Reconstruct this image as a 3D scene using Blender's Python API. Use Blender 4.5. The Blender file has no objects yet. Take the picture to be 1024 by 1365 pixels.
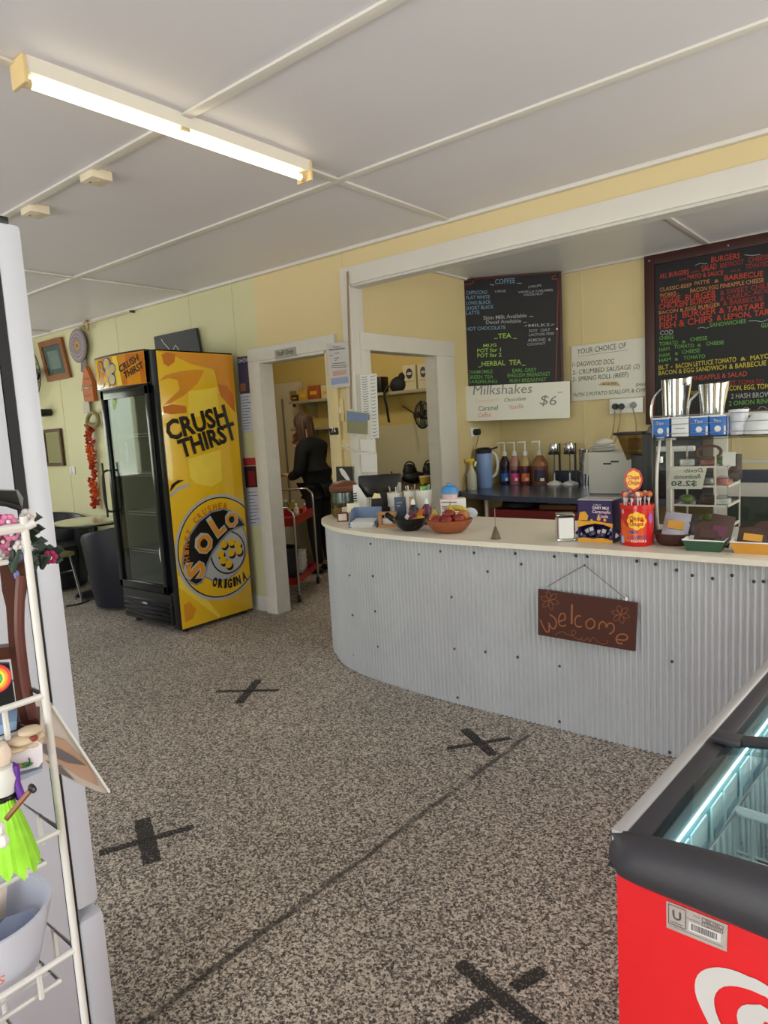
import bpy, bmesh, math, random
from mathutils import Vector, Matrix, Euler
random.seed(7)
scene = bpy.context.scene
COL = scene.collection
PI = math.pi
# ---------------------------------------------------------------- camera
CAMH = 1.45
FPX = 910.0
RM = Matrix(((0.77797488, 0.62571353, -0.05690045),
             (0.03271945, -0.13078808, -0.99087028),
             (-0.62744284, 0.76901044, -0.12222285)))
RT = RM.transposed()
def at(px, py, **k):
    """point of the place seen at a pixel of the 1024x1365 frame, on the plane x=, y= or z="""
    d = RT @ Vector(((px-512)/FPX, (py-682.5)/FPX, 1.0))
    (a, v), = k.items()
    i = 'xyz'.index(a)
    o = Vector((0, 0, CAMH))
    return o + d*((v-o[i])/d[i])
def hit(px, py, p0, n):
    d = RT @ Vector(((px-512)/FPX, (py-682.5)/FPX, 1.0))
    o = Vector((0, 0, CAMH))
    return o + d*((Vector(p0)-o).dot(n)/d.dot(n))
cam = bpy.data.cameras.new('camera')
camo = bpy.data.objects.new('camera', cam)
COL.objects.link(camo)
r0, r1, r2 = RM[0], RM[1], RM[2]
camo.matrix_world = Matrix(((r0[0], -r1[0], -r2[0], 0), (r0[1], -r1[1], -r2[1], 0), (r0[2], -r1[2], -r2[2], CAMH), (0, 0, 0, 1)))
cam.sensor_fit = 'VERTICAL'
cam.sensor_height = 36.0
cam.lens = FPX/1365*36.0
cam.clip_start = 0.02
scene.camera = camo
scene.view_settings.view_transform = 'Standard'
scene.view_settings.look = 'None'
scene.view_settings.gamma = 1.0
scene.view_settings.use_curve_mapping = False
scene.view_settings.exposure = 0.0
# ---------------------------------------------------------------- materials
def lin(c):
    def f(v):
        v /= 255.0
        return v/12.92 if v <= .04045 else ((v+.055)/1.055)**2.4
    return (f(c[0]), f(c[1]), f(c[2]), 1.0)
_M = {}
def M(name, rgb=(200, 200, 200), rough=.5, metal=0., var=.06, scale=12., bump=0., bscale=None, spec=.5, trans=0., alpha=1., emit=None, estr=0., ior=1.45, coat=0.):
    if name in _M: return _M[name]
    m = bpy.data.materials.new(name); m.use_nodes = True
    nt = m.node_tree; b = nt.nodes['Principled BSDF']
    c = lin(rgb)
    b.inputs['Roughness'].default_value = rough
    b.inputs['Metallic'].default_value = metal
    b.inputs['Specular IOR Level'].default_value = spec
    b.inputs['IOR'].default_value = ior
    b.inputs['Transmission Weight'].default_value = trans
    b.inputs['Alpha'].default_value = alpha
    b.inputs['Coat Weight'].default_value = coat
    tc = nt.nodes.new('ShaderNodeTexCoord')
    nz = nt.nodes.new('ShaderNodeTexNoise'); nz.inputs['Scale'].default_value = scale; nz.inputs['Detail'].default_value = 4
    nt.links.new(tc.outputs['Object'], nz.inputs['Vector'])
    mx = nt.nodes.new('ShaderNodeMix'); mx.data_type = 'RGBA'
    mx.inputs[6].default_value = tuple(min(1, v*(1-var)) for v in c[:3])+(1,)
    mx.inputs[7].default_value = tuple(min(1, v*(1+var)) for v in c[:3])+(1,)
    nt.links.new(nz.outputs['Fac'], mx.inputs[0])
    nt.links.new(mx.outputs[2], b.inputs['Base Color'])
    if bump:
        n2 = nt.nodes.new('ShaderNodeTexNoise'); n2.inputs['Scale'].default_value = bscale or scale*6; n2.inputs['Detail'].default_value = 3
        nt.links.new(tc.outputs['Object'], n2.inputs['Vector'])
        bp = nt.nodes.new('ShaderNodeBump'); bp.inputs['Strength'].default_value = bump; bp.inputs['Distance'].default_value = .01
        nt.links.new(n2.outputs['Fac'], bp.inputs['Height']); nt.links.new(bp.outputs['Normal'], b.inputs['Normal'])
    if emit:
        b.inputs['Emission Color'].default_value = lin(emit); b.inputs['Emission Strength'].default_value = estr
    _M[name] = m
    return m
def glass_mat(name, tint=(235, 240, 240), rough=.02, mixw=.9):
    """clear pane: mostly straight-through with a sharp reflection"""
    if name in _M: return _M[name]
    m = bpy.data.materials.new(name); m.use_nodes = True
    nt = m.node_tree; nt.nodes.clear()
    out = nt.nodes.new('ShaderNodeOutputMaterial')
    tr = nt.nodes.new('ShaderNodeBsdfTransparent'); tr.inputs['Color'].default_value = lin(tint)
    gl = nt.nodes.new('ShaderNodeBsdfGlossy'); gl.inputs['Roughness'].default_value = rough
    fr = nt.nodes.new('ShaderNodeLayerWeight'); fr.inputs['Blend'].default_value = .5
    pw = nt.nodes.new('ShaderNodeMath'); pw.operation = 'POWER'; pw.inputs[1].default_value = 4.5
    mul = nt.nodes.new('ShaderNodeMath'); mul.operation = 'MULTIPLY_ADD'; mul.inputs[1].default_value = mixw*.8; mul.inputs[2].default_value = .035
    mix = nt.nodes.new('ShaderNodeMixShader')
    nt.links.new(fr.outputs['Facing'], pw.inputs[0]); nt.links.new(pw.outputs[0], mul.inputs[0]); nt.links.new(mul.outputs[0], mix.inputs[0])
    nt.links.new(tr.outputs[0], mix.inputs[1]); nt.links.new(gl.outputs[0], mix.inputs[2])
    nt.links.new(mix.outputs[0], out.inputs['Surface'])
    _M[name] = m
    return m
# ---------------------------------------------------------------- mesh builder
def wmat(o):
    m = Matrix.Identity(4)
    while o is not None:
        m = o.matrix_basis @ m
        o = o.parent
    return m
_fonttmp = None
class MB:
    def __init__(s):
        s.bm = bmesh.new(); s.mats = []
    def mi(s, m):
        if m not in s.mats: s.mats.append(m)
        return s.mats.index(m)
    def _new(s, nf0, m):
        i = s.mi(m)
        s.bm.faces.ensure_lookup_table()
        for f in s.bm.faces[nf0:]: f.material_index = i
    def box(s, x0, x1, y0, y1, z0, z1, m, bev=0., T=None, seg=2):
        t = bmesh.new()
        bmesh.ops.create_cube(t, size=1)
        for v in t.verts:
            v.co = Vector(((x0+x1)/2+v.co.x*(x1-x0), (y0+y1)/2+v.co.y*(y1-y0), (z0+z1)/2+v.co.z*(z1-z0)))
        if bev:
            bev = min(bev, .45*min(abs(x1-x0), abs(y1-y0), abs(z1-z0)))
            bmesh.ops.bevel(t, geom=list(t.edges), offset=bev, segments=seg, affect='EDGES', profile=.6)
        s.merge(t, m, T)
        return s
    def merge(s, t, m, T=None):
        if T is not None: t.transform(T)
        i = s.mi(m) if m is not None else None
        vm = {}
        for v in t.verts: vm[v] = s.bm.verts.new(v.co)
        for f in t.faces:
            try: nf = s.bm.faces.new([vm[v] for v in f.verts])
            except ValueError: continue
            nf.material_index = i if i is not None else f.material_index
        t.free()
    def grid(s, rows, m, cu=False, cv=False):
        """rows: list of lists of points"""
        i = s.mi(m); V = [[s.bm.verts.new(p) for p in r] for r in rows]
        nu, nv = len(V), len(V[0])
        for a in range(nu if cu else nu-1):
            for b in range(nv if cv else nv-1):
                q = [V[a][b], V[a][(b+1) % nv], V[(a+1) % nu][(b+1) % nv], V[(a+1) % nu][b]]
                try: f = s.bm.faces.new(q); f.material_index = i
                except ValueError: pass
        return V
    def face(s, pts, m):
        f = s.bm.faces.new([s.bm.verts.new(p) for p in pts]); f.material_index = s.mi(m); return f
    def lathe(s, prof, loc, m, n=24, T=None, cap=True):
        rows = []
        for (r, z) in prof:
            rows.append([Vector((r*math.cos(2*PI*k/n), r*math.sin(2*PI*k/n), z)) for k in range(n)])
        L = Matrix.Translation(Vector(loc)) @ (T if T is not None else Matrix.Identity(4))
        rows = [[L @ p for p in r] for r in rows]
        V = s.grid(rows, m, cv=True)
        i = s.mi(m)
        if cap:
            for r, e in ((V[0], 0), (V[-1], -1)):
                if prof[e][0] > 1e-5:
                    try: f = s.bm.faces.new(r); f.material_index = i
                    except ValueError: pass
        return s
    def tube(s, pts, r, m, n=8, closed=False, cap=True):
        pts = [Vector(p) for p in pts]; N = len(pts); rows = []
        rad = r if isinstance(r, (list, tuple)) else [r]*N
        prev = None
        for k in range(N):
            if closed: d = pts[(k+1) % N]-pts[k-1]
            elif k == 0: d = pts[1]-pts[0]
            elif k == N-1: d = pts[-1]-pts[-2]
            else: d = (pts[k+1]-pts[k]).normalized()+(pts[k]-pts[k-1]).normalized()
            if d.length < 1e-9: d = Vector((0, 0, 1))
            d.normalize()
            if prev is None:
                a = Vector((0, 0, 1)) if abs(d.z) < .9 else Vector((1, 0, 0))
                u = d.cross(a).normalized()
            else:
                u = prev-d*prev.dot(d)
                if u.length < 1e-6: u = d.orthogonal()
                u.normalize()
            prev = u; w = d.cross(u)
            rows.append([pts[k]+(u*math.cos(2*PI*j/n)+w*math.sin(2*PI*j/n))*rad[k] for j in range(n)])
        V = s.grid(rows, m, cu=closed, cv=True)
        if cap and not closed:
            i = s.mi(m)
            for rr in (V[0], V[-1]):
                try: f = s.bm.faces.new(rr); f.material_index = i
                except ValueError: pass
        return s
    def cyl(s, a, b, r, m, n=16, r2=None):
        return s.tube([a, b], [r, r if r2 is None else r2], m, n)
    def ell(s, c, rad, m, n=16, T=None):
        t = bmesh.new()
        bmesh.ops.create_uvsphere(t, u_segments=n, v_segments=max(6, n//2+2), radius=1)
        rr = rad if isinstance(rad, (list, tuple)) else (rad,)*3
        L = Matrix.Translation(Vector(c)) @ (T if T is not None else Matrix.Identity(4)) @ Matrix.Diagonal((rr[0], rr[1], rr[2], 1))
        s.merge(t, m, L); return s
    def prism(s, pts, vec, m, mside=None):
        """extrude a planar polygon along vec"""
        vec = Vector(vec); a = [s.bm.verts.new(p) for p in pts]; b = [s.bm.verts.new(Vector(p)+vec) for p in pts]
        i = s.mi(m); j = s.mi(mside) if mside else i
        for q in (a[::-1], b):
            try: f = s.bm.faces.new(q); f.material_index = i
            except ValueError: pass
        n = len(a)
        for k in range(n):
            f = s.bm.faces.new([a[k], a[(k+1) % n], b[(k+1) % n], b[k]]); f.material_index = j
        return s
    def ribbon(s, pts, w, m, nrm, off=0.):
        """flat stroke of width w lying on a plane with normal nrm"""
        nrm = Vector(nrm).normalized(); pts = [Vector(p)+nrm*off for p in pts]; L = []; R = []
        N = len(pts)
        ww = w if isinstance(w, (list, tuple)) else [w]*N
        for k in range(N):
            d = pts[min(k+1, N-1)]-pts[max(k-1, 0)]
            if d.length < 1e-9: d = Vector((1, 0, 0))
            q = nrm.cross(d).normalized()*ww[k]/2
            L.append(pts[k]-q); R.append(pts[k]+q)
        s.grid([L, R], m); return s
    def text(s, txt, p0, p1, m, nrm, h=None, off=.001, bold=0., shear=0., mirror=False, ext=0.):
        """write txt with its baseline from p0 to p1 on a plane facing nrm; h = cap height"""
        p0 = Vector(p0); p1 = Vector(p1); nrm = Vector(nrm).normalized()
        cu = bpy.data.curves.new('t', 'FONT'); cu.body = txt; cu.size = 1; cu.offset = bold; cu.shear = shear; cu.resolution_u = 2; cu.extrude = ext
        o = bpy.data.objects.new('t', cu); COL.objects.link(o)
        dg = bpy.context.evaluated_depsgraph_get(); dg.update()
        me = bpy.data.meshes.new_from_object(o.evaluated_get(dg))
        bpy.data.objects.remove(o); bpy.data.curves.remove(cu)
        if len(me.vertices) == 0:
            bpy.data.meshes.remove(me); return s
        xs = [v.co.x for v in me.vertices]; x0, x1 = min(xs), max(xs)
        u = p1-p0; L = u.length; u.normalize(); v = nrm.cross(u).normalized()
        sx = L/max(1e-6, x1-x0); sy = (h/.69) if h else sx
        t = bmesh.new(); t.from_mesh(me); bpy.data.meshes.remove(me)
        for vv in t.verts:
            x = (vv.co.x-x0)*sx
            if mirror: x = L-x
            vv.co = p0+u*x+v*(vv.co.y*sy)+nrm*(off+vv.co.z*sx)
        if mirror: bmesh.ops.reverse_faces(t, faces=t.faces)
        s.merge(t, m); return s
    def disc(s, c, u, v, m, n=32, inner=0., off=0.):
        c = Vector(c); u = Vector(u); v = Vector(v); nn = u.cross(v).normalized()*off
        ring = [c+nn+u*math.cos(2*PI*k/n)+v*math.sin(2*PI*k/n) for k in range(n)]
        if inner:
            r2 = [c+nn+(u*math.cos(2*PI*k/n)+v*math.sin(2*PI*k/n))*inner for k in range(n)]
            s.grid([r2, ring], m, cv=True)
        else: s.face(ring, m)
        return s
    def build(s, name, parent=None, world=True, smooth=True, ang=38):
        bmesh.ops.recalc_face_normals(s.bm, faces=s.bm.faces) if getattr(s, 'recalc', True) else None
        me = bpy.data.meshes.new(name)
        if parent is not None and world: s.bm.transform(wmat(parent).inverted())
        loc = None
        if parent is None:
            # origin at the base of the thing
            xs = [v.co for v in s.bm.verts]
            lo = Vector((min(v.x for v in xs), min(v.y for v in xs), min(v.z for v in xs)))
            hi = Vector((max(v.x for v in xs), max(v.y for v in xs), max(v.z for v in xs)))
            loc = Vector(((lo.x+hi.x)/2, (lo.y+hi.y)/2, lo.z))
            s.bm.transform(Matrix.Translation(-loc))
        s.bm.to_mesh(me); s.bm.free()
        for m in s.mats: me.materials.append(m)
        if smooth:
            for p in me.polygons: p.use_smooth = True
            me.set_sharp_from_angle(angle=math.radians(ang))
        o = bpy.data.objects.new(name, me); COL.objects.link(o)
        if parent is not None: o.parent = parent
        if loc is not None: o.location = loc
        return o
def flat(mb):  # keep face order of flat decals
    mb.recalc = False; return mb
def tag(o, label=None, cat=None, group=None, kind=None):
    if label: o['label'] = label
    if cat: o['category'] = cat
    if group: o['group'] = group
    if kind: o['kind'] = kind
    return o
def thing(name, label, cat, loc=(0, 0, 0), rz=0., group=None):
    o = bpy.data.objects.new(name, None); COL.objects.link(o)
    o.empty_display_size = .05
    o.location = loc; o.rotation_euler = (0, 0, rz)
    return tag(o, label, cat, group)
def struct(name, mb, **k):
    return tag(mb.build(name, **k), kind='structure')
def kids(o): return [c for c in bpy.data.objects if c.parent == o]
def copy_tree(o, parent=None, label=None, group=None, loc=None, rz=None):
    c = o.copy(); COL.objects.link(c); c.parent = parent
    if label: c['label'] = label
    if group: c['group'] = group
    if loc is not None: c.location = loc
    if rz is not None: c.rotation_euler = (0, 0, rz)
    for ch in kids(o): copy_tree(ch, c)
    return c
def RZ(a): return Matrix.Rotation(a, 4, 'Z')
def RX(a): return Matrix.Rotation(a, 4, 'X')
def RY(a): return Matrix.Rotation(a, 4, 'Y')
def TR(x, y, z): return Matrix.Translation(Vector((x, y, z)))
def arc(c, u, v, a0, a1, n=16):
    c = Vector(c); u = Vector(u); v = Vector(v)
    return [c+u*math.cos(a0+(a1-a0)*k/n)+v*math.sin(a0+(a1-a0)*k/n) for k in range(n+1)]
def smooth_path(P, step=.02):
    """Catmull-Rom through P, resampled at even steps"""
    P = [Vector(p) for p in P]; Q = []
    E_ = [P[0]*2-P[1]]+P+[P[-1]*2-P[-2]]
    for i in range(1, len(E_)-2):
        a, b, c, d = E_[i-1:i+3]
        for k in range(24):
            t = k/24
            Q.append(.5*((2*b)+(c-a)*t+(2*a-5*b+4*c-d)*t*t+(3*b-a-3*c+d)*t**3))
    Q.append(P[-1])
    out = [Q[0]]; acc = 0.
    for i in range(1, len(Q)):
        seg = (Q[i]-Q[i-1]).length; 
        while seg > 0 and acc+seg >= step:
            f = (step-acc)/seg
            Q[i-1] = Q[i-1].lerp(Q[i], f); out.append(Q[i-1].copy()); seg = (Q[i]-Q[i-1]).length; acc = 0.
        acc += seg
    out.append(Q[-1])
    return out
# ================================================================ ROOM SHELL
W = 3.64          # kitchen-side wall of the shop
YB = 5.65         # far wall of kitchen and store room
XP = -3.17        # partition between kitchen and store room
ZC = 2.67         # ceiling
XL, XR, YF = -8.7, 1.9, -2.4
def floor_mat():
    m = bpy.data.materials.new('pebble_floor'); m.use_nodes = True
    nt = m.node_tree; b = nt.nodes['Principled BSDF']; N = nt.nodes.new; L = nt.links.new
    tc = N('ShaderNodeTexCoord')
    def vor(sc, sd):
        mpn = N('ShaderNodeMapping'); mpn.inputs['Location'].default_value = (sd, sd*2, 0); L(tc.outputs['Object'], mpn.inputs['Vector'])
        dn = N('ShaderNodeTexNoise'); dn.inputs['Scale'].default_value = sc*.8; L(mpn.outputs[0], dn.inputs['Vector'])
        ad = N('ShaderNodeVectorMath'); ad.operation = 'MULTIPLY_ADD'; ad.inputs[1].default_value = (.006, .006, 0); L(dn.outputs['Color'], ad.inputs[0]); L(mpn.outputs[0], ad.inputs[2])
        v = N('ShaderNodeTexVoronoi'); v.inputs['Scale'].default_value = sc; L(ad.outputs[0], v.inputs['Vector'])
        sx = N('ShaderNodeSeparateColor'); L(v.outputs['Color'], sx.inputs[0]); return sx.outputs[0], v
    va, vn = vor(150, 3.1); vb, _v = vor(290, 7.7)
    av = N('ShaderNodeMix'); av.data_type = 'FLOAT'; av.inputs[0].default_value = .42; L(va, av.inputs[2]); L(vb, av.inputs[3])
    nz = av
    cr = N('ShaderNodeValToRGB'); e = cr.color_ramp; e.interpolation = 'LINEAR'
    cols = [(.0, (48, 43, 40)), (.26, (70, 62, 57)), (.40, (114, 106, 98)), (.55, (160, 150, 138)), (.72, (204, 194, 180)), (1., (222, 212, 196))]
    e.elements[0].position, e.elements[0].color = cols[0][0], lin(cols[0][1])
    e.elements[1].position, e.elements[1].color = cols[-1][0], lin(cols[-1][1])
    for p, c in cols[1:-1]:
        q = e.elements.new(p); q.color = lin(c)
    L(nz.outputs[0], cr.inputs['Fac'])
    big = N('ShaderNodeTexNoise'); big.inputs['Scale'].default_value = 1.6; big.inputs['Detail'].default_value = 5
    L(tc.outputs['Object'], big.inputs['Vector'])
    mp = N('ShaderNodeMapRange'); mp.inputs[1].default_value = .3; mp.inputs[2].default_value = .7; mp.inputs[3].default_value = .86; mp.inputs[4].default_value = 1.1
    L(big.outputs['Fac'], mp.inputs[0])
    mul = N('ShaderNodeMix'); mul.data_type = 'RGBA'; mul.blend_type = 'MULTIPLY'; mul.inputs[0].default_value = 1
    L(cr.outputs[0], mul.inputs[6]); L(mp.outputs[0], mul.inputs[7])
    # ground-in joint: worn dark line that crosses the slab
    A = at(215, 1345, z=0); B = at(705, 980, z=0)
    d = (B-A).normalized(); n = Vector((-d.y, d.x, 0))
    sep = N('ShaderNodeVectorMath'); sep.operation = 'DOT_PRODUCT'; sep.inputs[1].default_value = n
    L(tc.outputs['Object'], sep.inputs[0])
    wob = N('ShaderNodeTexNoise'); wob.inputs['Scale'].default_value = 7; wob.inputs['Detail'].default_value = 3
    L(tc.outputs['Object'], wob.inputs['Vector'])
    def math_(op, a, b_=None):
        q = N('ShaderNodeMath'); q.operation = op
        for i, v in enumerate((a, b_)):
            if v is None: continue
            if isinstance(v, (int, float)): q.inputs[i].default_value = v
            else: L(v, q.inputs[i])
        return q.outputs[0]
    dd = math_('ABSOLUTE', math_('SUBTRACT', math_('ADD', sep.outputs['Value'], math_('MULTIPLY', wob.outputs['Fac'], .03)), A.dot(n)+.015))
    line = N('ShaderNodeMapRange'); line.inputs[1].default_value = .006; line.inputs[2].default_value = .017; line.inputs[3].default_value = .78; line.inputs[4].default_value = 0
    L(dd, line.inputs[0])
    al = N('ShaderNodeVectorMath'); al.operation = 'DOT_PRODUCT'; al.inputs[1].default_value = d
    L(tc.outputs['Object'], al.inputs[0])
    lim = math_('LESS_THAN', al.outputs['Value'], B.dot(d))
    patch = N('ShaderNodeMapRange'); patch.inputs[1].default_value = .25; patch.inputs[2].default_value = .45
    w2 = N('ShaderNodeTexNoise'); w2.inputs['Scale'].default_value = 4; L(tc.outputs['Object'], w2.inputs['Vector']); L(w2.outputs['Fac'], patch.inputs[0])
    fac = math_('MULTIPLY', math_('MULTIPLY', line.outputs[0], lim), patch.outputs[0])
    fin = N('ShaderNodeMix'); fin.data_type = 'RGBA'; fin.inputs[7].default_value = lin((40, 37, 34))
    L(fac, fin.inputs[0]); L(mul.outputs[2], fin.inputs[6]); L(fin.outputs[2], b.inputs['Base Color'])
    b.inputs['Roughness'].default_value = .62; b.inputs['Specular IOR Level'].default_value = .35
    bp = N('ShaderNodeBump'); bp.inputs['Strength'].default_value = .25; bp.inputs['Distance'].default_value = .004
    L(nz.outputs[0], bp.inputs['Height']); L(bp.outputs['Normal'], b.inputs['Normal'])
    return m
mFloor = floor_mat()
mCeil = M('ceiling_paint', (222, 220, 224), .45, var=.03, scale=2)
mCeilK = M('kitchen_ceiling_paint', (222, 224, 226), .35, var=.03, scale=2)
mYel = M('cream_yellow_wall', (216, 198, 150), .5, var=.035, scale=2.5)
mYelG = M('green_lit_cream_wall', (206, 202, 160), .5, var=.03, scale=2.5)  # same wall cream with the green tree light put into its colour
mTrim = M('white_gloss_trim', (216, 212, 204), .32, var=.04, scale=9)
mTrimW = M('aged_white_trim', (206, 204, 198), .4, var=.09, scale=14)
mLine = M('joint_line', (212, 198, 158), .6)

b = MB(); b.box(XL-.2, XR+.2, YF-.2, YB+.3, -.12, 0, mFloor); o = struct('floor', b, smooth=False)
# material uses object coordinates equal to world coordinates
o.data.transform(Matrix.Translation(o.location)); o.location = (0, 0, 0)
b = MB(); b.box(XL-.2, XR+.2, YF-.2, W+.05, ZC, ZC+.1, mCeil); struct('ceiling', b, smooth=False)
b = MB(); b.box(XL-.2, XR+.2, W+.05, YB+.3, ZC, ZC+.1, mCeilK); struct('ceiling_kitchen', b, smooth=False)
# --- shop wall with staff doorway and counter opening
DX0, DX1 = -4.14, -3.40          # doorway
b = MB()
b.box(XL, DX0, W, W+.1, 0, ZC, mYelG)
b.box(DX0, DX1, W, W+.1, 2.04, ZC, mYel)
b.box(DX1, XP, W, W+.1, 0, ZC, mYel)
b.box(XP, XR, W, W+.1, 2.53, ZC, mYel)
for x in (-7.35, -6.13, -4.97, -4.40):   # sheet joints
    b.box(x-.004, x+.004, W-.003, W, .1, ZC, mLine)
b.box(-3.22, -3.214, W-.003, W, 2.45, ZC, mLine)
struct('wall_back', b, smooth=False)
b = MB(); b.box(XP-.01, XR, W-.015, W+.12, 2.43, 2.545, mTrim, .004); b.box(XP, XR, W+.0, W+.1, 2.415, 2.43, mTrimW); struct('trim_1', b)
b = MB(); b.box(XP-.06, XP+.02, W-.018, W+.0, .0, 2.545, mTrim, .004)
b.box(XP-.02, XP+.012, W+.0, W+.13, 0, 2.43, mTrim, .003); struct('trim_2', b)
b = MB()  # doorway architrave
b.box(DX0-.10, DX0+.002, W-.031, W, 0, 2.02, mTrimW, .004); b.box(DX0-.10, DX1+.09, W-.03, W, 2.02, 2.12, mTrimW, .004); b.box(DX1, DX1+.09, W-.03, W, 0, 2.02, mYel, .004)
b.box(DX0, DX0+.03, W-.03, W+.11, 0, 2.02, mTrimW, .003); b.box(DX1-.02, DX1, W-.02, W+.11, 0, 2.02, mTrimW, .003); b.box(DX0, DX1, W-.02, W+.11, 2.0, 2.04, mTrimW, .003)
b.box(DX0-.10, DX0+.03, W-.034, W-.03, 0, .13, mTrimW)
struct('door_1', b)
b = MB(); b.box(XL, -4.24, W-.014, W, 0, .13, mTrimW, .003); struct('baseboard_back', b)
# --- partition kitchen / store with doorway
PY0, PY1 = 3.80, 4.66
b = MB()
b.box(XP-.1, XP, W+.1, PY0, 0, ZC, mYel); b.box(XP-.1, XP, PY0, PY1, 2.02, ZC, mYel); b.box(XP-.1, XP, PY1, YB, 0, ZC, mYel)
struct('wall_partition', b, smooth=False)
b = MB()
b.box(XP, XP+.02, PY0-.09, PY0+.012, 0, 2.0, mTrim, .003); b.box(XP, XP+.02, PY1-.012, PY1+.24, 0, 2.0, mTrim, .003); b.box(XP, XP+.024, PY0-.09, PY1+.24, 2.0, 2.12, mTrim, .003)
b.box(XP-.104, XP-.001, PY1-.012, PY1+.001, 0, 2.0, mTrimW); b.box(XP-.104, XP-.001, PY0-.001, PY0+.012, 0, 2.0, mTrimW)
b.box(XP-.104, XP-.001, PY0-.001, PY1+.001, 2.0, 2.021, mTrimW)
struct('door_2', b)
# --- far wall behind kitchen and store room
mStore = M('store_room_wall', (205, 182, 112), .55, var=.05, scale=3)
mSplash = M('pale_sheet_panel', (196, 190, 160), .35, var=.03)
b = MB(); b.box(XP, XR, YB, YB+.1, 0, ZC, mYel); b.box(XP-.1, XP, YB, YB+.1, 0, ZC, mYel); b.box(XL, XP-.1, YB, YB+.1, 0, ZC, mStore)
b.box(-4.9, -3.3, YB-.006, YB, .8, 1.47, mSplash); b.box(-4.2, -4.195, YB-.008, YB-.006, .8, 1.47, mLine)
for x in (-2.35, -1.2): b.box(x-.003, x+.003, YB-.003, YB, 0, ZC, mLine)
struct('wall_far', b, smooth=False)
b = MB(); b.box(-6.9, -6.8, W+.1, YB, 0, ZC, mStore); struct('wall_store', b, smooth=False)
# --- outer walls with daylight openings
mOut = M('plain_cream_wall', (216, 206, 170), .6, var=.03)
b = MB()   # left end wall with window
b.box(XL-.1, XL, YF, .4, 0, ZC, mYelG); b.box(XL-.1, XL, 2.6, W, 0, ZC, mYelG); b.box(XL-.1, XL, .4, 2.6, 0, 1.0, mYelG); b.box(XL-.1, XL, .4, 2.6, 2.2, ZC, mYelG); b.box(XL-.1, XL, W, YB, 0, ZC, mStore)
struct('wall_left', b, smooth=False)
b = MB()   # front wall: open shop front behind the camera
b.box(XL, -6.2, YF-.1, YF, 0, ZC, mOut); b.box(-6.2, -5.0, YF-.1, YF, 0, 1.0, mOut); b.box(-6.2, .9, YF-.1, YF, 2.35, ZC, mOut); b.box(-5.0, -3.9, YF-.1, YF, 0, 2.35, mOut)
b.box(-3.9, -1.9, YF-.1, YF, 0, .8, mOut); b.box(-1.9, -1.6, YF-.1, YF, 0, 2.35, mOut); b.box(.9, XR, YF-.1, YF, 0, ZC, mOut); b.box(-1.6, -.9, YF-.1, YF, 0, 2.35, mOut)
struct('wall_front', b, smooth=False)
b = MB()   # right wall, windows in shop and kitchen
b.box(XR, XR+.1, YF, 1.0, 0, ZC, mOut); b.box(XR, XR+.1, 1.0, 2.6, 0, .7, mOut); b.box(XR, XR+.1, 1.0, 2.6, 2.35, ZC, mOut); b.box(XR, XR+.1, 2.6, 4.0, 0, ZC, mOut)
b.box(XR, XR+.1, 4.0, 5.3, 0, .9, mOut); b.box(XR, XR+.1, 4.0, 5.3, 2.4, ZC, mOut); b.box(XR, XR+.1, 5.3, YB, 0, ZC, mOut)
struct('wall_right', b, smooth=False)
# --- window mullions (out of view, they shape the reflections)
b = MB()
for x in (-5.6,): b.box(x-.03, x+.03, YF-.08, YF-.02, 1.0, 2.35, mTrim)
for x in (-3.3, -2.6): b.box(x-.03, x+.03, YF-.08, YF-.02, .8, 2.35, mTrim)
b.box(-6.2, -5.0, YF-.08, YF-.02, 1.65, 1.71, mTrim); b.box(-3.9, -1.9, YF-.08, YF-.02, 1.55, 1.61, mTrim)
struct('window_1', b)
b = MB()
for y in (1.8,): b.box(XR+.02, XR+.08, y-.03, y+.03, .7, 2.35, mTrim)
b.box(XR+.02, XR+.08, 1.0, 2.6, 1.5, 1.56, mTrim)
struct('window_2', b)
b = MB()
for y in (1.1, 1.9): b.box(XL-.08, XL-.02, y-.03, y+.03, 1., 2.2, mTrim)
struct('window_3', b)
b = MB(); b.box(XR+.02, XR+.08, 4.62, 4.68, .9, 2.4, mTrim); struct('window_4', b)
# --- ceiling cover strips
tn = 3
def strip(x0, x1, y0, y1, h=.012, z=ZC):
    global tn
    b = MB(); b.box(x0, x1, y0, y1, z-h, z, mTrim, .004); struct('trim_%d' % tn, b); tn += 1
strip(XL, XR, 1.695, 1.74); strip(XL, XR, 2.625, 2.67)
strip(-2.355, -2.31, YF, 2.625); strip(-2.355, -2.31, 2.67, W-.03)
strip(-4.965, -4.92, YF, 1.695); strip(-4.965, -4.92, 1.74, 2.625); strip(-4.965, -4.92, 2.67, W-.03)
strip(-7.4, -7.36, 2.67, W-.03); strip(.25, .29, YF, W-.03)
strip(XL, XR, W-.035, W, .022)
strip(-1.395, -1.355, W+.12, YB-.02); strip(XP, XR, YB-.025, YB, .02); strip(XP, XP+.025, W+.13, YB, .02)
strip(-.1, -.06, W+.12, YB-.02)
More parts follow.
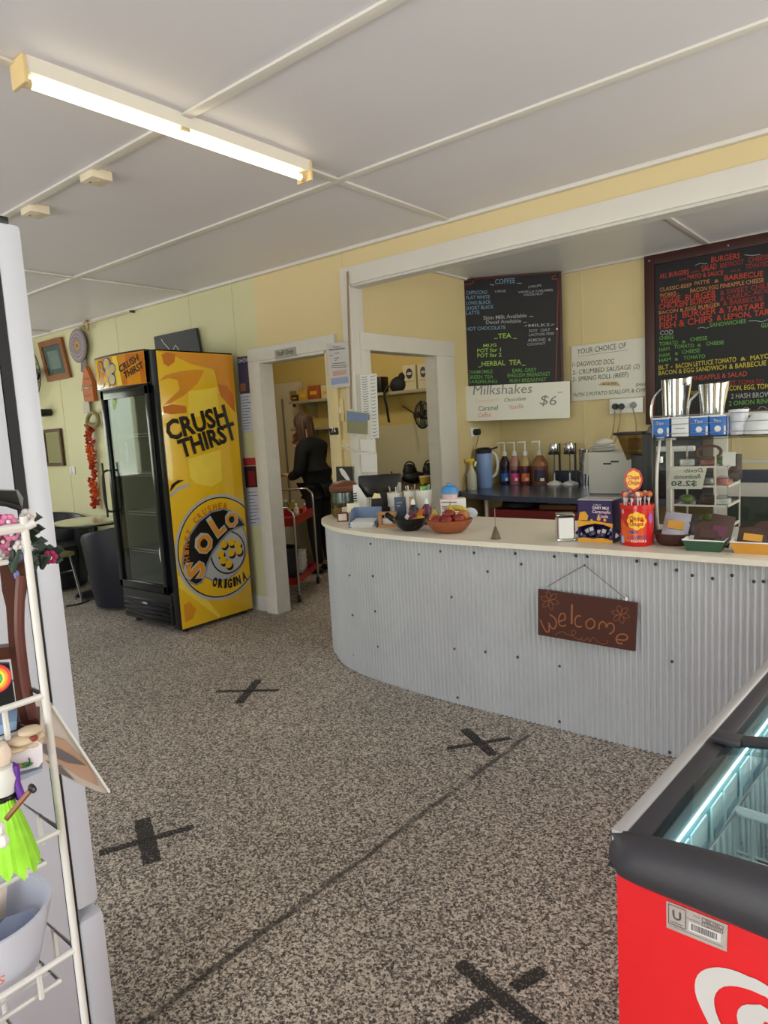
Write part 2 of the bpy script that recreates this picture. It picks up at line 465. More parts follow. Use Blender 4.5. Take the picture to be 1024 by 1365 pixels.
# ================================================================ outdoors (seen only in reflections)
w = bpy.data.worlds.new('daylight'); scene.world = w; w.use_nodes = True
nt = w.node_tree; bg = nt.nodes['Background']
tc = nt.nodes.new('ShaderNodeTexCoord'); sp = nt.nodes.new('ShaderNodeSeparateXYZ'); cr = nt.nodes.new('ShaderNodeValToRGB')
nt.links.new(tc.outputs['Generated'], sp.inputs[0]); nt.links.new(sp.outputs['Z'], cr.inputs['Fac'])
mr = nt.nodes.new('ShaderNodeMapRange'); mr.inputs[1].default_value = -1; mr.inputs[2].default_value = 1
nt.links.new(sp.outputs['Z'], mr.inputs[0]); nt.links.new(mr.outputs[0], cr.inputs['Fac'])
e = cr.color_ramp
e.elements[0].position = .0; e.elements[0].color = (1.1, 1.08, 1.05, 1)
e.elements[1].position = 1.; e.elements[1].color = (.82, .90, 1.0, 1)
for p, c in ((.44, (1.08, 1.07, 1.04, 1)), (.49, (.55, .60, .46, 1)), (.53, (.60, .70, .55, 1)), (.56, (.93, .95, .95, 1)), (.7, (.90, .95, 1., 1))):
    q = e.elements.new(p); q.color = c
nt.links.new(cr.outputs[0], bg.inputs['Color']); bg.inputs['Strength'].default_value = 7.2
def portal(loc, rot, sx, sy):
    l = bpy.data.lights.new('window_portal', 'AREA'); l.shape = 'RECTANGLE'; l.size = sx; l.size_y = sy; l.cycles.is_portal = True
    o = bpy.data.objects.new('window_portal', l); COL.objects.link(o); o.location = loc; o.rotation_euler = rot
portal((-5.6, YF-.05, 1.67), (PI/2, 0, 0), 1.2, 1.35)
portal((-2.9, YF-.05, 1.57), (PI/2, 0, 0), 2., 1.55)
portal((0, YF-.05, 1.18), (PI/2, 0, 0), 1.8, 2.35)
portal((XR+.05, 1.8, 1.52), (PI/2, 0, PI/2), 1.6, 1.65)
portal((XR+.05, 4.65, 1.65), (PI/2, 0, PI/2), 1.3, 1.5)
portal((XL-.05, 1.5, 1.6), (PI/2, 0, -PI/2), 2.2, 1.2)
# --- fluorescent batten
mHouse = M('batten_enamel', (226, 220, 206), .35)
mEndc = M('yellowed_plastic', (222, 196, 140), .4)
mTube = M('fluorescent_tube', (255, 250, 235), .3, emit=(255, 238, 204), estr=6.)
t = thing('fluorescent_light', 'long fluorescent batten light with one lit tube on the ceiling', 'light', (-2.296, 1.74, 2.585))
HX = -2.296
b = MB(); b.prism([(HX-.045, 1.125, 2.67), (HX+.043, 1.125, 2.67), (HX+.034, 1.125, 2.626), (HX-.036, 1.125, 2.626)], (0, 1.25, 0), mHouse); b.build('housing', t)
for y in (1.112, 2.374):
    b = MB(); b.box(HX-.047, HX+.045, y, y+.013, 2.585, 2.67, mEndc, .004); b.build('end_cap', t)
b = MB(); b.cyl((HX, 1.14, 2.602), (HX, 2.36, 2.602), .0125, mTube, 14); b.build('tube', t)
mPin = M('lamp_holder', (210, 190, 150), .4)
for y0, y1 in ((1.125, 1.15), (2.35, 2.375)):
    b = MB(); b.cyl((HX, y0, 2.602), (HX, y1, 2.602), .0155, mPin, 14); b.build('lamp_holder', t)
b = MB(); b.cyl((HX+.02, 1.70, 2.622), (HX+.02, 1.74, 2.622), .006, mPin); b.build('starter', t)
for i, (px, py, lb) in enumerate(((128, 236, 'square cream junction box on the ceiling nearer the lit tube'), (47, 281, 'square cream junction box on the ceiling above the tall white fridge'))):
    p = at(px, py, z=ZC-.02)
    b = MB(); b.box(p.x-.055, p.x+.055, p.y-.05, p.y+.05, ZC-.042, ZC, mEndc if False else M('cream_plastic', (222, 210, 184), .45), .006)
    b.cyl((p.x+.02, p.y, ZC-.044), (p.x+.02, p.y, ZC-.04), .008, mPin); b.cyl((p.x-.02, p.y-.02, ZC-.044), (p.x-.02, p.y-.02, ZC-.04), .005, M('dark_screw', (90, 84, 74), .4))
    tag(b.build('ceiling_junction_box'), lb, 'junction box', 'junction boxes on the ceiling')

# batten added out of view to brighten the kitchen
t = thing('fluorescent_light', 'added fluorescent batten brightening the kitchen, out of view on its ceiling', 'light', (.3, 4.6, 2.59))
b = MB(); b.box(-.3, .9, 4.56, 4.64, 2.60, 2.67, mHouse); b.build('housing', t)
b = MB(); b.cyl((-.28, 4.6, 2.572), (.88, 4.6, 2.572), .014, mTube, 14); b.build('tube', t)
def lamp(loc, sx, sy, e, rot=(0, 0, 0), c=(1, .93, .82)):
    l = bpy.data.lights.new('kitchen_fill_glow', 'AREA'); l.shape = 'RECTANGLE'; l.size = sx; l.size_y = sy; l.energy = e; l.color = c
    o = bpy.data.objects.new('kitchen_fill_glow', l); COL.objects.link(o); o.location = loc; o.rotation_euler = rot
lamp((.3, 4.6, 2.55), 1.1, .03, 26)  # added fill light below the unseen kitchen batten

t = thing('added_store_bulb', 'added bare bulb brightening the store room, out of view on its ceiling', 'light', (-4.6, 4.3, 2.5))  # added out of sight to lift the dim store room
b = MB(); b.ell((-4.6, 4.3, 2.5), .035, M('fill_bulb_glow', (255, 236, 200), .3, emit=(255, 226, 180), estr=20.), 14); b.build('bulb', t)
b = MB(); b.cyl((-4.6, 4.3, 2.53), (-4.6, 4.3, 2.67), .012, mPin, 10); b.build('lamp_holder', t)
l = bpy.data.lights.new('store_fill_light', 'POINT'); l.energy = 16; l.color = (1, .88, .7); l.shadow_soft_size = .06; o = bpy.data.objects.new('store_fill_light', l); COL.objects.link(o); o.location = (-4.6, 4.3, 2.42)  # added fill light of the unseen bulb
# ================================================================ DRINKS FRIDGE
mBlk = M('black_plastic', (24, 25, 28), .35); mBlkG = M('black_gloss', (16, 18, 22), .18)
mGrey = M('grey_liner', (176, 176, 166), .5); mChrome = M('chrome', (200, 202, 206), .18, metal=1.)
mWire = M('white_wire', (214, 214, 206), .4); mWhite = M('white_plastic', (228, 228, 226), .4); mPaper = M('paper', (226, 226, 224), .7)
mGlass = glass_mat('clear_glass'); mGlassF = glass_mat('fridge_glass', (214, 220, 218), .02, 1.4)
gY = M('graphic_yellow', (226, 182, 30), .16, coat=.6, var=.05, scale=5); gO = M('graphic_orange', (214, 142, 34), .16, coat=.6, var=.1, scale=9); gR = M('graphic_deep_orange', (196, 112, 32), .2, coat=.5, var=.1, scale=9)
gL = M('light_yellow_print_and_glare', (236, 206, 74), .16, coat=.6); gK = M('graphic_black', (18, 18, 20), .2, coat=.5); gS = M('graphic_silver', (176, 178, 180), .22, coat=.5, var=.12, scale=4); gS2 = M('graphic_dark_silver', (128, 132, 138), .22, coat=.5)  # light yellow serves the print and the painted reflection
F0, F1, G0, G1, FH = -5.14, -4.36, 2.88, 3.56, 2.10
t = thing('drinks_fridge', 'tall upright drinks fridge with glass door and yellow lemon drink artwork on its side', 'fridge', ((F0+F1)/2, (G0+G1)/2, 0))
b = MB()
b.box(F1-.05, F1-.004, G0+.02, G1, .1, FH, mBlk); b.box(F0+.02, F0+.06, G0+.02, G1, .1, FH, mBlk); b.box(F0+.02, F1-.004, G1-.05, G1, .1, FH, mBlk)
b.box(F0+.02, F1-.004, G0+.02, G1, FH-.03, FH, mBlk); b.box(F0+.02, F1-.004, G0+.02, G1, .06, .29, mBlk)
b.box(F1-.10, F1-.003, G0-.01, G0+.06, .03, FH, mBlkG, .006)
b.build('cabinet', t)
b = MB()
b.box(F0+.06, F1-.05, G1-.06, G1-.05, .29, FH-.2, mGrey); b.box(F0+.06, F0+.07, G0+.05, G1-.05, .29, FH-.2, mGrey); b.box(F1-.06, F1-.05, G0+.05, G1-.05, .29, FH-.2, mGrey); b.box(F0+.06, F1-.05, G0+.05, G1-.05, .28, .29, mGrey); b.box(F0+.06, F1-.05, G0+.05, G1-.05, FH-.22, FH-.21, mGrey)
b.build('liner', t)
for z in (.34, .60, .90, 1.205, 1.51):
    b = MB(); x0, x1, y0, y1 = F0+.08, F1-.07, G0+.07, G1-.07
    b.tube([(x0, y0, z), (x1, y0, z), (x1, y1, z), (x0, y1, z)], .005, mWire, 6, closed=True); b.tube([(x0, y0, z-.02), (x1, y0, z-.02)], .004, mWire, 6)
    for k in range(1, 18):
        x = x0+(x1-x0)*k/18; b.tube([(x, y0, z), (x, y1, z)], .0022, mWire, 4)
    b.build('wire_shelf', t)
# door
b = MB(); dx0, dx1, dy0, dy1 = F0+.015, F1-.10, G0-.035, G0+.012
b.box(dx0, dx0+.05, dy0, dy1, .30, 1.86, mBlkG, .006); b.box(dx1-.05, dx1, dy0, dy1, .30, 1.86, mBlkG, .006); b.box(dx0, dx1, dy0, dy1, 1.79, 1.86, mBlkG, .006); b.box(dx0, dx1, dy0, dy1, .30, .36, mBlkG, .006)
dr = b.build('door', t)
b = MB(); b.box(dx0+.05, dx1-.05, G0-.018, G0-.012, .36, 1.79, mGlassF); b.build('glass_pane', dr, smooth=False)
b = MB(); b.tube(smooth_path([(dx0+.012, dy0-.005, 1.24), (dx0+.005, dy0-.045, 1.22), (dx0, dy0-.055, 1.08), (dx0+.005, dy0-.045, .93), (dx0+.012, dy0-.005, .91)], .02), .009, mBlk, 8)
b.tube([(dx0+.003, dy0-.045, 1.30), (dx0+.003, dy0-.045, .87)], .008, mBlk, 8); b.build('handle', dr)
b = flat(MB())
def fy(px, py): return hit(px, py, (0, G0-.019, 0), (0, 1, 0))
c = fy(216, 740); b.disc(c, (.035, 0, 0), (0, 0, .075), mPaper, 28); b.text('OK', c+Vector((-.02, -.001, .02)), c+Vector((.02, -.001, .02)), gS2, (0, -1, 0)); b.ribbon([c+Vector((-.02, -.001, -.01)), c+Vector((.02, -.001, -.01))], .006, gS2, (0, -1, 0), .001); b.build('sticker', dr)
b = flat(MB()); a = fy(152, 535); mGrn = M('green_sticker', (150, 180, 70), .4)
for dx, dz, r in ((0, 0, .028), (.02, .03, .02), (-.015, -.04, .018)): b.disc(a+Vector((dx, 0, dz)), (r, 0, 0), (0, 0, r*1.2), mGrn, 14)
a = fy(197, 527); b.disc(a, (.03, 0, 0), (0, 0, .022), M('yellow_sticker', (206, 196, 90), .4), 14); b.build('door_decal', dr)
b = flat(MB()); a = at(166, 603, y=G0+.1); b.box(a.x-.05, a.x+.05, a.y, a.y+.002, a.z-.08, a.z+.08, mPaper); b.build('paper_note', t)
# header
b = MB(); n = 14; hx0, hx1 = F0, F1-.115
prof = []
for k in range(n+1):
    s_ = k/n; prof.append(Vector((hx0+(hx1-hx0)*s_, G0-.02-.05*math.sin(PI*min(1, s_*.85+.12))**.8, 0)))
low = [p+Vector((0, 0, 1.87)) for p in prof]; up = [p+Vector((0, 0, 2.10)) for p in prof]
b.grid([low, up], gO)
b.prism([Vector((p.x, p.y, 2.10)) for p in prof]+[Vector((hx1, G0+.05, 2.10)), Vector((hx0, G0+.05, 2.10))], (0, 0, .012), mBlk)
b.prism([Vector((p.x, p.y, 1.87)) for p in prof]+[Vector((hx1, G0+.05, 1.87)), Vector((hx0, G0+.05, 1.87))], (0, 0, -.012), mBlk)
b.box(hx0, hx0+.012, G0-.02, G0+.05, 1.87, 2.1, mBlk)
hd = b.build('header_sign', t)
b = flat(MB())
def hp(u, v, off=.001):
    i = min(n-1, int(u*n)); q = prof[i].lerp(prof[i+1], u*n-i); return Vector((q.x, q.y-off, 1.87+.23*v))
def hpoly(pts, m, off):
    # curved panel: cut polygon in strips is not needed, each patch is small
    b.face([hp(u, v, off) for u, v in pts], m)
hpoly([(.02, .03), (.1, .03), (.1, .97), (.02, .97)], gY, .002)
for (u, v, r) in ((.17, .72, .09), (.2, .45, .1), (.15, .22, .09), (.33, .78, .1), (.36, .5, .1), (.42, .25, .09), (.28, .3, .09), (.45, .6, .08), (.3, .12, .07)):
    for rr, mm, of in ((r*1.15, gK, .004), (r*.95, gS if u > .3 else gO, .0046), (r*.55, gY if u > .25 else gR, .0052)):
        ring = [hp(max(.01, min(.99, u+rr*.8*math.cos(2*PI*k/12))), max(.02, min(.98, v+rr*1.9*math.sin(2*PI*k/12))), of) for k in range(12)]
        b.face(ring, mm)
hpoly([(.52, .03), (.62, .03), (.56, .97), (.46, .97)], gL, .0035)
hpoly([(.62, .03), (.99, .03), (.99, .97), (.72, .97)], gR, .0032)
b.text('CRUSH', hp(.60, .42, .007), hp(.93, .72, .007), gK, (0, -1, 0), h=.05, bold=.02); b.text('THIRST', hp(.68, .2, .007), hp(.99, .48, .007), gK, (0, -1, 0), h=.05, bold=.02)
b.build('artwork', hd)
# grille
b = MB(); b.box(F0+.02, F1-.09, G0-.02, G0+.05, .05, .29, mBlk, .01)
for k in range(5): b.box(F0+.04, F1-.12, G0-.035, G0-.01, .065+.035*k, .085+.035*k, mBlkG, .006)
gr = b.build('grille', t)
b = flat(MB()); c = hit(193, 804, (0, G0-.03, 0), (0, 1, 0)); b.disc(c, (.045, 0, 0), (0, 0, .022), M('blue_badge', (50, 70, 150), .3), 20); b.disc(c, (.03, 0, 0), (0, 0, .012), gS, 20, off=.001); b.build('badge', gr)
for x in (F0+.08, F1-.06):
    for y in (G0+.06, G1-.05):
        b = MB(); b.cyl((x, y, 0), (x, y, .06), .022, mBlk, 12); b.build('foot', t)
# side artwork with a painted reflection -----------------------------------------------------------
b = MB(); b.box(F1-.004, F1, G0-.002, G1, .035, FH-.01, gY, .001); sp_ = b.build('side_panel', t)
b = flat(MB())
def sd(px, py): return at(px, py, x=F1)
def c8(x, y): return sd(130+x/4.876, 640+y/4.876)
def c7(x, y): return sd(130+x/4.876, 460+y/4.876)
NX = Vector((1, 0, 0))
LY = [0.0004]
def lay(): LY[0] += .00008; return LY[0]
def clampp(p): return Vector((p.x, max(G0-.001, min(G1-.002, p.y)), max(.04, min(FH-.014, p.z))))
def spoly(fn, pts, m):
    o_ = lay(); b.face([clampp(fn(*p))+NX*o_ for p in pts], m)
spoly(c7, [(380, 30), (870, 50), (890, 180), (760, 160), (600, 120), (480, 60)], gO)
spoly(c7, [(870, 50), (900, 400), (850, 330), (780, 260), (760, 170), (690, 60)], gO)
spoly(c7, [(400, 235), (440, 195), (540, 170), (640, 158), (695, 165), (650, 250), (560, 330), (470, 380), (425, 395), (470, 350), (535, 290), (520, 225), (460, 215)], gO)
spoly(c7, [(415, 60), (460, 45), (505, 60), (500, 110), (460, 140), (430, 120)], gR)
spoly(c7, [(425, 400), (480, 385), (575, 395), (580, 440), (480, 450), (430, 440)], gR)
spoly(c7, [(780, 250), (840, 265), (885, 330), (895, 440), (860, 400), (800, 330)], gR)
spoly(c7, [(590, 300), (775, 275), (790, 430), (590, 480)], gL)  # bright reflection on the panel, painted as a light yellow patch
spoly(c7, [(590, 740), (800, 680), (810, 880), (740, 920), (640, 900), (600, 860)], gL)  # lower piece of the painted reflection
spoly(c8, [(520, 620), (640, 690), (800, 880), (790, 900), (560, 720), (530, 700)], gL)
spoly(c8, [(560, 810), (600, 790), (640, 840), (620, 900), (570, 925)], gO)
# big ring
zt_, zb_, yl_ = c8(720, 100).z, c8(850, 768).z, c8(487, 320).y
R0 = (zt_-zb_)/2
cc = Vector((F1, yl_+R0, (zt_+zb_)/2))
def ring(cn, ro, ri, m, a0=0, a1=2*PI, n=64):
    o_ = lay(); A = []; B = []
    for k in range(n+1):
        a = a0+(a1-a0)*k/n
        A.append(clampp(cn+Vector((0, math.cos(a)*ri, math.sin(a)*ri)))+NX*o_); B.append(clampp(cn+Vector((0, math.cos(a)*ro, math.sin(a)*ro)))+NX*o_)
    b.grid([A, B], m)
ring(cc, R0, R0-.03, gS); ring(cc, R0-.022, R0-.032, gK); ring(cc, R0-.032, R0-.17, gY); ring(cc, R0-.150, R0-.162, gS2); ring(cc, R0-.160, .0001, gS)
spoly(c8, [(465, 75), (480, 30), (520, 0), (560, 0), (510, 30), (478, 70)], gK); spoly(c8, [(470, 95), (520, 45), (600, 20), (600, 35), (530, 65), (480, 110)], gS)
# inner disc with lemons
ci = c8(850, 470)
ring(ci, .172, .0001, gK); ring(ci, .160, .0001, gS)
for x, y in ((820, 415), (870, 402), (910, 420), (800, 478), (868, 470), (918, 458), (815, 520), (852, 545)):
    for dx, dy, r, mm in ((8, 14, 1.05, gK), (0, 0, 1., gY)):
        o_ = lay(); p = c8(x+dx, y+dy); ring_ = [clampp(p+Vector((0, .034*r*math.cos(2*PI*k/16), .032*r*math.sin(2*PI*k/16))))+NX*o_ for k in range(16)]
        b.face(ring_, mm)
ban = [(560, 600), (545, 540), (556, 440), (596, 345), (655, 262), (735, 200), (820, 180), (890, 205), (940, 255), (962, 298), (905, 318), (855, 345), (805, 400), (755, 470), (722, 540), (702, 620), (680, 668), (640, 688), (600, 668), (572, 635)]
spoly(c8, ban, gS2)
mc = Vector((735, 425)); 
inner = []
N_ = len(ban)
for k in range(N_):
    p = Vector(ban[k]); a_ = Vector(ban[k-1]); d_ = Vector(ban[(k+1) % N_]); tn_ = (d_-a_).normalized(); inner.append(tuple(p+Vector((-tn_.y, tn_.x))*13))
spoly(c8, inner, gK)
for ch, p0, p1, h in (('S', (688, 640), (690, 520), .155), ('O', (705, 500), (760, 372), .135), ('L', (772, 372), (836, 312), .15), ('O', (845, 322), (925, 272), .11)):
    a = sd(130+p0[0]/4.876, 640+p0[1]/4.876); c = sd(130+p1[0]/4.876, 640+p1[1]/4.876)
    b.text(ch, a, c, gS, NX, h=h*1.06, off=lay(), bold=.07); b.text(ch, a.lerp(c, .06), c.lerp(a, .06), gO, NX, h=h*.94, off=lay()+.0002, bold=.035); LY[0] += .0003
def arctext(txt, cn, r, a0, a1, h, m, up=True):
    o_ = lay(); k_ = len(txt)
    for i, ch in enumerate(txt):
        a = a0+(a1-a0)*(i+.5)/k_
        if ch == ' ': continue
        da = abs(a1-a0)/k_*.36*(1 if up else -1)
        s1 = -1 if a1 < a0 else 1
        q0 = cn+Vector((0, math.cos(a-s1*abs(da))*r, math.sin(a-s1*abs(da))*r)); q1 = cn+Vector((0, math.cos(a+s1*abs(da))*r, math.sin(a+s1*abs(da))*r))
        if q1.y > G1 or q0.y > G1: continue
        b.text(ch, q0, q1, m, NX, h=h, off=o_, bold=.03)
for ch, x, y, an in (('O', 757, 690, -6), ('R', 795, 697, 0), ('I', 829, 699, 4), ('G', 858, 697, 8), ('I', 890, 686, 16), ('N', 918, 674, 22), ('A', 957, 650, 28)):
    wd = 8 if ch == 'I' else 15; a_ = math.radians(an); b.text(ch, c8(x-wd*math.cos(a_), y+wd*math.sin(a_)), c8(x+wd*math.cos(a_), y-wd*math.sin(a_)), gK, NX, h=.066, off=lay(), bold=.05)
arctext('THIRST CRUSHER', cc, R0-.115, math.radians(200), math.radians(72), .045, gR)
b.text('CRUSH', c7(462, 622), c7(852, 502), gK, NX, h=.138, off=lay(), bold=.035, shear=.0)
b.text('THIRST', c7(545, 733), c7(908, 603), gK, NX, h=.128, off=lay(), bold=.035)
b.build('artwork', sp_)
# board on the fridge top / wall
t = None
b = MB(); q = [hit(x, y, (0, 3.6, 0), (0, 1, 0)) for x, y in ((205, 449), (261, 437), (268, 474), (209, 480))]
b.prism(q, (0, .02, 0), M('black_slate', (40, 44, 46), .45, var=.2, scale=8)); o = b
bd = tag(b.build('chalkboard'), 'small black board with faint scribble leaning on the wall above the drinks fridge', 'board')
b = flat(MB())
def wq(px, py): return hit(px, py, (0, 3.598, 0), (0, 1, 0))
b.ribbon([wq(215, 452), wq(219, 458), wq(222, 461), wq(226, 466)], .006, mPaper, (0, -1, 0), .001); b.ribbon([wq(231, 466), wq(234, 460), wq(237, 464), wq(239, 467)], .006, mPaper, (0, -1, 0), .001); b.build('chalk_marks', bd)
# ================================================================ LEFT WALL THINGS
WF = W-.004
def wp(px, py, y=WF): return hit(px, py, (0, y, 0), (0, 1, 0))
mWood = M('oiled_wood', (136, 84, 44), .4, var=.2, scale=20); mWoodD = M('dark_wood', (86, 56, 38), .4, var=.2, scale=20)
t = thing('framed_picture', 'tilted wooden picture frame with blue green mat around a pale sketch', 'picture', wp(72, 480))
q = [wp(50, 457, W-.035), wp(80, 449, W-.035), wp(93, 503, W-.035), wp(63, 509, W-.035)]
def quadframe(q, w, m, t, depth=.03, name='frame'):
    b = MB(); c = sum(q, Vector())/4
    inn = []
    for k in range(4):
        e1 = (q[k-1]-q[k]).normalized(); e2 = (q[(k+1) % 4]-q[k]).normalized(); inn.append(q[k]+(e1+e2)*w)
    for k in range(4): b.prism([q[k], q[(k+1) % 4], inn[(k+1) % 4], inn[k]], (0, depth, 0), m)
    b.build(name, t); return inn
inn = quadframe(q, .06, mWood, t)
b = MB(); b.prism([p+Vector((0, .012, 0)) for p in inn], (0, .006, 0), M('blue_green_mat', (96, 112, 112), .6)); b.build('mat', t)
c = sum(inn, Vector())/4
b = MB(); q2 = [c.lerp(p, .62)+Vector((0, .008, 0)) for p in inn]; b.prism(q2, (0, .004, 0), M('pale_sketch', (150, 164, 158), .6, var=.3, scale=26)); b.build('print', t)
b = MB(); b.prism([p+Vector((0, .004, 0)) for p in inn], (0, .002, 0), mGlass); b.build('glass_pane', t, smooth=False)
# mirror
t = thing('wall_mirror', 'wooden framed mirror reflecting green leaves low on the left wall', 'mirror', wp(68, 596))
q = [wp(55, 570, W-.03), wp(79, 571, W-.03), wp(83, 621, W-.03), wp(60, 621, W-.03)]; q[0] = q[3]+Vector((-.0, 0, q[1].z-q[2].z)); 
q = [Vector((q[1].x-.42, q[1].y, q[1].z)), q[1], Vector((q[1].x, q[1].y, q[2].z)), Vector((q[1].x-.42, q[1].y, q[2].z))]
inn = quadframe(q, .035, mWoodD, t)
b = MB(); b.prism([p+Vector((0, .012, 0)) for p in inn], (0, .004, 0), M('mirror_silver', (230, 235, 230), .03, metal=1., var=0)); b.build('mirror_glass', t)
# fan on the wall, mostly behind the white fridge
c = wp(38, 500, W-.1); t = thing('wall_fan', 'dark wall fan mostly hidden behind the tall white fridge', 'fan', c)
b = MB(); 
for rr in (.28, .2, .12): b.tube(arc(c, (rr, 0, 0), (0, 0, rr), 0, 2*PI, 28)[:-1], .005, mBlk, 5, closed=True)
for k in range(16): a = 2*PI*k/16; b.tube([c+Vector((.03*math.cos(a), -.03, .03*math.sin(a))), c+Vector((.28*math.cos(a), 0, .28*math.sin(a)))], .003, mBlk, 4)
b.build('cage', t)
b = MB()
for k in range(3):
    a = 2*PI*k/3; u = Vector((math.cos(a), 0, math.sin(a))); v = Vector((-math.sin(a), .25, math.cos(a)))
    b.face([c+u*.04-v*.03, c+u*.23-v*.06, c+u*.25+v*.05, c+u*.05+v*.04], M('grey_blade', (90, 96, 92), .4))
b.build('blades', t)
b = MB(); b.cyl(c, c+Vector((0, .1, 0)), .05, mBlk, 16); b.build('motor', t)
c = wp(58, 551, W-.06)
tag((lambda b: (b.lathe([(.0, 0), (.09, .01), (.11, .04), (.09, .08), (0, .09)], c-Vector((0, 0, .04)), mBlk, 20), b.build('wall_lamp'))[1])(MB()), 'dark round wall lamp beside the white fridge above the mirror', 'lamp')
# switch
c = wp(97, 627); t = thing('light_switch', 'white double light switch on the cream wall left of the orange garland', 'switch', c)
b = MB(); b.box(c.x-.055, c.x+.055, W-.012, W, c.z-.04, c.z+.04, mWhite, .006); b.build('plate', t)
for d in (-.018, .018):
    b = MB(); b.box(c.x-.02, c.x+.0, W-.02, W-.01, c.z+d-.01, c.z+d+.01, mPaper, .003); b.build('rocker', t)
# rod and rings
a, c = wp(95, 437, W-.05), wp(173, 415, W-.05)
t = thing('curtain_rod', 'thin wooden curtain rod fixed high on the left wall with a ring', 'rod', a)
b = MB(); b.tube([a, c], .008, M('pale_rod', (190, 176, 150), .5), 8); b.build('rod', t)
p = wp(115, 434, W-.05); b = MB(); b.tube(arc(p, (.045, 0, 0), (0, 0, .045), 0, 2*PI, 20)[:-1], .010, M('wood_ring', (150, 120, 80), .4), 6, closed=True); b.build('ring', t)
b = MB(); b.cyl(c, c+Vector((0, .05, 0)), .01, mWoodD); b.build('bracket', t)
# mandala
c = wp(105, 461, W-.04); t = thing('woven_mandala', 'round woven mandala with yellow centre hanging from the curtain rod', 'wall hanging', c)
mMan = M('mandala_yarn', (140, 128, 132), .9, var=.5, scale=60); mManY = M('mandala_centre', (206, 170, 70), .9)
b = MB(); b.lathe([(0, 0), (.16, 0), (.17, .01), (.16, .02), (0, .02)], c, mMan, 28, T=RX(PI/2)); b.build('woven_disc', t)
b = flat(MB())
for k in range(10):
    a = 2*PI*k/10; u = Vector((math.cos(a), 0, math.sin(a))); v = Vector((-math.sin(a), 0, math.cos(a))); b.face([c+u*.01+Vector((0, -.022, 0))+v*.012, c+u*.07+Vector((0, -.022, 0)), c+u*.01+Vector((0, -.022, 0))-v*.012], mManY)
b.disc(c, (.02, 0, 0), (0, 0, .02), M('mandala_pink', (170, 90, 110), .9), 12, off=.026)
for r in (.1, .135): b.disc(c+Vector((0, -.0215, 0)), (r, 0, 0), (0, 0, r), M('mandala_pale', (176, 170, 176), .9), 28, inner=.94)
b.build('star', t)
b = MB(); b.tube([c+Vector((0, 0, .17)), wp(105, 440, W-.05)], .004, mGrey, 5); b.build('string', t)
p = wp(112, 487, W-.03); b = MB()
for k in range(5): b.tube(smooth_path([c+Vector((-.04+.02*k, 0, -.16)), p+Vector((-.05+.02*k, 0, .05)), p+Vector((-.07+.03*k, 0, -.06-.01*k))], .03), [.012], M('tassel', (170, 162, 160), .9)) if False else b.tube([c+Vector((-.02+.015*k, 0, -.16)), p+Vector((-.04+.02*k, 0, .05)), p+Vector((-.06+.025*k, 0, -.06-.01*k))], .009, M('tassel', (166, 158, 156), .9, var=.3, scale=60), 5)
b.build('tassel', t)
# orange lantern
c = wp(116, 513, W-.05); t = thing('orange_hanging_ornament', 'small orange house shaped ornament hanging below the woven mandala', 'ornament', c)
mOr = M('orange_ornament', (186, 100, 44), .6, var=.3, scale=30)
b = MB(); b.prism([c+Vector((x, 0, z)) for x, z in ((-.09, -.16), (.10, -.17), (.10, .02), (.04, .13), (0, .19), (-.05, .12), (-.10, .0))], (0, .04, 0), mOr); b.build('body', t)
b = flat(MB()); b.ribbon([c+Vector((-.1, -.001, -.01)), c+Vector((0, -.001, -.03)), c+Vector((.1, -.001, -.01))], .018, gK, (0, -1, 0), .001); b.ribbon([c+Vector((-.08, -.001, -.11)), c+Vector((.09, -.001, -.1))], .01, mWoodD, (0, -1, 0), .001); b.ribbon([c+Vector((-.05, -.001, .06)), c+Vector((.06, -.001, .06))], .01, mWoodD, (0, -1, 0), .001)
p = c+Vector((-.11, 0, -.04)); b.disc(p, (.02, 0, 0), (0, 0, .02), gK, 12, off=.0); b.build('trim_bands', t)
p = wp(115, 542, W-.04); b = MB(); b.box(p.x-.06, p.x+.06, p.y, p.y+.004, p.z-.07, p.z+.05, M('sketch_card', (190, 186, 168), .6, var=.2, scale=40)); b.tube([p+Vector((0, 0, .05)), c+Vector((0, 0, -.17))], .003, mGrey, 4); b.build('card', t)
b = MB(); b.tube([c+Vector((0, 0, .19)), wp(114, 498, W-.04)], .003, mGrey, 4); b.build('string', t)
# garland
p0, p1 = wp(118, 565, W-.05), wp(127, 676, W-.05); t = thing('flower_garland', 'long red orange flower garland hanging on the left wall beside the drinks fridge', 'garland', p1)
mG = [M('garland_red', (176, 52, 26), .8, var=.2, scale=40), M('garland_orange', (206, 84, 34), .8, var=.2, scale=40)]
b = MB(); rnd = random.Random(3)
for k in range(150):
    s_ = k/149; q = p0.lerp(p1, s_)+Vector((rnd.uniform(-.05, .05), rnd.uniform(-.02, .02), rnd.uniform(-.01, .01)))
    b.ell(q, (rnd.uniform(.018, .03), .02, rnd.uniform(.010, .018)), mG[0 if (math.sin(s_*14) > -.2) else 1], 6, T=RY(rnd.uniform(-1, 1)))
b.build('petals', t)
b = MB(); q = wp(122, 559, W-.06); b.tube(smooth_path([q+Vector((-.10, 0, -.12)), q+Vector((-.08, 0, 0)), q+Vector((0, 0, .06)), q+Vector((.1, 0, .05)), q+Vector((.14, 0, -.02)), q+Vector((.06, 0, -.07)), q+Vector((-.06, 0, -.04))], .02), .02, M('rope_bow', (146, 132, 92), .9, var=.3, scale=60), 7); b.build('rope_bow', t)
b = MB(); b.tube([p0, wp(117, 548, W-.04)], .004, mGrey, 4); b.build('string', t)
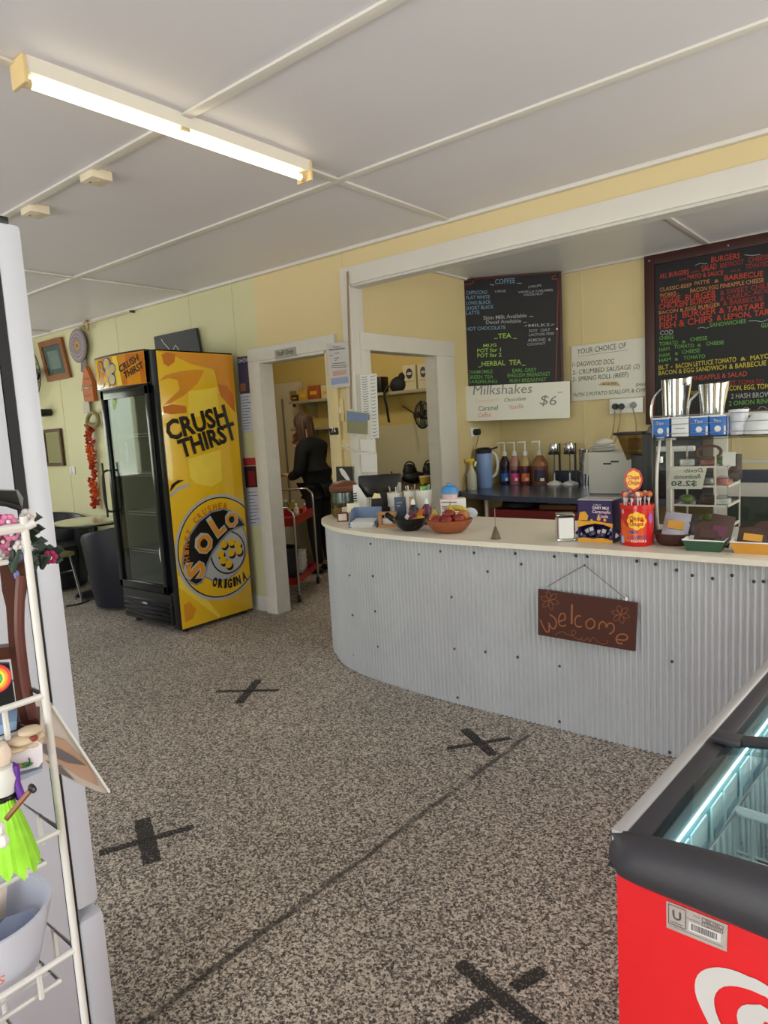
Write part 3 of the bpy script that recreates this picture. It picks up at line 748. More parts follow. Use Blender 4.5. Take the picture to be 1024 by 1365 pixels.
# ================================================================ CHAIRS AND TABLE AT THE FAR LEFT
mNavy = M('navy_vinyl', (13, 16, 32), .5, var=.15, scale=5); mNavyD = M('dark_vinyl', (22, 24, 32), .4)
def tub(name, label, loc, rz, m, sc_=1., grp=None):
    """tub armchair facing local +x"""
    t = thing(name, label, 'armchair', loc, rz, grp)
    b = MB(); rows = []
    prof = []
    n_ = 26; outer = []; inner = []
    for k in range(n_+1):
        a = math.radians(38)+ (2*PI-math.radians(76))*k/n_
        s_ = abs(k/n_-.5)*2
        h = .76-.14*s_**1.6
        ox, oy = .36*math.cos(a), .35*math.sin(a)
        rows.append([Vector((ox*.80, oy*.80, .03)), Vector((ox*.9, oy*.9, .3)), Vector((ox, oy, h-.03)), Vector((ox*.97, oy*.97, h)), Vector((ox*.86, oy*.86, h)), Vector((ox*.82, oy*.82, h-.04)), Vector((ox*.74, oy*.74, .34))])
    b.grid(rows, m)
    for r in (rows[0], rows[-1]): b.face(r, m)
    b.build('shell', t, world=False)
    b = MB(); b.lathe([(0, .03), (.27, .03), (.30, .2), (.315, .40), (.30, .45), (0, .47)], (0, 0, 0), m, 28, cap=False); b.build('seat', t, world=False)
    return t
tub('tub_armchair', 'navy tub armchair seen from its side next to the drinks fridge', (-5.67, 3.22, 0), PI, mNavy)
tub('tub_armchair', 'dark tub armchair against the wall on the far side of the round table', (-7.05, 3.24, 0), math.radians(-20), mNavyD)
t = thing('round_table', 'round cafe table with a pale glossy top between the tub armchairs', 'table', (-6.28, 3.28, 0))
b = MB(); b.lathe([(0, .715), (.34, .715), (.35, .725), (.345, .738), (0, .74)], (-6.28, 3.28, 0), M('pale_laminate', (196, 196, 158), .12), 40, cap=False); b.build('table_top', t)
b = MB(); b.lathe([(.338, .70), (.352, .703), (.352, .716), (.338, .716)], (-6.28, 3.28, 0), mBlk, 40, cap=False); b.build('edge_band', t)
b = MB(); b.lathe([(.24, 0), (.23, .02), (.04, .04), (.035, .06), (.035, .71), (0, .71)], (-6.28, 3.28, 0), mBlk, 20); b.build('pedestal', t)
t = thing('metal_chair', 'metal legged chair with olive seat pad half hidden behind the white fridge', 'chair', (-6.33, 2.80, 0), math.radians(15))
b = MB(); b.box(-.19, .19, -.19, .19, .44, .485, M('olive_seat', (150, 140, 92), .7), .02); b.build('seat', t, world=False)
for sx in (-1, 1):
    for sy in (-1, 1):
        b = MB(); b.tube([(sx*.15, sy*.16, .44), (sx*.19, sy*.17, .2), (sx*.22, sy*.18, 0)], .011, mChrome, 8); b.build('leg', t, world=False)
b = MB(); b.box(-.20, -.17, -.19, .19, .62, .86, mNavyD, .015); b.tube([(-.18, -.17, .45), (-.2, -.17, .85)], .011, mChrome); b.tube([(-.18, .17, .45), (-.2, .17, .85)], .011, mChrome); b.build('backrest', t, world=False)
b = MB(); b.tube([(.0, -.16, .43), (.0, .16, .43)], .008, mChrome); b.tube([(.15, -.165, .3), (.15, .165, .3)], .008, mChrome); b.build('stretcher', t, world=False)
b = MB(); b.tube(smooth_path([at(88, 808, z=.008), at(105, 805, z=.008), at(118, 800, z=.008), at(126, 790, z=.008)], .03), .007, mBlk, 6); tag(b.build('floor_cable'), 'thin black cable on the floor under the metal legged chair', 'cable')
# ================================================================ NOTICES AROUND THE STAFF DOOR
mInk = M('ink_grey', (110, 112, 120), .7); mInkD = M('ink_black', (50, 50, 54), .7)
def paper(name, label, cat, px, m=None, lines=0, ink=None, y=W-.005, group=None, build=True, th=.0012):
    q = [wp(x, yy, y) for x, yy in px]
    b = MB(); b.prism(q, (0, th, 0), m or mPaper)
    o = b.build(name, smooth=False); tag(o, label, cat, group)
    if lines:
        b = flat(MB())
        for k in range(lines):
            s_ = (k+1)/(lines+1); a = q[0].lerp(q[3], s_); c = q[1].lerp(q[2], s_); r = random.random()
            b.ribbon([a.lerp(c, .12), a.lerp(c, .55+.33*r)], .006, ink or mInk, (0, -1, 0), .001)
        b.build('writing', o, smooth=False)
    return o, q
o, q = paper('poster', 'dark purple poster topmost on the wall strip between fridge and staff door', 'poster', ((316, 476), (335, 474), (337, 524), (320, 525)), M('poster_purple', (74, 66, 92), .3, var=.35, scale=6))
b = flat(MB()); a = wp(318, 512, W-.006); c_ = wp(328, 521, W-.006); b.box(a.x, c_.x, W-.0075, W-.0065, c_.z, a.z, M('poster_orange', (150, 96, 66), .4)); b.text('SHOW', wp(318, 484, W-.0065), wp(333, 482, W-.0065), mPaper, (0, -1, 0), off=.001); b.build('artwork', o, smooth=False)
paper('notice_sheet', 'white typed sheet directly below the purple poster beside the drinks fridge', 'notice', ((320, 526), (338, 524), (340, 575), (323, 576)), M('sheet_lilac', (196, 196, 212), .6), 12)
o, q = paper('leaflet', 'red and white leaflet midway down the wall strip beside the drinks fridge', 'leaflet', ((324, 611), (340, 610), (341, 620), (325, 621)), M('leaflet_red', (170, 50, 56), .5)); 
o, q = paper('photo_card', 'black and red photo card under the red leaflet beside the drinks fridge', 'card', ((325, 622), (341, 621), (345, 649), (328, 650)), M('photo_black', (52, 40, 46), .4, var=.3, scale=20))
b = flat(MB()); a = wp(334, 631, W-.006); b.box(a.x-.03, a.x+.05, W-.0075, W-.0065, a.z-.1, a.z+.02, M('photo_red', (130, 36, 36), .4)); b.build('red_figure', o, smooth=False)
paper('notice_sheet', 'grey white typed sheet lowest on the wall strip beside the drinks fridge', 'notice', ((328, 652), (346, 651), (349, 700), (332, 702)), M('sheet_lilac', (196, 196, 212), .6), 10)
# staff only sign
q = [wp(366, 467, W-.034), wp(394, 462, W-.034), wp(395, 474, W-.034), wp(367, 479, W-.034)]
b = MB(); b.prism(q, (0, .004, 0), M('sign_grey', (160, 158, 148), .4)); o = tag(b.build('staff_sign'), 'small grey sign reading Staff Only above the doorway', 'sign')
b = flat(MB()); b.text('Staff Only', q[3].lerp(q[0], .33).lerp(q[2].lerp(q[1], .33), .1), q[3].lerp(q[0], .33).lerp(q[2].lerp(q[1], .33), .9), mInkD, (0, -1, 0), h=.032, bold=.01); b.build('lettering', o, smooth=False)
# notices on the pier
o, q = paper('laminated_notice', 'laminated notice with pink and blue bands at the top of the narrow pier', 'notice', ((435, 458), (464, 455), (467, 515), (441, 518)), M('laminate_grey', (198, 196, 196), .3), 0, y=W-.037)
b = flat(MB())
def lq(x, y): return wp(360+x/6.83, 440+y/6.83, W-.038)
b.text('Notice', lq(575, 165), lq(640, 158), mInk, (0, -1, 0)); b.text('Kitchen Safety Rules', lq(540, 187), lq(682, 172), mInkD, (0, -1, 0), h=.012, bold=.01)
for yy, x0, x1 in ((215, 590, 630), (235, 545, 570), (258, 585, 630), (278, 590, 612), (305, 570, 690), (325, 560, 700), (342, 560, 700)): b.ribbon([lq(x0, yy), lq(x1, yy-8)], .005, mInk, (0, -1, 0), .001)
b.face([lq(570, 375)+Vector((0, -.001, 0)), lq(695, 358)+Vector((0, -.001, 0)), lq(698, 400)+Vector((0, -.001, 0)), lq(575, 420)+Vector((0, -.001, 0))], M('notice_pink', (196, 160, 152), .5)); b.face([lq(555, 440)+Vector((0, -.001, 0)), lq(710, 420)+Vector((0, -.001, 0)), lq(716, 480)+Vector((0, -.001, 0)), lq(560, 500)+Vector((0, -.001, 0))], M('notice_blue', (150, 160, 196), .5))
b.build('print', o, smooth=False)
o, q = paper('picture_brochure', 'brochure with blue sky and meadow photo pinned at the corner of the pier', 'brochure', ((462, 548), (489, 551), (489, 579), (463, 577)), M('brochure_meadow', (140, 138, 108), .5, var=.2, scale=10), y=W-.06, th=.012)
b = MB(); q = [wp(463, 549, W-.063), wp(489, 552, W-.063), wp(489, 563, W-.063), wp(463, 561, W-.063)]; b.prism(q, (0, .002, 0), M('brochure_sky', (116, 136, 172), .5, var=.15)); b.build('sky_band', o, smooth=False)
o, q = paper('number_card', 'small black card with white figure on the door jamb of the pier', 'card', ((439, 571), (450, 570), (451, 579), (440, 580)), mBlk, y=W-.037)
b = flat(MB()); b.text('76', wp(442, 577, W-.038), wp(448, 576, W-.038), mPaper, (0, -1, 0)); b.build('figures', o, smooth=False)
o, q = paper('bird_photo', 'black photo of a white bird on the pier above the lolly jar', 'photo', ((448, 622), (470, 622), (470, 653), (449, 653)), M('photo_dark', (44, 44, 46), .4), y=W-.037)
b = flat(MB()); bp_ = [(452, 625), (456, 624), (460, 628), (465, 636), (469, 644), (466, 644), (460, 638), (455, 632)]; b.face([wp(x, y, W-.0385) for x, y in bp_], mPaper); b.build('bird', o, smooth=False)
# switch plates on the pier
c = wp(452, 547, W-.02); t = thing('light_switch', 'cream switch plate on the pier below the laminated notice', 'switch', c)
b = MB(); b.box(c.x-.035, c.x+.035, W-.012, W, c.z-.08, c.z+.08, mYel, .005); b.build('plate', t); b = MB(); b.box(c.x-.012, c.x+.012, W-.022, W-.01, c.z-.02, c.z+.02, mPaper, .004); b.build('rocker', t)
c = wp(459, 592, W-.02); t = thing('power_socket', 'cream double power socket low on the pier with a white cable', 'socket', c)
b = MB(); b.box(c.x-.055, c.x+.055, W-.012, W, c.z-.036, c.z+.036, mYel, .005); b.build('plate', t)
for d in (-.028, .028): b = MB(); b.box(c.x+d-.008, c.x+d+.008, W-.018, W-.01, c.z-.02, c.z+.0, mPaper, .002); b.build('rocker', t)
b = MB(); b.tube(smooth_path([c+Vector((.0, -.01, -.01)), wp(466, 599, W-.03), wp(476, 604, W-.05), wp(490, 604, W-.03), wp(500, 601, W+.02)], .02), .004, mPaper, 6); b.build('cable', t)
# strips on the white post, curtain of paper dockets
t0 = None
for nm, lb, x0, x1, y0, y1, yy in (('docket_strip', 'long white docket strip with curled ticks pinned on the white post', 480, 492, 500, 560, W-.03), ('docket_strip', 'long typed white strip hanging right of the ticked strip on the white post', 492, 502, 498, 584, W-.028)):
    q = [wp(x0, y0, yy), wp(x1, y0, yy), wp(x1+3, y1, yy), wp(x0+3, y1, yy)]
    b = MB(); b.prism(q, (0, .002, 0), mPaper); o = tag(b.build(nm, smooth=False), lb, 'paper strip')
    b = flat(MB())
    for k in range(18):
        s_ = (k+.7)/18.5; a = q[0].lerp(q[3], s_); c_ = q[1].lerp(q[2], s_)
        b.ribbon([a.lerp(c_, .2), a.lerp(c_, .45)+Vector((0, 0, -.006)), a.lerp(c_, .8)+Vector((0, 0, .004))], .004, mInk, (0, -1, 0), .001)
    b.build('ticks', o, smooth=False)
for (x0, y0, x1, y1, lb) in ((480, 586, 498, 601, 'white paper bundle hanging on the post above the cable'), (481, 605, 501, 629, 'white paper bundle hanging on the post below the cable')):
    q = [wp(x0, y0, W-.032), wp(x1, y0, W-.032), wp(x1+1, y1, W-.032), wp(x0+1, y1, W-.032)]; b = MB(); b.prism(q, (0, .012, 0), mPaper); tag(b.build('paper_bundle', smooth=False), lb, 'paper', 'paper bundles on the post')
# thin conduit on the post
b = MB(); b.tube([wp(463, 362, W-.03), wp(466, 480, W-.03), wp(468, 545, W-.03)], .006, M('conduit_brown', (150, 120, 88), .5), 6); tag(b.build('wall_conduit'), 'thin brown conduit running down the white post', 'conduit')
# ================================================================ COUNTER
CT = .884
mCorr = M('galvanised_iron', (192, 196, 200), .36, metal=.2, var=.10, scale=5)
mTop = M('cream_laminate', (222, 214, 196), .35, var=.04, scale=5); mEdge = M('cream_edge', (228, 222, 206), .4)
t = thing('shop_counter', 'curved shop counter clad in corrugated iron with a cream laminate top', 'counter', (-1.4, 3.2, 0))
face = [(-3.16, 3.62), (-3.175, 3.42), (-3.12, 3.215), (-2.97, 3.09), (-2.82, 2.99), (-2.64, 2.925), (-2.43, 2.885), (-2.15, 2.858), (-1.91, 2.845), (-1.36, 2.845), (-.8, 2.845), (.2, 2.845), (1.3, 2.845)]
P = smooth_path([Vector((x, y, 0)) for x, y in face], .003125)
rows = []
for k, p in enumerate(P):
    d = (P[min(k+1, len(P)-1)]-P[max(k-1, 0)]).normalized(); nrm = Vector((d.y, -d.x, 0))
    o_ = .0056*math.sin(2*PI*k/8)
    q = p+nrm*o_; rows.append([Vector((q.x, q.y, .002)), Vector((q.x, q.y, .862))])
b = MB(); b.grid(rows, mCorr); b.build('corrugated_cladding', t, ang=80)
b = MB()
fr = [(-.0, 2.80), (-1.02, 2.80), (-1.65, 2.785), (-2.05, 2.785), (-2.37, 2.81), (-2.63, 2.865), (-2.8, 2.93), (-3.0, 3.06), (-3.14, 3.2), (-3.21, 3.36), (-3.2, 3.5), (-3.12, 3.6)]
FP = smooth_path([Vector((x, y, 0)) for x, y in fr], .04)
poly = [Vector((1.3, 2.80, 0))]+FP+[Vector((-2.9, 3.6, 0)), Vector((-2.6, 3.54, 0)), Vector((1.3, 3.54, 0))]
b.prism([Vector((p.x, p.y, .860)) for p in poly], (0, 0, .022), mEdge); b.prism([Vector((p.x, p.y, .882)) for p in poly], (0, 0, .002), mTop)
b.build('worktop', t, ang=30)
b = MB(); b.box(-2.9, 1.3, 3.3, 3.5, 0, .86, M('counter_carcass', (150, 140, 120), .7)); b.build('carcass', t, smooth=False)
b = MB(); mScr = M('screw_head', (70, 72, 76), .4, metal=.6)
scr = [(463, 726), (494, 725), (559, 739), (587, 735), (632, 737), (687, 738), (739, 742), (768, 741), (783, 742), (849, 748), (874, 752), (902, 760), (923, 767), (950, 771), (976, 767), (1005, 775), (1018, 775),
       (466, 767), (497, 768), (602, 796), (650, 762), (695, 752), (470, 820), (500, 815), (606, 865), (647, 869), (690, 876), (746, 888), (896, 882), (472, 873), (504, 862), (610, 930), (746, 962), (893, 1003), (830, 816)]
for i, (x, y) in enumerate(scr):
    best = None
    p = hit(x, y, (0, 2.838, 0), (0, 1, 0))
    if p.x < -2.0:
        # curved end: march to the cladding
        d = (p-Vector((0, 0, CAMH))); 
        for s_ in range(600):
            q = Vector((0, 0, CAMH))+d*(.85+s_*.0012)
            yy = None
            for k in range(len(face)-1, 0, -1):
                xa, ya = face[k]; xb, yb = face[k-1]
                if xb <= q.x <= xa: yy = ya+(yb-ya)*(xa-q.x)/(xa-xb); break
            if yy is None or q.y >= yy-.006: break
        p = q
    b.ell(p, (.007, .005, .007), mScr, 8)
b.build('screws', t)['kind'] = 'stuff'
# ---- welcome sign
SY = 2.822
t = thing('welcome_sign', 'brown wooden plaque with a hand lettered Welcome hanging on the counter front', 'sign', hit(783, 850, (0, SY, 0), (0, 1, 0)))
def ws(x, y, o=0.): return hit(690+x/5.389, 740+y/5.389, (0, SY-.012, 0), (0, 1, 0))
mPlq = M('plaque_brown', (74, 36, 24), .5, var=.12, scale=8); mPlqL = M('plaque_lettering', (150, 92, 58), .6)
q = [ws(147, 245), ws(858, 345), ws(840, 692), ws(147, 572)]
b = MB(); b.prism(q, (0, .014, 0), mPlq); b.build('plaque', t)
b = flat(MB())
def wst(pts, w=.0065): b.ribbon(smooth_path([ws(*p) for p in pts], .004) if len(pts) > 2 else [ws(*p) for p in pts], w, mPlqL, (0, -1, 0), .0012)
wst([(165, 462), (180, 500), (205, 545), (225, 550), (228, 515), (225, 485), (240, 515), (262, 528), (280, 500), (270, 455), (232, 425)])
wst([(295, 478), (340, 460), (340, 425), (315, 420), (297, 455), (300, 495), (325, 510), (350, 500)])
wst([(393, 352), (391, 420), (390, 495)], .009)
wst([(458, 440), (435, 435), (415, 460), (418, 500), (440, 515), (462, 510)])
wst([(522, 456), (495, 480), (497, 512), (522, 528), (550, 512), (555, 480), (535, 458), (522, 456)])
wst([(585, 535), (590, 495), (610, 478), (632, 490), (640, 520), (650, 495), (672, 488), (693, 505), (690, 545), (660, 568)])
wst([(715, 605), (770, 610), (793, 590), (770, 568), (730, 572), (710, 600), (722, 630), (755, 635)])
for cx, cy in ((232, 325), (742, 425)):
    for k in range(6):
        a = 2*PI*k/6+.3; u = Vector((math.cos(a), math.sin(a))); v = Vector((-math.sin(a), math.cos(a))); c_ = Vector((cx, cy))
        wst([tuple(c_), tuple(c_+u*38+v*16), tuple(c_+u*68), tuple(c_+u*38-v*16), tuple(c_)], .0022)
wst([(270, 575), (300, 555), (330, 550), (360, 570), (400, 575), (420, 555), (405, 540), (388, 550), (400, 580), (440, 605), (470, 590), (455, 600), (480, 612), (510, 595), (520, 625), (545, 590), (580, 625), (620, 640), (650, 625), (640, 608)], .0022)
b.build('lettering', t, smooth=False)
b = MB(); apex = ws(478, 75)+Vector((0, .006, 0)); mCh = M('chain_metal', (140, 130, 120), .4, metal=.6)
for s_ in ((212, 228), (795, 330)):
    a = ws(*s_); b.tube([a, apex.lerp(a, .5)+Vector((0, -.003, .002)), apex], .0022, mCh, 5)
b.build('hanging_cord', t)
b = MB(); b.ell(ws(782, 315), (.007, .005, .009), mPaper, 10); b.build('knot', t)
b = MB(); b.ell(apex, (.005, .006, .005), mScr, 8); b.build('hook', t)
# ================================================================ THINGS ON THE COUNTER
def base(px, py, z=CT): return at(px, py, z=z)
def scale_at(p): return FPX/((RM @ (Vector(p)-Vector((0, 0, CAMH)))).z)
def facing(p): return math.atan2(-p.y, -p.x)+PI/2    # rotation that turns local -y towards the viewer
mBrown = M('brown_lid', (104, 58, 36), .45, var=.2, scale=20); mClear = glass_mat('clear_plastic', (226, 230, 228), .05, .8)
mAmber = M('amber_lollies', (196, 140, 48), .5, var=.35, scale=60); mLab = M('cream_label', (232, 214, 200), .6)
# lolly jar
p = base(452, 697); p = Vector((-3.02, 3.30, CT)); t = thing('lolly_jar', 'clear lolly jar with a domed brown lid at the left end of the counter', 'jar', p)
b = MB(); b.lathe([(.075, .0), (.085, .01), (.09, .09), (.09, .17), (.087, .172), (.087, .012), (0, .01)], p, mClear, 28, cap=False); b.build('jar_body', t)
b = MB(); b.lathe([(.092, .17), (.098, .18), (.095, .205), (.07, .23), (.03, .238), (0, .24)], p, mBrown, 28); b.build('lid', t)
b = MB(); rnd = random.Random(5)
b.lathe([(0, .012), (.08, .012), (.082, .05), (.07, .065), (0, .07)], p, mAmber, 20); o = b.build('lollies', t); o['kind'] = 'stuff'
b = MB(); a_ = facing(p)-PI/2; b.box(-.045, .045, -.0935, -.0915, .02, .075, mLab, T=TR(*p) @ RZ(facing(p)+.25)); b.build('label', t)
b = MB(); b.lathe([(.0, .165), (.08, .165), (.082, .10), (.06, .075), (0, .07)], p, M('silver_foil', (170, 176, 186), .2, metal=.8), 20); b.build('foil_insert', t)
def bx_thing(name, label, cat, px, py, w, d, h, m, rz=0., z=CT, bev=.003, group=None, pos=None):
    p = Vector(pos) if pos else base(px, py, z)
    o = thing(name, label, cat, p, rz, group); return o, p
# small box with label
p = Vector((-2.88, 3.12, CT)); t = thing('tea_tin', 'small brown box with a pale label beside the lolly jar', 'box', p, facing(p))
b = MB(); b.box(-.035, .035, -.02, .03, 0, .055, M('box_brown', (84, 44, 36), .5), .003); b.build('box_body', t, world=False); b = MB(); b.box(-.028, .024, -.022, -.0195, .008, .05, mLab); b.build('label', t, world=False)
# leaflet stand
p = Vector((-2.83, 3.16, CT)); t = thing('leaflet_stack', 'upright white and yellow leaflets behind the blue card tray', 'leaflets', p, facing(p))
b = MB(); b.box(-.035, .045, 0, .015, 0, .11, M('leaflet_cream', (226, 222, 196), .6), .001, T=RX(-.12)); b.build('leaflet', t, world=False); b = MB(); b.box(-.02, .03, -.003, -.001, .02, .06, M('leaflet_yellow', (222, 204, 110), .6), T=RX(-.12)); b.build('yellow_panel', t, world=False)
# big white card leaning
p = Vector((-2.90, 3.30, CT)); t = thing('leaning_card', 'tall white card leaning beside the till screen', 'card', p, facing(p))
b = MB(); b.prism([(-.03, 0, .02), (.05, 0, .02), (.055, 0, .12), (-.0, 0, .215), (-.03, 0, .21)], (0, .006, 0), mPaper); b.build('card_sheet', t, world=False)
b = flat(MB())
for k in range(7): b.ribbon([(-.03, -.002, .06+.016*k), (-.008, -.002, .062+.016*k)], .008, mInkD, (0, -1, 0), .001)
b.build('black_bars', t, world=False)
# card tray
mBT = M('slate_blue_plastic', (112, 132, 164), .35, trans=.0)
p = Vector((-2.60, 3.01, CT)); t = thing('card_tray', 'slate blue tray full of loose papers near the counter edge', 'tray', p, facing(p)-.25)
b = MB()
b.box(-.085, .085, -.07, .07, 0, .006, mBT); b.box(-.085, .085, .064, .07, 0, .105, mBT)
for sx in (-1, 1): b.prism([(sx*.085, -.07, 0), (sx*.085, .07, 0), (sx*.085, .07, .105), (sx*.085, .01, .10), (sx*.085, -.07, .015)], (-sx*.005, 0, 0), mBT)
b.build('tray_body', t, world=False)
b = MB(); rnd = random.Random(2)
for k in range(8): b.box(-.07, .07, -.085, .05, .008+.004*k, .0105+.004*k, mPaper, T=RZ(rnd.uniform(-.08, .08)) @ RX(.08))
b.build('papers', t, world=False)['kind'] = 'stuff'
# till screen
p = Vector((-2.87, 3.52, CT)); t = thing('till_screen', 'black till screen seen from behind in front of the white post', 'till', p, facing(p)+.05)
b = MB(); b.box(-.16, .13, -.015, .015, .11, .26, mBlkG, .02, T=RX(-.15)); b.build('screen_housing', t, world=False)
b = MB(); b.prism([(-.06, -.02, 0), (.06, -.02, 0), (.03, -.0, .14), (-.03, 0, .14)], (0, .03, 0), mBlk); b.build('stand', t, world=False)
b = MB(); b.box(-.12, .12, -.09, .09, 0, .02, mBlk, .006); b.build('foot_plate', t, world=False)
# eftpos block with note
p = Vector((-2.70, 3.24, CT)); t = thing('card_terminal', 'black card terminal block with a folded yellow note on top', 'card terminal', p, facing(p))
b = MB(); b.prism([(-.04, -.03, 0), (.045, -.03, 0), (.035, -.02, .135), (-.03, -.02, .135)], (0, .06, 0), mBlk); b.build('terminal_body', t, world=False)
b = MB(); b.prism([(-.025, -.0, .135), (.03, -.0, .135), (.025, -.0, .16), (-.01, 0, .168)], (0, .02, 0), M('note_yellow', (236, 224, 170), .6)); b.build('note', t, world=False)
# wooden card stand
mPine = M('pine_wood', (176, 128, 78), .5, var=.15, scale=25)
p = Vector((-2.45, 3.03, CT)); t = thing('wooden_card_stand', 'small pine stand holding cards between the blue tray and the black bowl', 'card stand', p, facing(p)-.1)
b = MB(); b.box(-.05, .05, -.035, .04, 0, .018, mPine, .003); b.box(-.05, -.03, -.03, .03, .018, .075, mPine, .003); b.box(.03, .05, -.03, .03, .018, .075, mPine, .003); b.box(-.055, .055, -.035, .035, .072, .085, mPine, .003); b.build('stand_body', t, world=False)
b = MB(); b.box(-.028, .028, -.01, .01, .018, .05, mPaper); b.build('cards', t, world=False)
# blue phone / booklet
p = Vector((-2.46, 3.17, CT)); t = thing('upright_booklet', 'dark blue booklet standing behind the pine card stand', 'booklet', p, facing(p))
b = MB(); b.box(-.035, .035, 0, .012, .0, .155, M('booklet_blue', (66, 80, 104), .35, var=.15), .003, T=RX(-.06)); b.build('cover', t, world=False)
b = flat(MB()); b.text('menu', (-.02, -.006, .12), (.012, -.006, .12), mPaper, (0, -1, 0), off=.002); b.ribbon([(-.02, -.008, .105), (.0, -.008, .105)], .004, mPaper, (0, -1, 0)); b.build('print', t, world=False)
p = Vector((-2.40, 3.20, CT)); t = tag(thing('wooden_board', 'thin upright wooden board just right of the dark blue booklet', 'board', p, facing(p)))
b = MB(); b.box(-.012, .012, -.02, .05, 0, .15, mPine, .003); b.build('board_panel', t, world=False)
# white cutlery caddies
CX = [(-2.645, 3.36, .07, 'leftmost white cutlery tub behind the counter booklet', 'grey'), (-2.53, 3.38, .075, 'middle white cutlery tub holding serviettes', 'white'), (-2.42, 3.36, .09, 'rightmost white cutlery tub with a green topped bottle inside', 'green')]
for i, (x, y, h, lb, kd) in enumerate(CX):
    p = Vector((x, y, CT)); t = thing('cutlery_tub', lb, 'tub', p, facing(p), 'white cutlery tubs on the counter')
    b = MB(); b.lathe([(.0, .082), (.042, .08), (.047, .085), (.05, .16+.01*i), (.046, .16+.01*i), (.042, .09)], (0, 0, 0), M('tub_white', (222, 220, 212), .4), 24, cap=False); b.build('tub', t, world=False)
    b = MB(); b.lathe([(.035, 0), (.036, .07), (.048, .075), (.048, .083), (0, .083)], (0, 0, 0), mWhite, 20); b.build('stand', t, world=False)
    b = MB(); rr = random.Random(i)
    for k in range(5):
        a = rr.uniform(0, 6.28); b.tube([(.02*math.cos(a), .02*math.sin(a), .1), (.035*math.cos(a), .035*math.sin(a), .19+.02*rr.random())], .004, [mGrey, mPine, mChrome, mLab, mBrown][k], 6)
    b.build('cutlery', t, world=False)
    if kd == 'green': b = MB(); b.lathe([(.0, .2), (.03, .2), (.032, .19), (.03, .18), (.0, .17)], (0, 0, 0), M('green_cap', (96, 180, 74), .4), 16); b.build('green_cap', t, world=False)
    if kd == 'grey': b = MB(); b.cyl((.03, -.0, .1), (.033, 0, .22), .009, mGrey, 8); b.build('handle', t, world=False)
# dark sauce bottles
for x, y, m_, lb in ((-2.335, 3.13, M('sauce_black', (34, 34, 40), .3), 'dark sauce bottle behind the black snack bowl'), (-2.27, 3.17, M('sauce_purple', (88, 34, 58), .3), 'purple sauce bottle beside the dark sauce bottle')):
    p = Vector((x, y, CT)); t = thing('sauce_bottle', lb, 'bottle', p)
    b = MB(); b.lathe([(.0, 0), (.025, 0), (.027, .01), (.027, .095), (.012, .12), (0, .12)], p, m_, 18, cap=False); b.build('bottle', t); b = MB(); b.lathe([(.013, .12), (.013, .135), (.005, .15), (0, .15)], p, mWhite, 12); b.build('cap', t)
# white carton with blue lid tub on top
p = Vector((-2.24, 3.40, CT)); t = thing('white_carton', 'white carton with dark print lines behind the fruit bowl', 'carton', p, facing(p)+.05)
b = MB(); b.box(-.075, .075, -.04, .04, 0, .125, mPaper, .002); b.build('carton_body', t, world=False)
b = flat(MB())
for z in (.11, .085, .05): b.ribbon([(-.07, -.0405, z), (.02, -.0405, z-.004)], .006, M('print_red', (150, 80, 84), .6), (0, -1, 0), .001)
b.text('SERVIETTES', (-.065, -.0405, .065), (.03, -.0405, .065), mInkD, (0, -1, 0), off=.001); b.build('print', t, world=False)
p = Vector((-2.26, 3.40, CT+.126)); t = thing('blue_lidded_tub', 'clear tub with a bright blue lid on top of the white carton', 'tub', p)
b = MB(); b.lathe([(0, 0), (.045, 0), (.05, .04), (0, .04)], p, M('tub_pink', (226, 190, 186), .4, var=.3, scale=60), 24, cap=False); b.build('tub_body', t)
b = MB(); b.lathe([(.055, .03), (.056, .045), (.04, .07), (.015, .078), (.013, .09), (0, .092)], p, M('lid_blue', (70, 140, 200), .3), 24); b.build('lid', t)
p = Vector((-2.14, 3.43, CT)); t = thing('crumpled_wrap', 'crumpled white and blue wrap beside the white carton', 'wrapper', p)
b = MB(); b.ell(p+Vector((0, 0, .035)), (.05, .03, .035), M('wrap', (206, 212, 226), .5, var=.2, scale=40), 7); b.build('wrap', t)
# black snack bowl
p = Vector((-2.24, 2.97, CT)); t = thing('snack_bowl', 'black bowl of small snack packets left of the fruit bowl', 'bowl', p)
b = MB(); b.lathe([(.0, .003), (.045, 0), (.07, .02), (.10, .07), (.097, .072), (.066, .026), (.0, .012)], p, mBlkG, 28, cap=False); b.build('bowl', t)
b = MB(); b.tube(smooth_path([p+Vector((-.07, 0, .03)), p+Vector((-.11, -.02, .06)), p+Vector((-.15, -.02, .085))], .01), .016, mBlkG, 8); b.build('handle', t)
rr = random.Random(11)
def packet(label, pos, w, h, m, m2, rot, group=None, name='snack_packet', cat='packet'):
    t = thing(name, label, cat, pos, 0, group); t.rotation_euler = rot
    b = MB(); rows = []
    for i in range(7):
        u = i/6; r = []
        for j in range(5):
            v = j/4; th = .012*math.sin(PI*u)*math.sin(PI*v)
            r.append(Vector(((v-.5)*w, -th, u*h)))
        rows.append(r)
    rows2 = [[Vector((p_.x, -p_.y, p_.z)) for p_ in r] for r in rows]
    b.grid(rows, m); b.grid(rows2, m); b.build('bag', t, world=False)
    b = flat(MB()); b.box(-w*.3, w*.3, -.0155, -.0125, h*.3, h*.62, m2); b.build('label', t, world=False)
    return t
mPk = [M('pack_purple', (96, 44, 70), .35), M('pack_orange', (206, 96, 40), .35), M('pack_gold', (206, 150, 60), .4), M('pack_red', (170, 44, 38), .35), M('pack_white', (222, 214, 214), .4), M('pack_brown', (74, 52, 46), .35)]
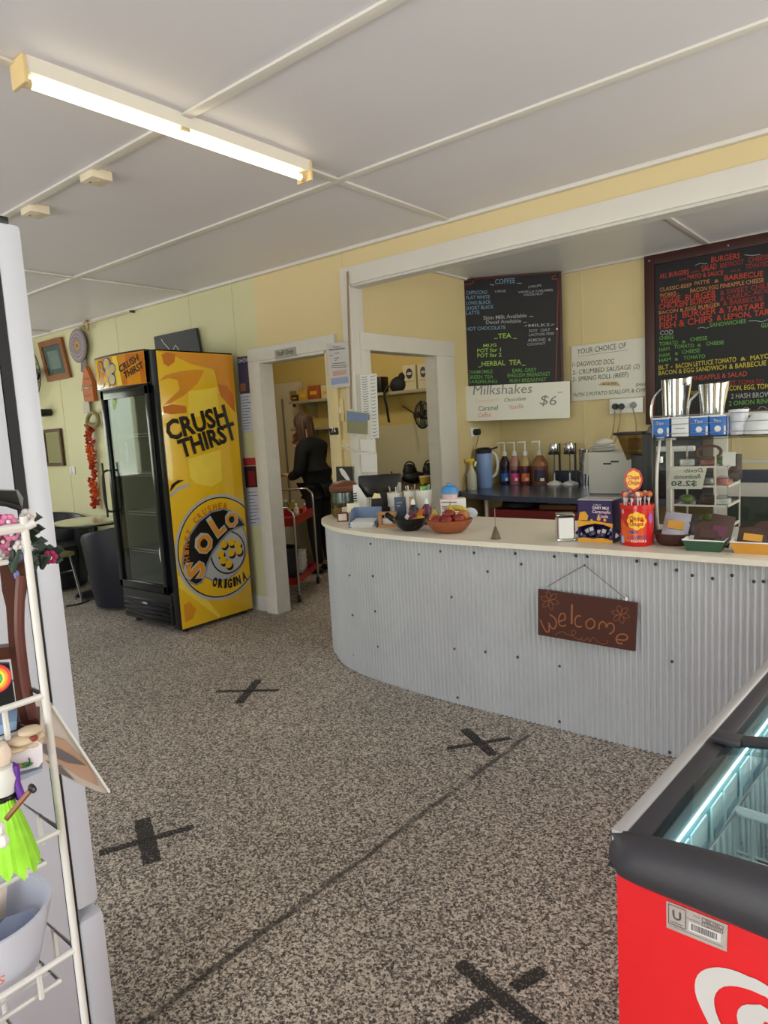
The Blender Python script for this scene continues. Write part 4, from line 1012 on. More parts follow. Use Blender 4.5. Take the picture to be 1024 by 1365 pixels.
for i, (dx, dy, dz, m1, m2, r, lb) in enumerate(((-.03, .0, .035, 0, 4, (-.5, .2, -.6), 'purple snack packet leaning in the black bowl'), (.03, .02, .04, 1, 2, (-.5, -.2, -.4), 'orange snack packet on the right of the black bowl'), (.03, -.03, .03, 2, 1, (-.9, .1, -.5), 'gold snack packet lowest at the front of the black bowl'))):
    packet(lb, p+Vector((dx, dy, dz)), .075, .08, mPk[m1], mPk[m2], r, 'snack packets in the black bowl')
# fruit bowl
p = Vector((-1.995, 2.985, CT)); t = thing('fruit_bowl', 'round wooden bowl filled with apples and pears on the counter', 'bowl', p)
mBowl = M('bowl_wood', (150, 82, 48), .35, var=.25, scale=10)
b = MB(); b.lathe([(.0, .004), (.06, 0), (.085, .01), (.115, .045), (.125, .068), (.120, .07), (.108, .048), (.08, .02), (.0, .014)], p, mBowl, 36, cap=False); b.build('bowl', t)
mAp = M('apple_skin', (126, 34, 28), .3, var=.35, scale=18); mAp2 = M('apple_blush', (176, 112, 58), .3, var=.3, scale=14); mPear = M('pear_skin', (176, 150, 60), .4, var=.15, scale=20); mStem = M('stem', (90, 66, 40), .7)
def apple(label, q, r, m):
    t = thing('apple', label, 'apple', q, rr.uniform(0, 6), 'apples in the fruit bowl')
    b = MB(); b.lathe([(0, r*.25), (r*.3, r*.05), (r*.75, r*.2), (r, r*.9), (r*.92, r*1.35), (r*.55, r*1.72), (r*.2, r*1.68), (0, r*1.5)], (0, 0, 0), m, 18, cap=False); b.build('flesh', t, world=False)
    b = MB(); b.tube([(0, 0, r*1.5), (.003, 0, r*2)], .0015, mStem, 5); b.build('stem', t, world=False)
for dx, dy, dz, m_, lb in ((-.07, -.03, .034, mAp2, 'blushed apple at the left of the fruit bowl'), (-.035, -.065, .032, mAp, 'red apple at the front left of the fruit bowl'), (.025, -.06, .034, mAp, 'dark red apple front and centre in the fruit bowl'), (.075, -.02, .04, mAp, 'large red apple at the right rim of the fruit bowl'), (.06, .045, .05, mAp2, 'blushed apple at the back right of the fruit bowl'), (.0, .0, .06, mAp, 'red apple on top of the pile in the fruit bowl'), (-.04, .05, .045, mAp2, 'blushed apple at the back left of the fruit bowl')):
    apple(lb, p+Vector((dx, dy, dz)), .034, m_)
def banana(label, q, rz):
    t = thing('banana', label, 'banana', q, rz)
    pts = arc((0, 0, 0), (.07, 0, 0), (0, 0, .06), .3, 2.6, 12)
    b = MB(); b.tube(pts, [.004, .010, .014, .015, .016, .016, .016, .016, .015, .014, .012, .008, .004], M('banana_skin', (196, 170, 70), .45, var=.15, scale=30), 8); b.build('flesh', t, world=False)
    b = MB(); b.tube([pts[-1], pts[-1]+Vector((-.006, 0, -.014))], .004, mStem, 6); b.build('stem', t, world=False)
banana('greenish banana lying across the back of the fruit bowl', p+Vector((0, .07, .06)), .3)
for dx, dy, dz, rz_, lb in ((-.09, .0, .05, 0, 'yellow pear at the far left of the fruit bowl'), (-.005, .02, .075, 1, 'yellow pear standing in the middle of the fruit bowl')):
    q = p+Vector((dx, dy, dz)); t = thing('pear', lb, 'pear', q)
    b = MB(); b.lathe([(0, 0), (.02, .002), (.03, .018), (.026, .036), (.014, .052), (.009, .064), (0, .068)], q, mPear, 16, cap=False); b.build('flesh', t); b = MB(); b.tube([q+Vector((0, 0, .066)), q+Vector((.004, 0, .085))], .0018, mStem, 5); b.build('stem', t)
# bill spike
p = Vector((-1.655, 2.875, CT)); t = thing('bill_spike', 'brass bill spike with a flared base standing alone on the counter', 'bill spike', p)
mBr = M('aged_brass', (92, 80, 64), .4, metal=.7, var=.2)
b = MB(); b.lathe([(.026, 0), (.027, .004), (.018, .03), (.007, .055), (.004, .062), (0, .063)], p, mBr, 6); b.build('base', t); b = MB(); b.tube([p+Vector((0, 0, .06)), p+Vector((0, 0, .15))], .0018, M('spike_steel', (140, 130, 120), .3, metal=.8), 6); b.build('spike', t)
# napkin dispenser
p = Vector((-1.335, 2.96, CT)); rz = facing(p)+.1; t = thing('napkin_dispenser', 'chrome napkin dispenser with white napkins left of the purple box', 'napkin dispenser', p, rz)
b = MB(); b.box(-.04, .04, -.048, .048, .0, .012, mChrome, .004); b.box(-.04, .04, -.05, .05, .118, .125, mChrome, .003); b.box(-.04, -.036, -.048, .048, .01, .12, mChrome); b.box(.036, .04, -.048, .048, .01, .12, mChrome); b.build('case', t, world=False)
b = MB(); b.box(-.034, .034, -.055, .045, .014, .112, mPaper, .006); b.build('napkins', t, world=False)
b = flat(MB()); b.box(-.03, .03, -.053, -.0505, .111, .123, mBlk, .001); b.build('slot', t, world=False)
# purple chocolate box
p = Vector((-1.185, 2.945, CT)); rz = .02
t = thing('chocolate_box', 'purple cardboard display box of chocolates with a yellow wave', 'display box', p, rz)
mPur = M('box_purple', (44, 28, 84), .4); mPurD = M('box_inner', (30, 20, 34), .6); mYw = M('box_yellow', (220, 160, 40), .4, var=.1, scale=30); mCard = M('grey_card', (176, 172, 170), .6); mPink = M('script_pink', (228, 190, 206), .5)
bw, bd_, bh = .16, .12, .19
b = MB(); b.box(-bw/2, bw/2, bd_-.004, bd_, 0, bh, mPur); b.box(-bw/2, -bw/2+.004, 0, bd_, 0, bh, mPur); b.box(bw/2-.004, bw/2, 0, bd_, 0, bh, mPur); b.box(-bw/2, bw/2, 0, bd_, 0, .004, mPur)
b.box(-bw/2, bw/2, 0, .004, .085, bh, mPur); b.box(-bw/2, bw/2, 0, .004, 0, .022, mPur); b.box(-bw/2, bw/2, 0, bd_, bh, bh+.004, mCard); b.build('box_body', t, world=False)
b = flat(MB())
w1 = [(-.08, .10), (-.05, .096), (0, .098), (.04, .092), (.08, .088)]; w2 = [(.08, .068), (.04, .082), (0, .086), (-.04, .078), (-.08, .066)]
b.face([Vector((x, -.0008, z)) for x, z in w1+w2], mYw); b.face([Vector((x, -.0008, z)) for x, z in ((-.08, 0), (.08, 0), (.08, .012), (.03, .022), (-.01, .016), (-.05, .02), (-.08, .016))], mYw)
N0 = (0, -1, 0)
b.face([Vector((x, -.0008, z)) for x, z in ((-.076, .10), (-.035, .10), (-.03, .12), (-.045, .14), (-.07, .135))], mYw)
b.text('Cadbury', (-.005, 0, .168), (.03, 0, .168), mPink, N0, shear=.3); b.text('DAIRY MILK', (-.01, 0, .152), (.066, 0, .150), mPaper, N0, h=.012, bold=.02); b.text('Caramello', (-.012, 0, .134), (.072, 0, .132), mPink, N0, h=.014, bold=.02, shear=.2); b.text('Koala', (.012, 0, .114), (.06, 0, .113), mPink, N0, h=.014, bold=.02, shear=.2)
for x, z, r in ((-.015, .10, .006), (.018, .108, .009), (.045, .103, .007)): b.disc((x, -.0012, z), (r, 0, 0), (0, 0, r), mYw, 14)
b.build('print', t, world=False, smooth=False)
for k in range(7):
    q = TR(*p) @ Vector((-.06+.02*k, .03+.02*(k % 2), .012+.008*(k % 3)))
    packet('small wrapped chocolate inside the purple display box', q, .03, .055, M('choc_wrap', (60, 40, 90), .25, var=.4, scale=60), mPaper, (-.5, .3*(k-3), .3), 'chocolates in the purple box', 'wrapped_chocolate', 'chocolate')
# lollipop tub
p = Vector((-1.005, 2.965, CT)); t = thing('lollipop_tub', 'round red plastic tub of lollipops right of the purple box', 'tub', p, facing(p))
mRed = M('tub_red', (206, 28, 28), .25, coat=.3); mOrg = M('tub_orange', (222, 92, 34), .25); mYe = M('logo_yellow', (240, 196, 50), .3); mRedL = M('logo_red', (196, 30, 34), .3)
R_ = .068; TH = .178
b = MB(); b.lathe([(0, .002), (R_-.006, 0), (R_, .008), (R_, TH-.02), (R_+.004, TH-.018), (R_+.004, TH), (R_-.002, TH), (R_-.004, TH-.01), (R_-.006, .012)], (0, 0, 0), mRed, 48, cap=False); b.build('tub_wall', t, world=False)
b = flat(MB())
def cyp(a, z, o=.0008): return Vector(((R_+o)*math.sin(a), -(R_+o)*math.cos(a), z))
def cpoly(pts, m, o):
    b.face([cyp(a, z, o) for a, z in pts], m)
def cflower(a0, z0, ra, rz_, m, o, n=8, rot=0):
    pts = []
    for k in range(48):
        th = 2*PI*k/48; r = 1+.13*abs(math.cos(n/2*th+rot))-.05
        pts.append((a0+ra*r*math.cos(th), z0+rz_*r*math.sin(th)))
    # fan strips so the patch follows the curved wall
    for k in range(48):
        b.face([cyp(a0, z0, o), cyp(*pts[k], o), cyp(*pts[(k+1) % 48], o)], m)
for k in range(12):
    a = -1.2+.2*k; b.face([cyp(a, .02), cyp(a+.2, .02), cyp(a+.2, .10+.02*math.sin(a*3)), cyp(a, .10+.02*math.sin((a-.2)*3))], mOrg if k < 8 else mRed)
cflower(-.02, .112, .55, .036, mYe, .0025); 
def ctext(txt, a0, a1, z, h, m, o=.004, bold=.02):
    k_ = len(txt)
    for i, ch in enumerate(txt):
        if ch == ' ': continue
        a = a0+(a1-a0)*i/k_; a2 = a0+(a1-a0)*(i+.82)/k_
        b.text(ch, cyp(a, z, o), cyp(a2, z, o), m, (math.sin((a+a2)/2), -math.cos((a+a2)/2), 0), h=h, off=.0005, bold=bold)
ctext('Chupa', -.42, .40, .116, .017, mRedL); ctext('Chups', -.42, .40, .092, .017, mRedL)
ctext('PINA', -.5, .1, .058, .012, M('tub_blue', (60, 70, 150), .3)); ctext('LOLLIPOPS', -.55, .7, .036, .013, M('tub_blue', (60, 70, 150), .3)); ctext('FLAVOURS', -.35, .55, .02, .009, mPaper)
b.face([cyp(-1.15, .012, .002), cyp(-.85, .012, .002), cyp(-.85, .042, .002), cyp(-1.15, .042, .002)], M('tub_pale_blue', (150, 180, 220), .4))
cflower(.9, .12, .18, .022, M('tub_violet', (170, 90, 180), .3), .002); cflower(-.95, .15, .12, .01, mGrey, .002)
b.build('label', t, world=False, smooth=False)
b = MB(); b.box(-.037, .037, -.006, -.003, .0, .0, mRed) if False else None
# header card on tub
b = MB(); pts = []
for k in range(48):
    th = 2*PI*k/48; r = 1+.05*abs(math.cos(4*th)); pts.append(Vector((-.012+.036*r*math.cos(th), .0, .282+.048*r*math.sin(th))))
b.prism(pts, (0, .003, 0), mRedL); b.prism([(-.02, .001, .17), (-.004, .001, .17), (-.004, .001, .24), (-.02, .001, .24)], (0, .002, 0), mRedL); hc = b.build('header_card', t, world=False)
b = flat(MB()); pts = []
for k in range(64):
    th = 2*PI*k/64; r = 1+.12*abs(math.cos(4*th)); pts.append(Vector((-.012+.027*r*math.cos(th), -.001, .282+.037*r*math.sin(th))))
b.face(pts, mYe); b.text('Chupa', (-.035, -.001, .285), (.012, -.001, .285), mRedL, N0, h=.017, bold=.03, off=.001); b.text('Chups', (-.035, -.001, .262), (.012, -.001, .262), mRedL, N0, h=.017, bold=.03, off=.001); b.build('emblem', hc, world=False, smooth=False)
mL = [M('lolly_orange', (206, 110, 50), .4), M('lolly_red', (176, 44, 50), .4), M('lolly_pink', (226, 150, 140), .4), M('lolly_dark', (110, 74, 84), .4), M('lolly_cream', (236, 200, 170), .4)]
for k in range(11):
    a = 2*PI*k/11; rr_ = .05 if k < 9 else .02
    q = p+Vector((rr_*math.cos(a), rr_*math.sin(a)*.8, TH-.03))
    lp = thing('lollipop', 'wrapped lollipop standing stick down in the red tub', 'lollipop', q, 0, 'lollipops in the red tub')
    b = MB(); b.tube([(0, 0, 0), (.004*math.cos(a), .004*math.sin(a), .062)], .0022, mPaper, 6); b.build('stick', lp, world=False)
    b = MB(); b.ell((.004*math.cos(a), .004*math.sin(a), .072), .0125, mL[k % 5], 10); b.build('lolly', lp, world=False)
    b = MB(); b.tube([(0, 0, .055), (.001, .001, .04)], [.007, .002], M('clear_wrap', (226, 214, 226), .3), 7); b.build('wrapper', lp, world=False)
# baskets --------------------------------------------------------------
p = Vector((-.865, 3.02, CT)); t = thing('round_basket', 'dark brown round basket holding a silver snack bag', 'basket', p)
b = MB(); b.lathe([(.0, .004), (.058, 0), (.07, .01), (.082, .05), (.08, .053), (.066, .014), (.0, .01)], p, M('basket_brown', (74, 42, 36), .6, bump=.4, bscale=120), 32, cap=False); b.build('bowl', t)
b = MB(); b.tube(arc(p+Vector((0, 0, .05)), (.081, 0, 0), (0, .081, 0), 0, 2*PI, 30)[:-1], .004, M('basket_brown', (74, 42, 36)), 6, closed=True); b.build('rim', t)
packet('silver snack bag with an orange label in the round brown basket', p+Vector((.0, -.01, .03)), .105, .115, M('bag_silver', (170, 170, 180), .25, metal=.4, var=.2, scale=30), mPk[2], (-.5, .12, .1))
packet('black snack packet behind the silver bag in the brown basket', p+Vector((.03, .03, .03)), .10, .10, M('pack_black', (40, 32, 34), .35), mPk[5], (-.3, .0, -.1))
def tray(label, q, m, rz):
    t = thing('snack_tray', label, 'tray', q, rz, 'plastic snack trays')
    b = MB(); w, d, h = .078, .052, .045
    lo = [Vector((sx*w*.8, sy*d*.8, 0)) for sx, sy in ((-1, -1), (1, -1), (1, 1), (-1, 1))]; hi = [Vector((sx*w, sy*d, h)) for sx, sy in ((-1, -1), (1, -1), (1, 1), (-1, 1))]; li = [Vector((v.x*.94, v.y*.92, .005)) for v in lo]; hh = [Vector((v.x*.95, v.y*.93, h)) for v in hi]
    b.grid([lo, hi], m, cv=True); b.grid([hi, hh], mWhite, cv=True); b.grid([hh, li], mWhite, cv=True); b.face(lo, m); b.face(li, mWhite); b.build('tray_body', t, world=False); 
    b = MB(); b.tube([v+Vector((0, 0, .001)) for v in hi], .0028, mWhite, 6, closed=True); b.build('rim', t, world=False)
    return t
pg = Vector((-.72, 2.935, CT)); tray('green plastic tray of brown chocolate bags beside the round basket', pg, M('tray_green', (50, 84, 60), .45), .05)
py = Vector((-.545, 2.945, CT)); tray('mustard yellow plastic tray of packets at the right end of the counter', py, M('tray_mustard', (206, 146, 56), .45), .05)
for q, dx, dy, w, h, m1, m2, r, lb in ((pg, -.0, -.0, .10, .115, 5, 5, (-.55, .12, .1), 'brown chocolate bag in front in the green tray'), (pg, .035, .03, .09, .13, 5, 0, (-.3, .15, .0), 'dark chocolate bag at the back of the green tray'),
                                (py, -.01, .0, .11, .095, 5, 2, (-.6, .1, .1), 'brown bag with yellow label in front in the mustard tray'), (py, .045, .035, .1, .11, 5, 5, (-.3, -.15, -.1), 'dark brown bag at the back of the mustard tray')):
    packet(lb, q+Vector((dx, dy, .012)), w, h, mPk[m1], mPk[m2], r)
# ================================================================ DISPLAY CASE
mFrm = M('case_frame_white', (206, 204, 198), .35); mAcr = glass_mat('acrylic', (236, 238, 236), .03, .9); mAcrE = M('acrylic_edge', (214, 208, 196), .25, var=.05)
CX0, CX1, CY0, CY1, CZ1 = -1.02, -.15, 3.13, 3.46, 1.335
t = thing('cake_display_case', 'clear cake display case with wire shelves and a black end post on the counter', 'display case', ((CX0+CX1)/2, 3.3, CT))
b = MB(); b.box(CX0-.015, CX0+.035, CY0, CY0+.05, CT, CZ1+.02, mBlk, .006); b.build('end_post', t)
b = MB(); b.tube(smooth_path([(CX0+.01, CY0+.02, CZ1+.02), (CX0+.02, CY0+.05, CZ1+.055), (CX0+.07, CY0+.1, CZ1+.085)], .01), .012, M('case_hinge_grey', (90, 90, 84), .4), 8); b.build('hinge_arm', t)
# curved end frame
prof = [(CY0+.03, CT+.02), (CY0+.005, CT+.09), (CY0, CT+.2), (CY0+.01, CT+.32), (CY0+.05, CZ1-.01)]
b = MB(); b.tube(smooth_path([(CX0+.048, y, z) for y, z in prof], .02), .007, mFrm, 8); b.build('curved_edge', t)
b = MB(); L_ = smooth_path([(0, y, z) for y, z in prof], .03); b.grid([[Vector((CX0+.05, p.y, p.z)) for p in L_], [Vector((CX1, p.y, p.z)) for p in L_]], mAcr); b.build('front_pane', t)
b = MB(); b.box(CX0, CX1, CY0+.02, CY1, CZ1-.012, CZ1-.002, mAcr); b.build('top_pane', t, smooth=False)
b = MB()
for yy in (CY0+.035, CY0+.09):
    for k in range(9): b.box(CX0+.08+.095*k, CX0+.14+.095*k, yy, yy+.006, CZ1-.002, CZ1+.004, mBlk)
b.build('slot_strip', t)['kind'] = 'stuff'
b = MB(); b.box(CX0-.01, CX1, CY0, CY1, CT, CT+.018, mFrm, .004); b.build('case_floor', t)
b = MB(); b.box(CX1-.02, CX1, CY0, CY0+.03, CT, CZ1, mFrm); b.box(CX1-.02, CX1, CY1-.03, CY1, CT, CZ1, mFrm); b.box(CX0, CX0+.02, CY1-.03, CY1, CT, CZ1, mFrm); b.build('frame_posts', t)
SX0, SX1 = -.915, -.69
items_c = [M('cake_pink', (196, 120, 110), .6, var=.4, scale=50), M('cake_green', (120, 150, 60), .6, var=.3, scale=50), M('cake_brown', (90, 56, 44), .6, var=.3, scale=50), M('wrap_clear', (206, 206, 204), .25, var=.2, scale=60), M('cake_cream', (222, 206, 170), .6)]
sh_z = (.935, 1.03, 1.115, 1.20)
for i, z in enumerate(sh_z):
    b = MB(); b.box(SX0, SX1, CY0+.05, CY1-.06, z, z+.004, mAcr); b.box(SX0, SX1, CY0+.045, CY0+.052, z-.002, z+.006, mAcrE); b.box(SX1-.004, SX1+.003, CY0+.045, CY1-.06, z-.002, z+.008, mAcrE); b.build('shelf', t)
b = MB()
for x, y in ((SX0, CY0+.05), (SX1-.05, CY0+.05), (SX1, CY1-.06), (SX0, CY1-.06)): b.box(x-.003, x+.003, y-.003, y+.003, CT+.018, 1.285, mAcrE)
b.build('shelf_uprights', t)
rr = random.Random(4)
lbs = ['on the lowest shelf', 'on the second lowest shelf', 'on the shelf below the top one', 'on the topmost shelf']
nm = [('pink iced slice', 0), ('green wrapped roll', 1), ('brown chocolate slice', 2), ('cling wrapped sandwich', 3)]
for i, z in enumerate(sh_z):
    for k in range(3):
        l_, mi_ = nm[(i+k) % 4]
        q = Vector((SX0+.04+.075*k, CY0+.12+.05*(k % 2), z+.004))
        o = thing('wrapped_cake', '%s %s, %s' % (l_, lbs[i].replace('the lowest shelf', 'the lowest cake shelf').replace('the second lowest shelf', 'the second lowest cake shelf').replace('the topmost shelf', 'the topmost cake shelf'), ('left end', 'middle', 'right end')[k]), 'cake', q, rr.uniform(-.5, .5), 'wrapped cakes in the display case')
        b = MB()
        if mi_ == 1: b.ell((0, 0, .02), (.028, .022, .02), items_c[1], 12)
        else: b.box(-.03, .03, -.025, .025, 0, .022+.008*rr.random(), items_c[mi_], .006)
        b.build('cake', o, world=False)
        b = MB(); b.ell((0, 0, .018), (.036, .031, .022), mAcr, 10); b.build('cling_wrap', o, world=False)
# hanging bits on the right of the shelves
q = at(972, 612, y=3.2); t2 = thing('price_ticket', 'white price ticket with a dark strap hanging at the upper right of the cake shelves', 'ticket', q)
b = MB(); b.box(q.x-.025, q.x+.025, q.y, q.y+.003, q.z-.03, q.z+.03, mPaper); b.build('ticket', t2); b = MB(); b.box(q.x-.005, q.x+.045, q.y+.02, q.y+.035, q.z-.09, q.z+.02, mPk[5], .006); b.build('strap', t2)
q = at(945, 603, y=3.25); b = MB(); b.tube(arc(q, (.05, 0, 0), (0, .02, .028), 0, 2*PI, 24)[:-1], .007, M('twine_brown', (110, 76, 56), .8), 6, closed=True); tag(b.build('twine_ring'), 'brown twine ring hanging under the top of the display case', 'ring')
# handwritten card
cs = [hit(x, y, (0, CY0+.02, 0), (0, 1, 0)) for x, y in ((894, 622), (943, 622), (936, 652), (889, 652))]
b = MB(); b.prism(cs, (0, .001, 0), M('card_cream', (206, 204, 190), .7)); o = tag(b.build('price_card', smooth=False), 'handwritten card seen mirrored inside the display case front, price 2.50', 'card')
b = flat(MB()); mGi = M('green_ink', (50, 84, 76), .6)
def cc_(u, v): return cs[3].lerp(cs[2], u).lerp(cs[0].lerp(cs[1], u), v)+Vector((0, -.0005, 0))
b.text('Devils', cc_(.42, .74), cc_(.92, .76), mGi, N0, h=.017, mirror=True, shear=.2); b.text('Redmonds', cc_(.16, .46), cc_(.9, .48), mGi, N0, h=.018, mirror=True, shear=.2, bold=.01); b.text('$2.50', cc_(.12, .14), cc_(.84, .16), mGi, N0, h=.022, mirror=True, bold=.02); b.build('handwriting', o, smooth=False)
# stack of things on top: wire rail, tins, bowl, jugs
ZR = 1.338
mRailG = M('rail_grey', (150, 152, 156), .35, metal=.6)
t = thing('wire_gallery', 'chrome wire rail running along the top of the display case', 'wire rail', (-.6, 3.12, ZR))
b = MB(); 
for z in (.015, .055, .092): b.tube([(CX0+.03, CY0-.005, ZR+z), (CX1, CY0-.005, ZR+z)], .0018, mRailG, 6)
for x in (CX0+.035, -.68, -.2): b.tube([(x, CY0-.005, ZR), (x, CY0-.005, ZR+.095)], .002, mRailG, 6)
b.tube([(CX0+.03, CY0-.005, ZR+.092), (CX0+.03, CY1-.05, ZR+.092)], .002, mRailG, 6)
b.build('rails', t)
mTinB = M('tin_blue', (44, 106, 190), .3); mTinW = M('tin_white', (216, 220, 222), .35)
def tin(label, x0, x1, body, txt=True):
    x = (x0+x1)/2; w = (x1-x0)/2; q = Vector((x, CY0+.055, ZR))
    t = thing('tea_carton', label, 'carton', q, 0, 'small cartons behind the wire rail')
    b = MB(); b.box(-w, w, -.035, .035, 0, .078, body, .004); b.build('carton_body', t, world=False)
    b = MB(); b.box(-w*.99, w*.99, -.035, .035, .078, .086, mTinW, .003); b.build('lid', t, world=False)
    b = flat(MB())
    if txt: b.disc((-.0, -.036, .028), (.013, 0, 0), (0, 0, .013), mTinW, 18); b.text('Tips', (-w*.5, -.036, .056), (w*.4, -.036, .056), mTinW, N0, off=.001); b.box(w*.75, w*.98, -.037, -.0355, .004, .04, mTinW)
    else: b.ribbon([(-w*.6, -.036, .035), (w*.6, -.036, .035)], .003, mInk, N0, .001)
    b.build('print', t, world=False)
    return t
def X_(px): return at(px, 566, y=CY0+.02).x
tin('leftmost blue and white tea carton behind the wire rail', X_(869), X_(892), mTinB)
tin('plain white carton between two blue cartons behind the wire rail', X_(895), X_(918), mTinW, False)
tin('blue tea carton just right of the plain white carton', X_(920), X_(944), mTinB)
tin('rightmost blue tea carton beside the clear jar behind the wire rail', X_(946), X_(968), mTinB)
q = Vector(((X_(972)+X_(992))/2, CY0+.06, ZR)); t = thing('glass_canister', 'pale patterned canister right of the blue tea cartons', 'canister', q)
b = MB(); b.lathe([(0, 0), (.034, 0), (.036, .01), (.036, .09), (.03, .098), (0, .1)], q, M('canister_pattern', (196, 200, 208), .3, var=.3, scale=45), 24); b.build('canister_body', t); b = MB(); b.lathe([(.038, .09), (.038, .104), (0, .106)], q, mTinW, 24); b.build('lid', t)
q = Vector((X_(1010)+.01, CY0+.08, ZR)); t = thing('upturned_bowl', 'white upturned bowl at the right end of the display case top', 'bowl', q)
b = MB(); b.lathe([(.075, 0), (.076, .01), (.072, .045), (.045, .075), (.04, .082), (.03, .083), (.028, .075), (0, .074)], q, mTinW, 32, cap=False); b.build('bowl', t)
mSteel = M('polished_steel', (196, 198, 202), .12, metal=1., var=.03)
def jug(label, q, r0, r1, h, hside, rot):
    t = thing('steel_jug', label, 'jug', q, rot, 'steel jugs on the display case')
    b = MB(); n = 40; rows = []
    for (r, z) in ((0, .002), (r0, 0), (r0*1.02, h*.1), (r0*1.06, h*.5), (r1, h*.9), (r1*1.04, h), (r1*1.0, h), (r1*.96, h*.9), (r0*1.0, h*.5), (r0*.9, .01)):
        row = []
        for k in range(n):
            a = 2*PI*k/n; s_ = 1+ (.22*max(0, math.cos(a))**14 if z > h*.85 else 0)
            row.append(Vector((r*s_*math.cos(a), r*s_*math.sin(a), z+(.008*max(0, math.cos(a))**8 if z > h*.95 else 0))))
        rows.append(row)
    b.grid(rows, mSteel, cv=True); b.build('jug_body', t, world=False)
    b = MB(); b.tube(smooth_path([(-r1*.98, 0, h*.85), (-r1-.035, 0, h*.68), (-r1-.045, 0, h*.4), (-r1-.03, 0, h*.14), (-r0*1.0, 0, h*.10)], .008), .006, mSteel, 8); b.build('handle', t, world=False)
jug('larger steel jug on the left', Vector((-.942, 3.31, ZR)), .052, .058, .255, 1, .2)
jug('smaller polished steel jug on the right behind the tea cartons', Vector((-.785, 3.31, ZR)), .046, .055, .222, 1, .35)
# ================================================================ KITCHEN
KW = YB-.004
def kp(px, py, y=KW-.012): return hit(px, py, (0, y, 0), (0, 1, 0))
mBoard = M('blackboard', (22, 22, 26), .55, var=.1, scale=8); mFrameR = M('maroon_frame', (62, 28, 26), .4, var=.1)
cR = M('chalk_red', (176, 62, 44), .8); cDR = M('chalk_dark_red', (140, 48, 44), .8); cO = M('chalk_orange', (176, 118, 70), .8); cG = M('chalk_green', (96, 148, 74), .8); cY = M('chalk_yellow', (178, 164, 58), .8); cW = M('chalk_grey', (150, 152, 156), .8); cB = M('chalk_blue', (116, 146, 170), .8); cP = M('chalk_pinkred', (160, 70, 60), .8); cLG = M('chalk_lime', (150, 186, 84), .8)
# menu board
yb = KW-.03; mx0 = kp(859, 342, yb).x; mtop = 2.655; mbot = kp(866, 566, yb).z; mx1 = mx0+1.75
t = thing('menu_board', 'large blackboard menu in a wide maroon frame listing burgers and sandwiches', 'menu board', ((mx0+mx1)/2, yb, mbot))
b = MB(); b.box(mx0+.05, mx1-.05, yb+.008, yb+.02, mbot+.05, mtop-.05, mBoard); pb = b.build('board_panel', t, smooth=False)
b = MB(); fw = .075
b.box(mx0, mx0+fw, yb-.008, yb+.026, mbot, mtop, mFrameR, .004); b.box(mx1-fw, mx1, yb-.008, yb+.026, mbot, mtop, mFrameR, .004); b.box(mx0, mx1, yb-.006, yb+.024, mtop-fw, mtop, mFrameR, .004); b.box(mx0, mx1, yb-.006, yb+.024, mbot, mbot+fw, mFrameR, .004); b.build('frame', t)
b = flat(MB())
def mq(x, y): return hit(850+x/5.253, 300+y/5.253, (0, yb+.0075, 0), (0, 1, 0))
